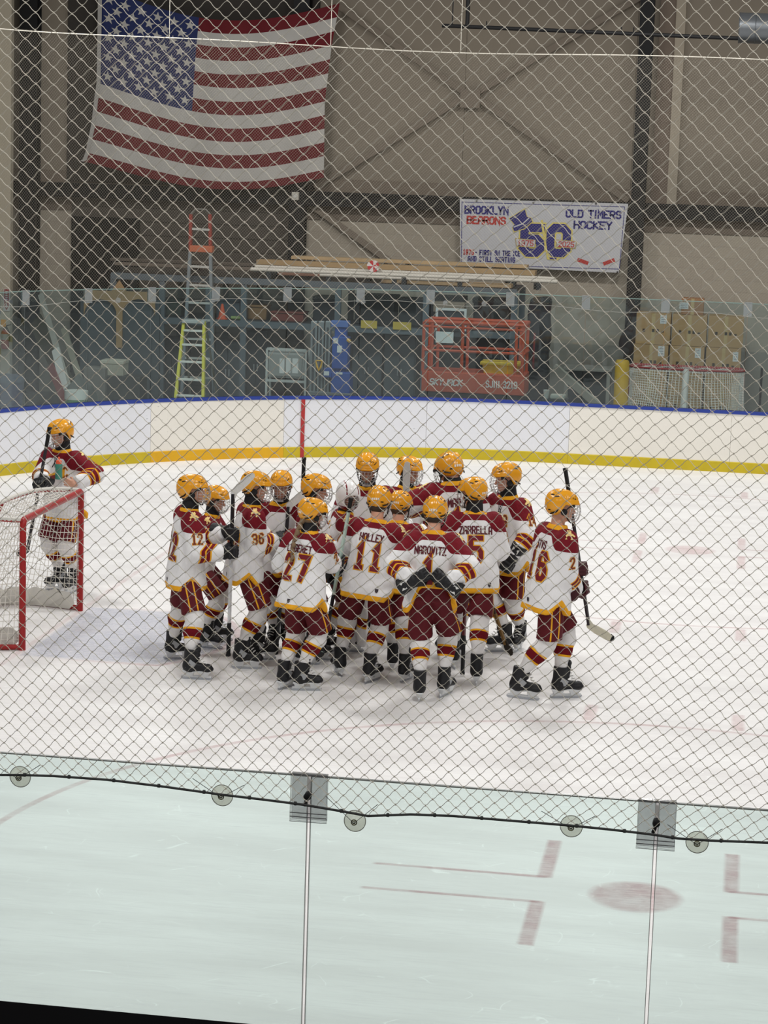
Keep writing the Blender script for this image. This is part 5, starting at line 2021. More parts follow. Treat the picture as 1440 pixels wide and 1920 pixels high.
# ================================================================== GOALS
def goal(label, netlabel, loc, rz, red, cord_n=(58, 20), cr=.0034, brace=None, pad=.022):
    g_ = thing('hockey_goal', label, 'hockey goal', loc, rz)
    Mr = mat('goal_red_%d' % red[0], red, .4, var=.12, scale=14)
    W, Hh = .945, 1.25
    for s_ in (-1, 1):
        shade(MB().tube([(0, s_ * W, 0), (0, s_ * W, Hh - .05), (0, s_ * (W - .012), Hh - .015), (0, s_ * (W - .05), Hh)], .032, 14).build('post', Mr, g_))
    shade(MB().tube([(0, -W + .045, Hh), (0, W - .045, Hh)], .032, 14).build('crossbar', Mr, g_))

    def basec(a):       # a in 0..1 from one post round the back to the other
        pts = [(0, -W), (-.30, -1.04), (-.62, -1.06), (-.92, -.92), (-1.08, -.60), (-1.12, 0), (-1.08, .60), (-.92, .92), (-.62, 1.06), (-.30, 1.04), (0, W)]
        return cat(pts, a)

    def topc(a):
        pts = [(0, -W), (-.14, -.97), (-.30, -.93), (-.43, -.78), (-.50, -.45), (-.52, 0), (-.50, .45), (-.43, .78), (-.30, .93), (-.14, .97), (0, W)]
        return cat(pts, a)

    def cat(pts, a):
        k = len(pts) - 1
        i = min(k - 1, int(a * k))
        f = a * k - i
        p = [Vector(pts[max(0, min(k, j))]) for j in (i - 1, i, i + 1, i + 2)]
        return .5 * ((2 * p[1]) + (p[2] - p[0]) * f + (2 * p[0] - 5 * p[1] + 4 * p[2] - p[3]) * f * f + (3 * p[1] - p[0] - 3 * p[2] + p[3]) * f ** 3)

    v3 = lambda p, z: Vector((p.x, p.y, z))
    shade(MB().tube([v3(basec(i / 40), .03) for i in range(41)], .026, 10).build('base_frame', Mr, g_))
    shade(MB().tube([v3(topc(i / 40), Hh) for i in range(41)], .020, 10).build('top_frame', Mr, g_))
    shade(MB().tube([(-.52, 0, Hh), (-.80, 0, .62), (-1.12, 0, .03)], .022 if brace is None else .05, 10).build('back_brace', brace or Mr, g_))
    global nv, nf
    nv, nf = [], []
    rg = random.Random(int(abs(loc[0]) * 10) + 5)
    na, nb = cord_n

    def S(a, b):
        t, q = topc(a), basec(a)
        f = b
        p = v3(t.lerp(q, f), Hh * (1 - b) + .04 * b)
        sag = .05 * math.sin(PI * b) * (1 + .5 * math.sin(a * 31))
        n = Vector((p.x + .4, p.y, 0))
        n = n.normalized() if n.length > .01 else n
        return p - n * sag + Vector((0, 0, -.02 * math.sin(PI * a * 5) * math.sin(PI * b)))

    for i in range(na + 1):
        cord([S(i / na, j / 14) for j in range(15)], cr)
    for j in range(1, nb):
        cord([S(i / 80, j / nb) for i in range(81)], cr)

    def T(a, b):        # top net between crossbar and shelf frame
        t = topc(a)
        c = Vector((0, -W + 2 * W * a))
        p = v3(c.lerp(t, b), Hh + .01)
        return p + Vector((0, 0, -.07 * math.sin(PI * b) * math.sin(PI * a) ** .5 + .01 * math.sin(a * 40)))

    for i in range(int(na * .75) + 1):
        cord([T(i / (na * .75), j / 8) for j in range(9)], cr)
    for j in range(0, 10):
        cord([T(i / 60, j / 9) for i in range(61)], cr)
    # lacing over the bars
    for i in range(40):
        y = -W + .06 + i * (2 * W - .12) / 39
        cord([Vector((-.036, y, Hh)), Vector((-.01, y + .01, Hh + .034)), Vector((.03, y + .02, Hh + .01))], cr)
    for s_ in (-1, 1):
        for i in range(24):
            z = .08 + i * .048
            cord([Vector((-.05, s_ * W, z)), Vector((-.024, s_ * (W - .024), z + .012)), Vector((-.004, s_ * (W - .032), z + .02))], cr * .7)
    mobj('netting', nv, nf, mat('goal_cord_white', (214, 210, 202), .8), g_)
    mb = MB()
    vs = []
    for i in range(49):
        a = .05 + .90 * i / 48
        p = basec(a) * .965
        w_ = .03 * math.sin(i * 1.7) + .015 * math.sin(i * 3.1)
        vs += [Vector((p.x + .02 + w_ * .6, p.y * .985, .012)), Vector((p.x + .10 + w_, p.y * .94, .10 + w_)), Vector((p.x + .03 + w_ * .3, p.y * .965, .20 + .5 * w_))]
    fs = []
    for i in range(48):
        for j in range(2):
            fs.append((i * 3 + j, i * 3 + j + 1, i * 3 + j + 4, i * 3 + j + 3))
    shade(mb.add(vs, fs).build('skirt', mat('canvas_white', (200, 197, 190), .85, var=.12, scale=7), g_), 80)
    shade(MB().tube([v3(topc(.02 + .96 * i / 40), Hh + .006) for i in range(41)], pad, 10).build('top_padding', mat('canvas_white', (200, 197, 190)), g_))
    return g_


goal('red framed hockey goal with white netting on the ice at the left', '', (0, 0, 0), 0, (150, 34, 34))

# ================================================================== FLAG
FVp = WV - .55
f_mats = [mat('flag_red', (106, 28, 36), .8, var=.06), mat('flag_white', (194, 191, 186), .8, var=.05), mat('flag_blue', (42, 52, 98), .8, var=.06)]


def flag_px(a, b):
    xl = np.interp(b, [0, 7, 8, 10, 12, 13], [190, 187, 183, 177, 166, 156])
    xr = np.interp(b, [0, 3, 7, 13], [637, 622, 609, 607])
    yl = -25 + b * 26.0 - (10 if b > 12.5 else 0)
    yr = np.interp(b, [0, 1, 7, 12, 13], [6, 32, 190, 318, 333])
    y = yl * (1 - a) + yr * a + (47 - .92 * b) * math.sin(PI * a ** (1 + .012 * b))
    return xl + (xr - xl) * a, y


def flag_pt(a, b, off=0.0):
    x, y = flag_px(a, b)
    V = FVp + .05 * math.sin(a * 15 + b * .25) * (.4 + .6 * b / 13) + .03 * math.sin(a * 31 + 1) - off
    return at(x, y, V)


flag = thing('flag', 'large flag with stars and red and white stripes hanging on the far wall', 'flag', flag_pt(.5, 13))
As = [.41 * i / 22 for i in range(22)] + [.41 + .59 * i / 32 for i in range(33)]
vs, fs, mi = [], [], []
rows = [i / 2 for i in range(27)]
for b_ in rows:
    for a_ in As:
        vs.append(flag_pt(a_, b_))
for j in range(26):
    for i in range(54):
        fs.append((j * 55 + i, j * 55 + i + 1, (j + 1) * 55 + i + 1, (j + 1) * 55 + i))
        st_ = int(rows[j])
        mi.append(2 if (i < 22 and st_ < 7) else (0 if st_ % 2 == 0 else 1))
for j in range(1, 10):
    for k in range(1, 12):
        if (j + k) % 2:
            continue
        ca, cb = .41 * k / 12, 7 * j / 10
        n0 = len(vs)
        vs.append(flag_pt(ca, cb, .012))
        for t in range(10):
            r_ = (.40 if t % 2 == 0 else .16)
            an = PI * t / 5
            vs.append(flag_pt(ca + r_ * math.sin(an) * 26 / 432, cb - r_ * math.cos(an), .012))
        for t in range(10):
            fs.append((n0, n0 + 1 + t, n0 + 1 + (t + 1) % 10))
            mi.append(1)
fl_loc = flag.location.copy()
fo = mobj('cloth', [v - fl_loc for v in vs], fs, f_mats, flag, True, mi)
vs = []
for j in range(27):
    b_ = j / 2
    x, y = flag_px(0, b_)
    vs += [at(x - 6, y - 1, FVp + .02) - fl_loc, at(x + 1.5, y, FVp - .02) - fl_loc]
mobj('header_band', vs, [(2 * j, 2 * j + 1, 2 * j + 3, 2 * j + 2) for j in range(26)], f_mats[1], flag)

# ================================================================== BANNER
BV2 = WV - .30
BPX = lambda x, y, dv=0.0: at(840 + x / 4, 360 + y / 4, BV2 - dv)
ban = thing('banner', 'white anniversary banner with a large blue 50 on the far wall', 'banner', BPX(700, 320))
bl_ = ban.location.copy()
M_BAN = mat('banner_white', (206, 206, 210), .6, var=.03)
M_NAVY, M_BRED, M_BGOLD = mat('print_navy', (44, 42, 122), .6), mat('print_red', (190, 58, 54), .6), mat('print_yellow', (232, 214, 120), .6)
cs_ = [BPX(88, 52), BPX(1352, 88), BPX(1280, 606), BPX(92, 548)]
mb = MB()
mb.add([c_ - bl_ for c_ in cs_] + [c_ + Vector((0, .012, 0)) - bl_ for c_ in cs_], [(0, 3, 2, 1), (4, 5, 6, 7), (0, 1, 5, 4), (1, 2, 6, 5), (2, 3, 7, 6), (3, 0, 4, 7)])
mb.build('sheet', M_BAN, ban)
EXB = (BPX(1200, 100) - BPX(100, 68)).normalized()
EYB = Vector((0, 0, 1))
NB_ = Vector((0, -1, 0))
MPP = (BPX(1100, 300) - BPX(100, 300)).length / 1000      # metres per zoomed pixel


def ban_poly(mb, pts, dv):
    mb.add([BPX(x, y, dv) - bl_ for x, y in pts], [tuple(range(len(pts)))])


def ban_line(mb, pts, wd, dv):
    L_, Q = ribbon([(x, -y) for x, y in pts], wd)
    k = len(L_)
    mb.add([BPX(p.x, -p.y, dv) - bl_ for p in L_ + Q], [(i, i + 1, k + i + 1, k + i) for i in range(k - 1)])


def ban_text(mb, text, xc, ybase, hz, width, wd, dv=.004):
    h = hz * MPP
    n = len(text)
    wf = max(.4, min(1.15, (width / hz * 6 / n - 1.5) / 3.9))
    pls, wt = strokes(text, h, wf, 1.5, 9)
    k_ = width * MPP / wt
    for pl in pls:
        L_, Q = ribbon([(x * k_, y) for x, y in pl], wd * MPP)
        kk = len(L_)
        o = BPX(xc, ybase, dv) - bl_
        mb.add([o + EXB * p.x + EYB * p.y for p in L_ + Q], [(i, i + 1, kk + i + 1, kk + i) for i in range(kk - 1)])


mb = MB()
ban_line(mb, [(105, 75), (1325, 112), (1285, 578), (100, 545), (105, 75)], 5, .003)
mb.build('border_line', M_NAVY, ban)
for nm, mm, tx_, xc, yb_, hz, wd_, sw in (
        ('blue_lettering', M_NAVY, 'BROOKLYN', 288, 163, 52, 322, 13), ('blue_lettering', M_NAVY, 'OLD TIMERS', 1090, 192, 50, 402, 13),
        ('blue_lettering', M_NAVY, 'HOCKEY', 1085, 275, 50, 275, 13), ('blue_lettering', M_NAVY, '- FIRST ON THE ICE', 370, 475, 34, 335, 8),
        ('blue_lettering', M_NAVY, 'AND STILL SKATING', 325, 522, 34, 352, 8), ('red_lettering', M_BRED, 'BEARONS', 286, 238, 50, 285, 13),
        ('red_lettering', M_BRED, '1975', 154, 468, 34, 76, 8)):
    mb = MB()
    ban_text(mb, tx_, xc, yb_, hz, wd_, sw)
    mb.build(nm, mm, ban)
for ch, xc, nm in (('5', 628, 'numeral_five'), ('0', 825, 'numeral_zero')):
    for wd, dv, mm in ((84, .004, M_BGOLD), (62, .007, M_NAVY)):
        mb = MB()
        ban_text(mb, ch, xc, 455 if ch == '5' else 457, 185, 122, wd, dv)
        mb.build(nm if mm is M_NAVY else nm + '_outline', mm, ban)
mb = MB()
hat = [(462, 198), (575, 128), (592, 186), (622, 196), (632, 222), (570, 275), (496, 296), (484, 262), (500, 246)]
hc_ = (545, 215)
mb.mat(0)
ban_poly(mb, [(hc_[0] + (x - hc_[0]) * 1.09, hc_[1] + (y - hc_[1]) * 1.09) for x, y in hat], .009)
mb.mat(1)
ban_poly(mb, hat, .011)
mb.mat(2)
ban_line(mb, [(496, 262), (560, 238), (606, 196)], 9, .013)
mb.build('hat_print', [M_BGOLD, M_NAVY, M_BAN], ban)
mb = MB()
mb.mat(0)
ban_poly(mb, [(694, 214), (710, 208), (752, 486), (832, 490), (828, 514), (742, 506)], .012)
mb.mat(1)
ban_poly(mb, [(760, 490), (815, 493), (812, 508), (764, 504)], .014)
mb.build('stick_print', [M_BGOLD, M_NAVY], ban)
for tx_, q in (('1975', [(508, 352), (654, 362), (648, 412), (516, 404)]), ('2025', [(812, 362), (962, 372), (952, 420), (820, 412)])):
    cx_q = sum(p[0] for p in q) / 4
    cy_q = sum(p[1] for p in q) / 4
    mb = MB().mat(0)
    ban_poly(mb, [(cx_q + (x - cx_q) * 1.06, cy_q + (y - cy_q) * 1.18) for x, y in q], .015)
    mb.mat(1)
    ban_poly(mb, q, .017)
    mb.mat(2)
    ban_text(mb, tx_, cx_q, cy_q + 19, 36, 112, 7, .019)
    mb.build('year_plate', [mat('print_gold_dark', (190, 160, 60), .6), M_BAN, M_BRED], ban)
mb = MB()
for a_, b_ in (((1050, 535), (975, 508)), ((1165, 540), (1245, 510))):
    mb.mat(0)
    ban_line(mb, [(1110, 500 if a_[0] < 1100 else 505), a_], 5, .004)
    mb.mat(0)
    ban_line(mb, [a_, b_], 36, .004)
    mb.mat(1)
    m1 = (a_[0] * .85 + b_[0] * .15, a_[1] * .85 + b_[1] * .15)
    m2 = (a_[0] * .1 + b_[0] * .9, a_[1] * .1 + b_[1] * .9)
    ban_line(mb, [m1, m2], 28, .006)
mb.build('crossed_sticks_print', [M_BAN, M_BRED], ban)
for x, y in ((215, 66), (1110, 88), (95, 540), (1270, 600), (640, 80)):
    MB().box(BPX(x - 6, y + 6, .02) - bl_, BPX(x + 6, y - 6, .006) - bl_).build('grommet', mat('grommet_dark', (60, 60, 64), .4, .6), ban)

# ================================================================== STORAGE STRIP BEHIND THE BOARDS
def pbox(mb, x0, y0, x1, y1, V, dep, ground=False, bev=0.0, org=(0, 0, 0)):
    X0, X1, Z0, Z1 = rect(x0, y0, x1, y1, V)
    if ground:
        Z0 = 0.0
    o = Vector(org)
    mb.box(Vector((X0, V, Z0)) - o, Vector((X1, V + dep, Z1)) - o, bev)
    return mb


def single(name, label, cat_, rgb, x0, y0, x1, y1, V, dep, ground=True, bev=.01, group=None, rough=.7):
    mm = mat('c_%d_%d_%d' % rgb, rgb, rough, var=.12, scale=3)
    return tag(pbox(MB(), x0, y0, x1, y1, V, dep, ground, bev).build(name, mm), label, cat_, group)


zref = lambda y, V: at(700, y, V).z
M_RACK = mat('rack_grey_blue', (92, 102, 108), .5, var=.15, scale=2)
M_CAB = mat('cabinet_slate', (70, 78, 82), .5, var=.12, scale=1.2)
M_CAB2 = mat('cabinet_dark', (48, 54, 58), .55, var=.15, scale=1.2)
# storage rack: posts, beams, decks
RV0, RV1 = 17.0, 18.3
rk = thing('storage_rack', 'long grey steel storage rack behind the far boards, carrying lumber', 'storage rack', (at(600, 700, RV0).x, RV0, 0))
ro = rk.location.copy()
ztop = zref(531, RV0)
zmid = zref(612, RV0)
zlow = zref(668, RV0)
for px in (212, 303, 390, 456, 632, 797, 962):
    xx = at(px, 640, RV0).x
    for vv in (RV0, RV1):
        MB().box(Vector((xx - .05, vv - .04, 0)) - ro, Vector((xx + .05, vv + .04, ztop - .03)) - ro).build('rack_post', M_RACK, rk)
xl_, xr_ = at(208, 640, RV0).x, at(966, 640, RV0).x
for zz in (ztop, zmid):
    for vv in (RV0, RV1):
        MB().box(Vector((xl_, vv - .05, zz - .11)) - ro, Vector((xr_, vv - .03, zz)) - ro).build('rack_beam', M_RACK, rk)
    MB().box(Vector((xl_, RV0, zz - .03)) - ro, Vector((xr_, RV1, zz)) - ro).build('rack_deck', M_CAB2, rk)
# lumber on top of the rack
lum = [  # px0, px1, y top, y bottom (at x = 700), V, depth, colour, label
    (206, 505, 504, 509, 17.75, .28, (96, 88, 80), 'dark weathered plank at the back of the rack top, nearest the ladder'),
    (214, 520, 512, 517, 17.35, .25, (116, 106, 96), 'grey brown plank lying beside the ladder on the rack top'),
    (232, 505, 521, 531, 17.05, .25, (62, 58, 54), 'dark plank at the front left of the rack top'),
    (480, 1003, 496, 505, 17.70, .35, (172, 146, 108), 'long tan board lying under the banner on the rack top'),
    (545, 988, 486, 492, 17.95, .30, (182, 158, 122), 'uppermost thin tan board at the back of the rack top'),
    (520, 860, 518, 523, 17.45, .25, (150, 112, 96), 'reddish brown board under the white pipes'),
    (715, 960, 523, 530, 17.20, .30, (186, 162, 128), 'short tan board at the front of the rack top under the pipes'),
]
for x0, x1, y0, y1, V, dep, rgb, lb in lum:
    z0, z1 = zref(y1, V), zref(y0, V)
    X0, X1 = at(x0, 510, V).x, at(x1, 510, V).x
    z0 = max(z0, ztop + .001)
    z1 = max(z1, z0 + .035)
    if z0 > ztop + .02:
        for f in (.08, .5, .92):
            xx = X0 + (X1 - X0) * f
            MB().box(Vector((xx - .05, V + .02, ztop)) - ro, Vector((xx + .05, V + dep - .02, z0)) - ro).build('cross_support', M_CAB2, rk)
    tag(MB().box((X0, V, z0), (X1, V + dep, z1), .006).build('lumber_plank', mat('wood_%d_%d_%d' % rgb, rgb, .75, var=.2, scale=4)), lb, 'plank', 'lumber on the storage rack')
for k, (x0, x1, y0, V) in enumerate(((470, 1046, 514, 16.98), (478, 1040, 509, 17.12), (600, 880, 519, 16.99))):
    zz = zref(y0, V)
    for f in (.06, .5, .94):
        xx = at(x0 + (x1 - x0) * f, 510, V).x
        MB().box(Vector((xx - .04, V - .03, ztop)) - ro, Vector((xx + .04, V + .03, zz - .03)) - ro).build('cross_support', M_CAB2, rk)
    tag(shade(MB().tube([(at(x0, 510, V).x, V, zz), (at(x1, 510, V).x, V, zz)], .034, 10).build('pipe', mat('pipe_white', (208, 203, 192), .4))),
        ['long white pipe at the front edge of the rack top', 'white pipe lying just behind the front pipe on the rack', 'shorter white pipe under the long pipes on the rack'][k], 'pipe', 'white pipes on the rack')
# candy coloured pinwheel on the lumber
c_ = at(700, 499, 17.0)
mb = MB()
for i in range(8):
    a0, a1 = 2 * PI * i / 8, 2 * PI * (i + 1) / 8
    mb.mat(i % 2)
    mb.prism([(0, 0)] + [((.10 + .01 * (i % 2)) * math.cos(a0 + (a1 - a0) * t / 4), .10 * math.sin(a0 + (a1 - a0) * t / 4)) for t in range(5)], .02, (c_.x, 16.99, zref(514, 16.98) + .034 + .10))
tag(mb.build('pinwheel', [mat('candy_red', (196, 48, 56), .5), mat('candy_white', (226, 218, 214), .5)]), 'small red and white pinwheel on the rack lumber', 'ornament')

# cabinets and shelf goods
cab = [
    (402, 640, 452, 745, 17.35, .5, 'slate grey locker directly right of the tall ladder, with a pale seam', M_CAB),
    (460, 620, 500, 745, 17.30, .5, 'narrow slate locker left of the white cabinet stand', M_CAB2),
    (660, 614, 716, 745, 17.30, .6, 'slate cabinet right of the blue lift', M_CAB),
    (720, 614, 780, 745, 17.30, .6, 'slate cabinet left of the orange scissor lift', M_CAB),
    (800, 600, 955, 745, 17.55, .5, 'wide dark cabinet behind the orange scissor lift', M_CAB2),
    (300, 635, 345, 745, 17.40, .5, 'dark cabinet left of the tall ladder', M_CAB2),
]
for x0, y0, x1, y1, V, dep, lb, mm in cab:
    X0, X1, Z0, Z1 = rect(x0, y0, x1, y1, V)
    Z1 = min(Z1, zmid - .12)
    t = thing('storage_cabinet', lb, 'cabinet', ((X0 + X1) / 2, V, 0), 0, 'grey storage cabinets under the rack')
    w2 = (X1 - X0) / 2
    MB().box((-w2, 0, 0), (w2, dep, Z1), .008).build('body', mm, t)
    for s_ in (-1, 1):
        d_ = MB().box((min(s_ * .006, s_ * (w2 - .02)), -.02, .12), (max(s_ * .006, s_ * (w2 - .02)), 0, Z1 - .03), .005).build('cabinet_door', mm, t)
        MB().box((s_ * .03 - .008, -.04, Z1 * .55), (s_ * .03 + .008, -.02, Z1 * .55 + .12)).build('handle', M_STEEL, d_)
goods = [
    ('storage_bin', 'black bin on the rack shelf under the white pipes', 'bin', (30, 33, 36), 662, 553, 742, 603, 17.25, .5),
    ('storage_bin', 'charcoal bin on the rack shelf left of the framed panel', 'bin', (44, 50, 54), 746, 560, 794, 603, 17.25, .5),
    ('storage_bin', 'dark bin on the rack shelf above the blue lift', 'bin', (40, 44, 48), 585, 556, 628, 603, 17.25, .5),
    ('canvas_bag', 'dark red bag on the rack shelf above the white cabinet stand', 'bag', (118, 58, 50), 505, 585, 570, 603, 17.15, .5),
    ('cardboard_tray', 'brown tray on the rack shelf left of the red bag', 'tray', (132, 100, 66), 462, 572, 500, 603, 17.25, .4),
    ('storage_bin', 'grey blue bin on the rack shelf right of the tall ladder', 'bin', (74, 86, 94), 404, 560, 450, 600, 17.25, .5),
    ('storage_bin', 'dark green bin on the rack shelf beside the arched panel', 'bin', (58, 66, 60), 305, 560, 340, 603, 17.25, .5),
    ('storage_bin', 'dark bin on the rack shelf behind the framed panel', 'bin', (36, 40, 42), 802, 556, 870, 603, 17.35, .5),
    ('storage_bin', 'dark bin on the rack shelf behind the orange guardrail end', 'bin', (42, 44, 44), 885, 560, 955, 603, 17.35, .5),
]
for nm, lb, ct, rgb, x0, y0, x1, y1, V, dep in goods:
    X0, X1, Z0, Z1 = rect(x0, y0, x1, y1, V)
    t = thing(nm, lb, ct, ((X0 + X1) / 2, V, zmid), 0, 'goods on the rack shelf')
    w2 = (X1 - X0) / 2
    hh = max(.12, Z1 - zmid)
    mm = mat('c_%d_%d_%d' % rgb, rgb, .7, var=.12, scale=3)
    MB().box((-w2 * .94, .02, .001), (w2 * .94, dep - .02, hh * .86), .02).build('bin_body' if 'bin' in nm else 'body', mm, t)
    MB().box((-w2, 0, hh * .84), (w2, dep, hh), .012).build('lid' if 'bin' in nm else 'flap', mm, t)
for k, (x0, x1) in enumerate(((678, 708), (738, 772))):
    X0, X1, Z0, Z1 = rect(x0, 600, x1, 616, 17.0)
    tag(MB().box((X0, 16.93, zmid - .03), (X1, 16.949, zmid + .10)).build('shelf_tag', mat('tag_yellow', (190, 166, 70), .6)), ['yellow shelf tag right of the blue lift', 'yellow shelf tag left of the orange scissor lift'][k], 'tag')
# orange cone and green bottle on the shelf line beside the ladder
c_ = at(416, 612, 17.1)
tag(shade(MB().lathe([(.10, 0), (.10, .02), (.07, .021), (.02, .26), (.001, .27)], 16, (c_.x, 17.10, zmid)).build('traffic_cone', mat('cone_orange', (206, 92, 60), .5))), 'small orange cone on the rack shelf right of the ladder', 'cone')
c_ = at(446, 602, 17.08)
tag(shade(MB().tube([(c_.x - .12, 17.08, zmid + .035), (c_.x + .10, 17.08, zmid + .035)], [.03, .034], 10).build('green_roll', mat('roll_green', (136, 156, 96), .6))), 'pale green roll lying on the rack shelf beside the cone', 'roll')

# arched wooden panel at the left
AV = 16.72
ap = thing('arched_panel', 'brown plywood panel with two dark arches left of the ladder', 'panel', (at(225, 640, AV).x, AV, 0))
ao = ap.location.copy()
pbox(MB(), 150, 560, 298, 745, AV + .05, .04, True, 0, ao).build('dark_backing', M_CAB, ap)
mb = MB()


def spandrel(xa, xb, ytop, yc, r_):
    xm = (xa + xb) / 2
    n = 14
    for i in range(n):
        t0, t1 = PI - PI * i / n, PI - PI * (i + 1) / n
        q = [(xm + r_ * math.cos(t0), yc - r_ * math.sin(t0)), (xm + r_ * math.cos(t1), yc - r_ * math.sin(t1))]
        p = [at(q[0][0], ytop + (q[0][0] - 225) * .03, AV) - ao, at(q[1][0], ytop + (q[1][0] - 225) * .03, AV) - ao, at(q[1][0], q[1][1], AV) - ao, at(q[0][0], q[0][1], AV) - ao]
        mb.add(p + [v + Vector((0, .04, 0)) for v in p], [(0, 1, 2, 3), (7, 6, 5, 4), (0, 4, 5, 1), (3, 2, 6, 7)])


spandrel(157, 219, 546, 592, 31)
spandrel(228, 290, 546, 592, 31)
M_PLY = mat('plywood_brown', (156, 128, 92), .75, var=.25, scale=9)
pbox(mb, 218, 545, 229, 652, AV - .004, .044, False, 0, ao)
mb.add([at(x, y, AV - .003) - ao for x, y in ((208, 546), (238, 547), (224, 525))], [(0, 1, 2)])
mb.build('arch_trim', M_PLY, ap)


# ladders
def ladder_rail(mb, a, b_, wd=.05, dp=.08):
    mb.bar(a, b_, wd, dp, up=(0, 1, 0))


LV = 16.45
ld = thing('extension_ladder', 'tall grey ladder with an orange upper section standing behind the far boards', 'ladder', (at(372, 700, LV).x, LV, 0))
lo_ = ld.location.copy()
g0 = lambda x, y, V, o: at(x, y, V) - o
for s_, xb, xt in ((-1, 341, 357), (1, 401, 395)):
    b0, t0 = at(xb, 742, LV), at(xt, 472, LV + .35)
    d_ = (t0 - b0)
    b0 = b0 - d_ * (b0.z / d_.z)
    mb = MB()
    ladder_rail(mb, b0 - lo_, t0 - lo_)
    mb.build('side_rail', mat('ladder_grey', (128, 136, 140), .4, .3), ld)
    mb = MB()
    ladder_rail(mb, t0 - lo_, at(358 if s_ < 0 else 394, 402, LV + .40) - lo_)
    mb.build('upper_rail', mat('ladder_orange', (140, 58, 50), .5), ld)
M_RUNG = mat('rung_silver', (196, 196, 190), .4, .3)
for y in (430, 500, 535, 568, 600, 636, 672, 708):
    f = (742 - y) / 270
    x0, x1 = 341 + 16 * f, 401 - 6 * f
    V = LV + .35 * min(1, f)
    MB().bar(at(x0 + 1, y - 1, V) - lo_, at(x1 - 1, y + 1, V) - lo_, .05, .035).build('rung', M_RUNG, ld)
pbox(MB(), 355, 461, 398, 473, LV + .28, .16, False, .01, lo_).build('ladder_cap', mat('cap_orange', (186, 104, 74), .5), ld)
MB().tube([at(358, 402, LV + .40) - lo_, at(366, 392, LV + .42) - lo_, at(386, 393, LV + .42) - lo_, at(394, 402, LV + .40) - lo_], .016, 6).build('top_hoop', mat('hoop_grey', (120, 118, 112), .5), ld)

SV = 15.3
sl_ = thing('step_ladder', 'small yellow step ladder with white steps in front of the tall ladder', 'ladder', (at(358, 735, SV).x, SV, 0))
so_ = sl_.location.copy()
M_YEL = mat('ladder_yellow', (206, 198, 72), .5)
rails = {}
for s_, xb, xt in ((-1, 330, 345), (1, 381, 383)):
    b0, t0 = at(xb, 742, SV), at(xt, 603, SV + .45)
    d_ = t0 - b0
    b0 = b0 - d_ * (b0.z / d_.z)
    rails[s_] = (b0, t0)
    mb = MB()
    ladder_rail(mb, b0 - so_, t0 - so_, .045, .07)
    mb.build('front_rail', M_YEL, sl_)
    bk = Vector((b0.x, SV + 1.15, 0))
    mb = MB()
    ladder_rail(mb, bk - so_, t0 + Vector((0, .08, -.03)) - so_, .03, .04)
    mb.build('rear_leg', mat('ladder_leg_grey', (110, 108, 96), .5), sl_)
zs0, zs1 = rails[1][0].z, rails[1][1].z
for y in (620, 646, 677, 709, 738):
    z_ = at(358, y, SV + .2).z
    f = z_ / zs1
    a_, b_ = rails[-1][0].lerp(rails[-1][1], f), rails[1][0].lerp(rails[1][1], f)
    MB().box(Vector((a_.x + .02, a_.y - .06, z_ - .03)) - so_, Vector((b_.x - .02, a_.y + .06, z_)) - so_, .004).build('step', mat('step_white', (216, 216, 208), .5), sl_)
a_, b_ = rails[-1][1], rails[1][1]
MB().box(Vector((a_.x - .02, a_.y - .08, a_.z - .02)) - so_, Vector((b_.x + .02, a_.y + .14, a_.z + .035)) - so_, .01).build('top_cap', mat('cap_grey_white', (176, 180, 178), .5), sl_)

# cabinet stand with papers
CV = 15.9
cs = thing('control_cabinet', 'pale grey control cabinet on legs with papers taped to its door', 'cabinet', (at(536, 735, CV).x, CV, 0))
co = cs.location.copy()
M_CTL = mat('control_grey', (156, 158, 154), .5)
X0, X1, Z0, Z1 = rect(503, 661, 570, 709, CV)
MB().box(Vector((X0, CV, Z0)) - co, Vector((X1, CV + .3, Z1)) - co, .01).build('cabinet_body', M_CTL, cs)
MB().box(Vector((X0 + .03, CV - .02, Z0 + .03)) - co, Vector((X1 - .03, CV, Z1 - .03)) - co, .005).build('cabinet_door', mat('control_grey_dark', (140, 142, 138), .5), cs)
for px in (500, 573):
    xx = at(px, 700, CV).x
    for vv in (CV, CV + .3):
        MB().box(Vector((xx - .018, vv - .018, 0)) - co, Vector((xx + .018, vv + .018, Z1 + .05)) - co).build('leg', mat('frame_pale', (178, 180, 176), .5), cs)
for zz in (Z1 + .05, Z0 - .05):
    MB().box(Vector((at(500, 700, CV).x, CV - .02, zz - .02)) - co, Vector((at(573, 700, CV).x, CV + .02, zz + .02)) - co).build('rail', MATS['frame_pale'], cs)
for x0, x1, y0, y1 in ((524, 533, 672, 700), (536, 545, 671, 699), (548, 559, 672, 700)):
    pbox(MB(), x0, y0, x1, y1, CV - .024, .003, False, 0, co).build('paper_sheet', mat('paper', (206, 206, 202), .7), cs)

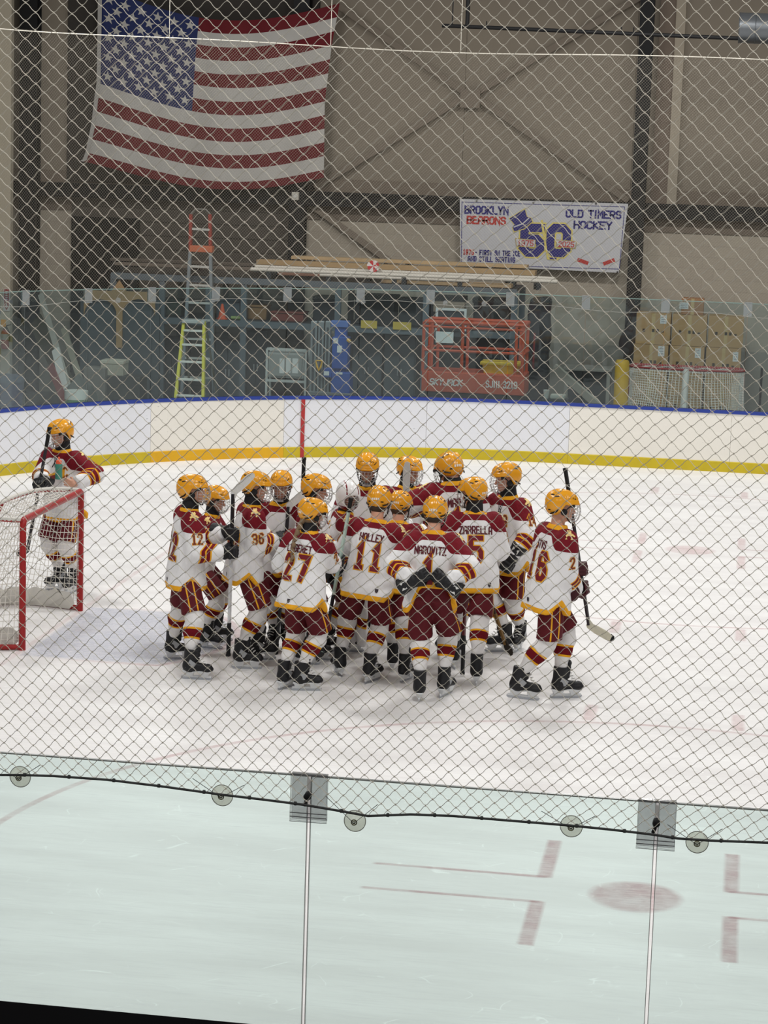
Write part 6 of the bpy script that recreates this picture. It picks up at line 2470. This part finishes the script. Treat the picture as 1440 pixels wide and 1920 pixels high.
# material lift: aluminium masts and blue body
MV = 15.7
ml = thing('material_lift', 'blue material lift with aluminium masts standing behind the far boards', 'lift', (at(615, 735, MV).x, MV, 0))
mo = ml.location.copy()
M_ALU = mat('mast_aluminium', (150, 154, 156), .35, .6)
for k, (x0, x1) in enumerate(((581, 593), (595, 606), (608, 618))):
    m_ = pbox(MB(), x0, 602, x1, 745, MV - .02 * k, .12, True, .012, mo).build('mast', M_ALU, ml)
    xm = (x0 + x1) / 2
    pbox(MB(), xm - 2, 614, xm + 2, 735, MV - .02 * k - .004, .006, False, 0, mo).build('mast_slot', mat('slot_dark', (66, 70, 74), .5), m_)
M_BLU = mat('lift_blue', (40, 78, 150), .45, var=.15)
pbox(MB(), 622, 632, 652, 692, MV - .03, .25, False, .015, mo).build('winch_housing', M_BLU, ml)
pbox(MB(), 619, 602, 653, 614, MV, .2, False, .01, mo).build('top_bracket', mat('lift_blue_pale', (86, 112, 170), .45), ml)
pbox(MB(), 626, 614, 648, 745, MV + .03, .15, True, .01, mo).build('column', M_BLU, ml)
pbox(MB(), 606, 690, 622, 708, MV - .10, .16, False, .012, mo).build('carriage', M_BLU, ml)
pbox(MB(), 620, 698, 656, 745, MV - .08, .30, True, .02, mo).build('base_housing', M_BLU, ml)
pbox(MB(), 576, 736, 660, 745, MV - .10, .45, True, .01, mo).build('base', mat('lift_base_grey', (104, 108, 110), .5), ml)
for x0, x1, y0, y1, dv in ((625, 634, 634, 644, .035), (632, 641, 648, 661, .035), (607, 617, 696, 704, .105), (630, 642, 698, 702, .085)):
    pbox(MB(), x0, y0, x1, y1, MV - dv - .004, .006, False, 0, mo).build('label_plate', mat('label_white', (206, 208, 206), .6), ml)
a = MB()
p0 = at(598, 686, MV - .12) - mo
a.tube([p0 + Vector((-.055, 0, .085)), p0 + Vector((.055, 0, .085)), p0 + Vector((.03, 0, -.02)), p0 + Vector((0, 0, -.08)), p0 + Vector((-.03, 0, -.02))], .018, 6, True)
a.build('crank_handle', mat('handle_yellow', (222, 170, 56), .5), ml)
a = MB()
a.tube([at(652, 637, MV - .05) - mo, at(656, 640, MV - .08) - mo], .03, 8)
a.build('knob', MATS['handle_yellow'], ml)

# scissor lift
KV = 14.75
sk = thing('scissor_lift', 'orange scissor lift with guardrails parked behind the far boards', 'lift', (at(886, 730, KV).x, KV, 0))
sko = sk.location.copy()
M_ORG = mat('lift_orange', (184, 78, 50), .45, var=.12)
X0, X1, Z0, Z1 = rect(790, 700, 983, 738, KV)
DP = .78
MB().box(Vector((X0, KV, Z0)) - sko, Vector((X1, KV + DP, Z1)) - sko, .012).build('platform', M_ORG, sk)
MB().box(Vector((X0 + .05, KV + .05, .32)) - sko, Vector((X1 - .05, KV + DP - .05, Z0)) - sko, .02).build('scissor_stack', mat('lift_grey', (70, 72, 74), .5), sk)
MB().box(Vector((X0, KV + .02, .12)) - sko, Vector((X1, KV + DP - .02, .40)) - sko, .03).build('chassis', M_ORG, sk)
for xx in (X0 + .2, X1 - .2):
    for vv in (KV + .03, KV + DP - .03):
        shade(MB().lathe([(.02, -.05), (.15, -.05), (.16, -.03), (.16, .03), (.15, .05), (.02, .05)], 20, Vector((xx, vv, .16)) - sko, 'Y').build('wheel', M_BLACK, sk))
zt = at(886, 607, KV).z
zm = at(886, 660, KV).z
for vv in (KV + .03, KV + DP - .03):
    for zz, r_, nm in ((zt, .032, 'top_rail'), (zt - .075, .02, 'top_rail'), (zm, .022, 'mid_rail')):
        shade(MB().tube([Vector((X0 + .02, vv, zz)) - sko, Vector((X1 - .02, vv, zz)) - sko], r_, 8).build(nm, M_ORG, sk))
    for px in (793, 809, 866, 967, 980):
        xx = at(px, 660, KV).x
        shade(MB().tube([Vector((xx, vv, Z1)) - sko, Vector((xx, vv, zt)) - sko], .026, 8).build('rail_post', M_ORG, sk))
for xx in (X0 + .03, X1 - .03):
    for zz in (zt, zm):
        shade(MB().tube([Vector((xx, KV + .03, zz)) - sko, Vector((xx, KV + DP - .03, zz)) - sko], .026, 8).build('end_rail', M_ORG, sk))
mb = MB()
EX1, EZ1, NY1 = Vector((1, 0, 0)), Vector((0, 0, 1)), Vector((0, -1, 0))
flat_text(mb, 'SKYJACK', .092, at(835, 722, KV) - sko, EX1, EZ1, NY1, .019, .9, 1.4, .18, .006)
flat_text(mb, 'SJIII 3219', .100, at(940, 727, KV) - sko, EX1, EZ1, NY1, .018, .62, 1.2, .0, .006)
mb.build('lettering', mat('letter_white', (222, 214, 208), .5), sk)
pbox(MB(), 817, 622, 850, 643, KV - .012, .012, False, 0, sko).build('document_plate', mat('paper', (206, 206, 202)), sk)
yb = thing('tote_bin', 'yellow plastic tote standing on the scissor lift platform', 'tote', (at(937, 705, KV + .15).x, KV + .15, Z1))
X0b, X1b, Z0b, Z1b = rect(902, 682, 971, 708, KV + .15)
wq = (X1b - X0b) / 2
hb_ = Z1b - Z1
MB().add([(sx_ * wq * (.88 if zq == 0 else 1), vy, zq * hb_) for zq in (0, 1) for sx_, vy in ((-1, .02), (1, .02), (1, .40), (-1, .40))], [(3, 2, 1, 0), (0, 1, 5, 4), (1, 2, 6, 5), (2, 3, 7, 6), (3, 0, 4, 7), (4, 5, 6, 7)]).build('tote_body', mat('tote_yellow', (224, 178, 50), .45), yb)
MB().box((-wq - .03, -.01, hb_ - .03), (wq + .03, .43, hb_ + .02), .01).build('rim', mat('tote_rim', (232, 196, 74), .45), yb)

# framed panel above the lift
fp = thing('framed_panel', 'white framed panel on the rack shelf above the orange lift', 'panel', (at(846, 600, 16.85).x, 16.85, zmid))
fo_ = fp.location.copy()
X0, X1, Z0, Z1 = rect(817, 578, 875, 604, 16.85)
mb = MB().box(Vector((X0, 16.83, zmid)) - fo_, Vector((X0 + .04, 16.87, Z1)) - fo_).box(Vector((X1 - .04, 16.83, zmid)) - fo_, Vector((X1, 16.87, Z1)) - fo_).box(Vector((X0 + .04, 16.83, Z1 - .04)) - fo_, Vector((X1 - .04, 16.87, Z1)) - fo_)
mb.build('border', mat('frame_white', (204, 206, 204), .5), fp)
MB().box(Vector((X0 + .03, 16.86, zmid)) - fo_, Vector((X1 - .03, 16.875, Z1 - .03)) - fo_).build('panel_face', M_CAB2, fp)
X0, X1, Z0, Z1 = rect(814, 566, 872, 578, 17.0)
tag(MB().box((X0, 16.90, zmid + .30), (X1, 17.2, Z1), .01).box((X0 + .05, 16.98, zmid + .001), (X1 - .05, 17.15, zmid + .3), .01).build('cardboard_carton', mat('carton_taupe', (132, 118, 102), .8)), 'taupe carton behind the white framed panel', 'carton')

# right of the lift: black bag, table, leaning beam, tray
bg_ = thing('equipment_bag', 'tall black equipment bag standing right of the orange lift', 'bag', (at(1008, 700, 16.6).x, 16.6, 0))
bgo = bg_.location
X0, X1, Z0, Z1 = rect(990, 556, 1032, 745, 16.6)
wq = (X1 - X0) / 2
sdf_obj('bag_body', grid(-wq - .06, wq + .06, .03), grid(-.22, .22, .03), grid(-.04, Z1 + .06, .03), lambda P: s_box(P, (0, 0, Z1 / 2), (wq, .16, Z1 / 2), .09) + .015 * np.sin(9 * P[..., 2] + 7 * P[..., 0]), mat('bag_black', (32, 34, 38), .7, var=.2), bg_)
MB().tube([(-.06, -.16, Z1 * .75), (-.06, -.21, Z1 * .70), (-.06, -.21, Z1 * .55), (-.06, -.16, Z1 * .5)], .018, 6).build('strap', mat('strap_red', (120, 40, 44), .7), bg_)
tb = thing('work_table', 'grey work table with pale legs right of the black bag', 'table', (at(1100, 740, 17.2).x, 17.2, 0))
to = tb.location
X0, X1, Z0, Z1 = rect(1050, 690, 1142, 696, 17.2)
w2 = (X1 - X0) / 2
MB().box((-w2, -.05, Z1 - .05), (w2, .55, Z1), .006).build('tabletop', mat('table_grey', (138, 134, 126), .6), tb)
for sx_ in (-1, 1):
    for vv in (0, .5):
        MB().box((sx_ * (w2 - .06) - .03, vv - .03, 0), (sx_ * (w2 - .06) + .03, vv + .03, Z1 - .05)).build('leg', mat('leg_pale', (150, 148, 140), .6), tb)
MB().box((-w2 + .05, .45, .1), (w2 - .05, .47, Z1 - .08)).build('back_panel', M_CAB, tb)
a_, b_ = at(1040, 688, 16.1), at(1112, 752, 15.7)
d_ = b_ - a_
b_ = a_ + d_ * (a_.z / -d_.z)
tag(MB().bar(a_, b_, .06, .12).build('leaning_beam', mat('beam_pale', (158, 152, 140), .7)), 'pale beam leaning down in front of the work table', 'beam')
st_ = thing('supply_stand', 'low dark stand behind the boards right of the lift', 'stand', (at(1040, 760, 14.6).x, 14.6, 0))
X0, X1, _, _ = rect(1015, 740, 1062, 760, 14.6)
zst = at(1040, 748, 14.6).z
MB().box(((X0 - X1) / 2, -.1, zst - .03), ((X1 - X0) / 2, .25, zst)).build('top', M_CAB, st_)
for sx_ in (-1, 1):
    MB().box((sx_ * (X1 - X0) * .45 - .02, -.08, 0), (sx_ * (X1 - X0) * .45 + .02, .23, zst - .03)).build('leg', M_CAB, st_)
c_ = at(1024, 745, 14.62)
tag(shade(MB().lathe([(.035, 0), (.048, .13), (.05, .135), (.044, .135)], 16, (c_.x, 14.62, zst)).build('paper_cup', mat('cup_white', (222, 220, 212), .5)), 60), 'white cup on the low stand right of the lift', 'cup')
X0, X1, _, _ = rect(1032, 740, 1060, 748, 14.62)
tag(MB().box((X0, 14.55, zst), (X1, 14.75, zst + .07), .02).build('food_tray', mat('tray_white', (214, 210, 196), .5)), 'white tray beside the cup on the low stand', 'tray')

# bollard
c_ = at(1164, 740, 16.9)
bo_ = thing('bollard', 'yellow steel bollard in front of the right black column', 'bollard', (c_.x, 16.9, 0))
zb = at(1164, 674, 16.9).z
shade(MB().lathe([(.12, 0), (.12, zb - .05), (.10, zb - .01), (.04, zb)], 24).build('post', mat('bollard_yellow', (206, 164, 44), .5, var=.2, scale=8), bo_))
shade(MB().lathe([(.122, .02), (.125, .02), (.125, .10), (.122, .10)], 24).build('base_ring', M_DARK, bo_))
c_ = at(1168, 655, 17.6)
eb_ = thing('equipment_bag', 'small dark bag hanging on the right black column above the bollard', 'bag', (c_.x, WV - .60, c_.z))
sdf_obj('bag_body', grid(-.25, .25, .025), grid(-.2, .2, .025), grid(-.3, .34, .025), lambda P: s_ell(P, (0, 0, 0), (.17, .12, .24)) + .01 * np.sin(14 * P[..., 2]), mat('bag_dark_brown', (46, 40, 42), .7, var=.3), eb_)
MB().tube([(-.08, .02, .2), (0, .1, .42), (.08, .02, .2)], .012, 6).build('strap', M_BLACK, eb_)

# stacked boxes
M_CARD = mat('cardboard', (176, 142, 98), .8, var=.12, scale=3)
M_CARD2 = mat('cardboard_reddish', (160, 116, 80), .8, var=.12, scale=3)
M_TAPE = mat('packing_tape', (190, 164, 116), .3)
M_INK = mat('box_ink', (60, 50, 40), .8)
BXV = 18.75
boxes = [   # x0, y0, x1, y1, label rect, caption
    (1190, 583, 1256, 644, (1238, 591, 1250, 607), 'cardboard box under the small top box, left column of the stack, upper', 1),
    (1258, 589, 1324, 648, None, 'cardboard box directly under the small top box', 1),
    (1326, 593, 1393, 652, None, 'cardboard box at the upper right corner of the stack', 1),
    (1188, 646, 1254, 704, (1234, 649, 1246, 668), 'cardboard box at the left of the stack above the spare goal netting', 0),
    (1256, 650, 1322, 708, (1303, 653, 1314, 671), 'cardboard box in the middle of the stack just above the spare goal', 0),
    (1324, 654, 1391, 712, (1374, 660, 1384, 678), 'cardboard box at the right of the stack just above the spare goal', 0),
]
boxes[0] = boxes[0][:5] + ('cardboard box at the upper left corner of the stack',) + boxes[0][6:]
zrow = [0, at(1290, 708, BXV).z, at(1290, 649, BXV).z, at(1290, 590, BXV).z]


def carton(name, label, x0, x1, z0, z1, V, dep, mm, sticker_=None):
    X0, X1 = at(x0, 650, V).x, at(x1, 650, V).x
    t = thing(name, label, 'box', ((X0 + X1) / 2, V, z0), 0, 'stacked cardboard boxes behind the spare goal')
    w2, hh = (X1 - X0) / 2 - .006, z1 - z0 - .004
    MB().box((-w2, 0, 0), (w2, dep, hh), .006).build('carton', mm, t)
    MB().box((-.03, -.002, hh * .0 + .002), (.03, .0, hh)).build('packing_tape', M_TAPE, t)
    if hh > .35:
        mb = MB()
        for xq in (-.55, .0, .25, .55):
            mb.box((w2 * xq - .02, -.003, hh * .40), (w2 * xq + .025, -.001, hh * (.50 if xq != .55 else .45)))
        mb.build('printed_mark', M_INK, t)
    if sticker_:
        sx0, sx1, sz0, sz1 = rect(*sticker_, V)
        mb = MB().mat(0).box((sx0 - (X0 + X1) / 2, -.004, sz0 - z0), (sx1 - (X0 + X1) / 2, -.001, sz1 - z0)).mat(1)
        for q in range(3):
            zz = sz0 + (sz1 - sz0) * (.25 + .25 * q)
            mb.box((sx0 - (X0 + X1) / 2 + .02, -.005, zz - z0 - .008), (sx1 - (X0 + X1) / 2 - .02, -.0035, zz - z0 + .006))
        mb.build('shipping_label', [mat('label_white', (216, 216, 212), .6), mat('label_grey_print', (150, 150, 150), .6)], t)


for x0, y0, x1, y1, stk, lb, r_ in boxes:
    carton('cardboard_box', lb, x0, x1, zrow[r_ + 1], zrow[r_ + 2], BXV, .55, M_CARD, stk)
for k, (x0, x1) in enumerate(((1188, 1254), (1256, 1322), (1324, 1391))):
    carton('cardboard_box', ['bottom left cardboard box seen through the spare goal netting', 'bottom middle cardboard box seen through the spare goal netting', 'bottom right cardboard box seen through the spare goal netting'][k], x0, x1, 0, zrow[1], BXV, .55, M_CARD)
carton('cardboard_box', 'small cardboard box with a white label on top of the stack', 1273, 1316, zrow[3], at(1290, 559, BXV).z, BXV, .35, M_CARD2, (1274, 567, 1291, 579))

# spare goal, its back towards the ice
gx = (at(1190, 700, 17.5).x + at(1386, 700, 17.5).x) / 2
goal('spare hockey goal stored behind the far boards, its netted back facing the ice', '', (gx, 17.55, 0), PI / 2, (150, 62, 62), (84, 30), .0050, mat('canvas_white', (200, 197, 190)), .014)
c_ = at(1428, 700, 17.8)
tag(MB().tube([(c_.x, 17.8, 0), (c_.x, 17.8, at(1428, 690, 17.8).z)], .022, 8).build('short_pole', M_BLACKP), 'short black pole standing right of the spare goal', 'pole')

# left corner: pier things and leaning pieces
PV = WV - .55
X0, X1, Z0, Z1 = rect(7, 541, 19, 583, PV)
sg_ = thing('wall_sign', 'white and red arrow sign on the cream pier at the left edge', 'sign', ((X0 + X1) / 2, PV, Z0))
w2, hh = (X1 - X0) / 2, Z1 - Z0
MB().box((-w2, -.02, 0), (w2, 0, hh)).build('plate', mat('sign_white', (214, 206, 200), .5), sg_)
MB().prism([(-w2 * .7, hh * .97), (w2 * .7, hh * .97), (w2 * .7, hh * .22), (0, hh * .03), (-w2 * .7, hh * .22)], -.004, (0, -.02, 0)).build('red_panel', mat('sign_red', (150, 44, 48), .5), sg_)
mb = MB().prism([(-.012, hh * .34), (.012, hh * .34), (.012, hh * .24), (.035, hh * .24), (0, hh * .12), (-.035, hh * .24), (-.012, hh * .24)], -.003, (0, -.024, 0))
for q in range(6):
    mb.box((-.022, -.027, hh * (.40 + .09 * q)), (.022, -.024, hh * (.45 + .09 * q)))
mb.build('white_arrow', mat('sign_white', (214, 206, 200)), sg_)
c_ = at(9, 640, PV - .12)
ex_ = thing('fire_extinguisher', 'red fire extinguisher hanging on the cream pier below the arrow sign', 'fire extinguisher', (c_.x, PV - .10, at(9, 655, PV - .12).z))
h_ = at(9, 618, PV - .12).z - at(9, 655, PV - .12).z
shade(MB().lathe([(.02, 0), (.07, .01), (.075, .03), (.075, h_ * .85), (.05, h_ * .97), (.025, h_)], 20).build('cylinder', mat('extinguisher_red', (150, 42, 40), .4), ex_))
MB().box((-.03, -.03, h_), (.03, .03, h_ + .07), .008).bar((.0, -.02, h_ + .06), (.12, -.03, h_ + .10), .02, .02).build('valve', M_BLACKP, ex_)
MB().box((-.055, -.085, h_ + .06), (.04, -.08, h_ + .19)).build('inspection_tag', mat('tag_orange', (232, 160, 44), .6), ex_)
shade(MB().tube([(.03, -.02, h_ + .05), (.10, -.04, h_ - .05), (.10, -.05, h_ * .4)], .012, 8).build('hose', M_BLACKP, ex_))
MB().lathe([(.0765, h_ * .5), (.0765, h_ * .78)], 20).build('label_band', mat('band_grey', (170, 176, 180), .5), ex_)
MB().box((-.03, .05, h_ * .3), (.03, .10, h_ * .9)).build('wall_bracket', M_DARK, ex_)
bn = thing('waste_bin', 'dark blue waste bin at the left edge behind the far boards', 'bin', (at(12, 745, 15.6).x, 15.6, 0))
zb = at(12, 708, 15.6).z
shade(MB().lathe([(.24, 0), (.30, zb - .06)], 24).build('bin_body', mat('bin_navy', (52, 62, 92), .5), bn), 30)
shade(MB().lathe([(.32, zb - .06), (.32, zb - .01), (.20, zb + .05), (.02, zb + .06)], 24).build('lid', mat('bin_lid', (70, 80, 96), .5), bn), 30)


def leaner(name, label, cat_, p0, p1, V0, V1, wd, dp, rgb, group=None):
    a_, b_ = at(p0[0], p0[1], V0), at(p1[0], p1[1], V1)
    d_ = b_ - a_
    b_ = a_ + d_ * (a_.z / max(1e-3, -d_.z))
    mm = mat('c_%d_%d_%d' % rgb, rgb, .7, var=.12, scale=3)
    return tag(MB().bar(a_, b_, wd, dp, up=(0, 1, 0)).build(name, mm), label, cat_, group)


LG = 'boards leaning in the left corner'
leaner('leaning_board', 'pale grey board leaning from the left column, longest of the pile', 'board', (76, 552), (118, 690), 17.9, 16.4, .10, .03, (172, 170, 160), LG)
leaner('leaning_board', 'pale narrow board leaning in the pile beside the arched panel', 'board', (119, 615), (148, 705), 17.7, 16.6, .11, .03, (168, 164, 146), LG)
leaner('leaning_board', 'white slanting board low in the left corner pile', 'board', (104, 655), (122, 735), 16.7, 15.9, .14, .03, (206, 206, 200), LG)
leaner('leaning_board', 'dull red slanting board low in the left corner pile', 'board', (94, 685), (118, 745), 16.5, 15.7, .13, .03, (134, 72, 70), LG)
leaner('leaning_board', 'dark olive board leaning behind the pale boards in the left corner', 'board', (66, 600), (96, 660), 18.2, 17.4, .3, .03, (74, 72, 58), LG)
leaner('leaning_rod', 'thin grey rod leaning beside the arched panel', 'rod', (164, 625), (160, 690), 17.3, 16.9, .02, .02, (150, 154, 156), LG)
leaner('leaning_rod', 'dark rod leaning left of the box on the crate', 'rod', (170, 640), (184, 690), 17.2, 16.8, .05, .05, (58, 64, 70), LG)
jk = thing('hanging_jacket', 'black jacket hanging on the left column', 'jacket', (at(50, 600, WV - .5).x, WV - .46, at(50, 605, WV - .5).z))
sdf_obj('jacket_body', grid(-.3, .3, .03), grid(-.2, .2, .03), grid(-.75, .6, .03), lambda P: s_box(P, (0, 0, -.05), (.17, .09, .52), .08) + .02 * np.sin(8 * P[..., 2] + 9 * P[..., 0]), mat('jacket_black', (26, 27, 30), .8, var=.25), jk)
shade(MB().tube([(0, 0, .46), (0, .1, .54), (0, .2, .54)], .02, 6).build('hook', M_STEEL, jk))
single('crate', 'dark crate behind the boards left of the ladder', 'crate', (66, 68, 66), 196, 706, 262, 745, 16.3, .5)
single('sheet_box', 'grey flat box leaning behind the boards at the left', 'box', (120, 118, 112), 156, 690, 197, 745, 16.2, .4)
X0, X1, Z0, Z1 = rect(184, 668, 228, 690, 16.4)
zc_ = at(228, 707, 16.3).z
bx = thing('speckled_box', 'speckled white box on the dark crate left of the ladder', 'box', ((X0 + X1) / 2 + .05, 16.35, at(229, 706, 16.3).z))
MB().box((-.2, 0, 0), (.2, .35, .2), .01).build('carton', mat('speckle_white', (170, 166, 150), .8, var=.45, scale=40), bx)
MB().box((-.21, -.01, .2), (.21, .36, .26), .01).build('lid', mat('speckle_lid', (186, 182, 166), .8, var=.4, scale=40), bx)
tu = thing('plastic_tub', 'white and green tub behind the boards at the left', 'tub', (at(143, 745, 14.9).x, 14.9, 0))
zt_ = at(143, 732, 14.9).z
shade(MB().lathe([(.16, 0), (.19, zt_ * .78)], 20).build('tub_body', mat('tub_green', (96, 140, 100), .5), tu), 30)
shade(MB().lathe([(.195, zt_ * .78), (.195, zt_), (.02, zt_ + .01)], 20).build('lid', mat('tub_white', (206, 208, 200), .5), tu), 30)
mb = MB()
p0 = at(146, 700, 15.8)
rg = random.Random(4)
vs = []
for i in range(9):
    for j in range(5):
        vs.append(Vector((p0.x + .07 * i - .2, 15.8 - .05 * j + .04 * rg.random(), max(.03, p0.z - .50 + .12 * j * (1 - abs(i - 4) / 7) + .06 * rg.random()))))
fs = [(i * 5 + j, i * 5 + j + 1, i * 5 + j + 6, i * 5 + j + 5) for i in range(8) for j in range(4)]
vs2 = [Vector((v.x, v.y + .03, 0)) for v in vs]
shade(mb.add(vs, fs).add([v for v in vs[0::5]] + [Vector((v.x, v.y, 0)) for v in vs[0::5]], [(i, i + 1, i + 10, i + 9) for i in range(8)]).build('plastic_sheet', mat('sheet_clear_white', (160, 164, 160), .4)))
o = bpy.data.objects['plastic_sheet']
tag(o, 'crumpled white plastic sheet behind the boards at the left', 'sheet')

# beam device, ceiling pipe, duct
X0, X1, Z0, Z1 = rect(549, 360, 562, 375, WV - .3)
em = thing('emergency_light', 'small white device on the dark beam under the flag corner', 'emergency light', ((X0 + X1) / 2, WV - .42, Z0))
w2, hh = (X1 - X0) / 2, Z1 - Z0
MB().box((-w2, 0, 0), (w2, .16, hh), .01).build('housing', mat('device_white', (206, 202, 190), .5), em)
shade(MB().lathe([(.005, -.012), (.04, -.012), (.045, 0)], 16, (0, 0, hh * .55), 'Y').build('lens', mat('lens_pale', (224, 222, 214), .2), em))
CPV = 15.5
pp = thing('ceiling_pipe', 'black pipe with a drop hung across the top of the wall', 'pipe', at(1100, 60, CPV))
po_ = pp.location.copy()
shade(MB().tube([at(829, 48, CPV) - po_, at(1384, 72, CPV) - po_], .032, 10).build('pipe_run', M_DARK, pp))
shade(MB().tube([at(876, 50, CPV) - po_, at(876, 50, CPV) - po_ + Vector((0, 0, 2.6))], .034, 10).build('drop_pipe', M_DARK, pp))
mb = MB()
for px in (848, 912, 1165, 1188):
    p = at(px, 48 + (px - 829) * .043, CPV) - po_
    mb.tube([p, p + Vector((0, 0, .10 if px != 848 else 2.5))], .010, 6)
mb.build('pipe_hanger', M_DARK, pp)
a_, b_ = at(1386, 52, CPV), at(2300, 89, CPV)
du = thing('air_duct', 'grey spiral air duct at the upper right corner', 'duct', a_)
shade(MB().tube([(0, 0, 0), b_ - a_], .235, 32).build('duct_body', mat('galvanised', (110, 114, 118), .35, .6, var=.15, scale=3), du))
mb = MB()
d_ = (b_ - a_)
for k in range(30):
    p = d_ * (k / 29)
    mb.tube([p + Vector((0, .238 * math.cos(t), .238 * math.sin(t))) for t in [2 * PI * i / 32 for i in range(32)]], .006, 5, True)
mb.build('duct_rib', MATS['galvanised'], du)

# black rail in front of the viewer
a_, b_ = at(-300, 1840, -19.0), at(560, 1920, -19.0)
d_ = b_ - a_
a2, b2 = a_ - d_ * .2, b_ + d_ * 1.2
zt = (a_.z + b_.z) / 2
rl = thing('stand_railing', 'black railing at the lower left corner, in front of the near glass', 'railing', ((a_.x + b_.x) / 2, -19.0, 0))
MB().box((-3.5, -.16, 3.70), (4.5, .0, zt), .012).build('top_rail', mat('rail_black', (3, 3, 6), .9, spec=.03), rl)
for xx in (-3.3, -1.2, 3.0):
    MB().box((xx - .04, -.12, 0), (xx + .04, -.04, 3.70)).build('rail_post', MATS['rail_black'], rl)

# used puck bottle in the hand of the captain
c_ = at(110, 899, 1.45)
bt = thing('water_bottle', 'green water bottle with orange cap held by the player behind the goal', 'bottle', (c_.x, c_.y, c_.z))
shade(MB().lathe([(.005, 0), (.036, .004), (.038, .03), (.036, .10), (.038, .15), (.034, .165), (.02, .17)], 20).build('bottle_body', mat('bottle_green', (70, 136, 118), .35), bt))
shade(MB().lathe([(.030, .165), (.032, .185), (.028, .20), (.012, .205), (.010, .235), (.004, .24)], 16).build('bottle_cap', mat('cap_coral', (232, 96, 62), .4), bt))
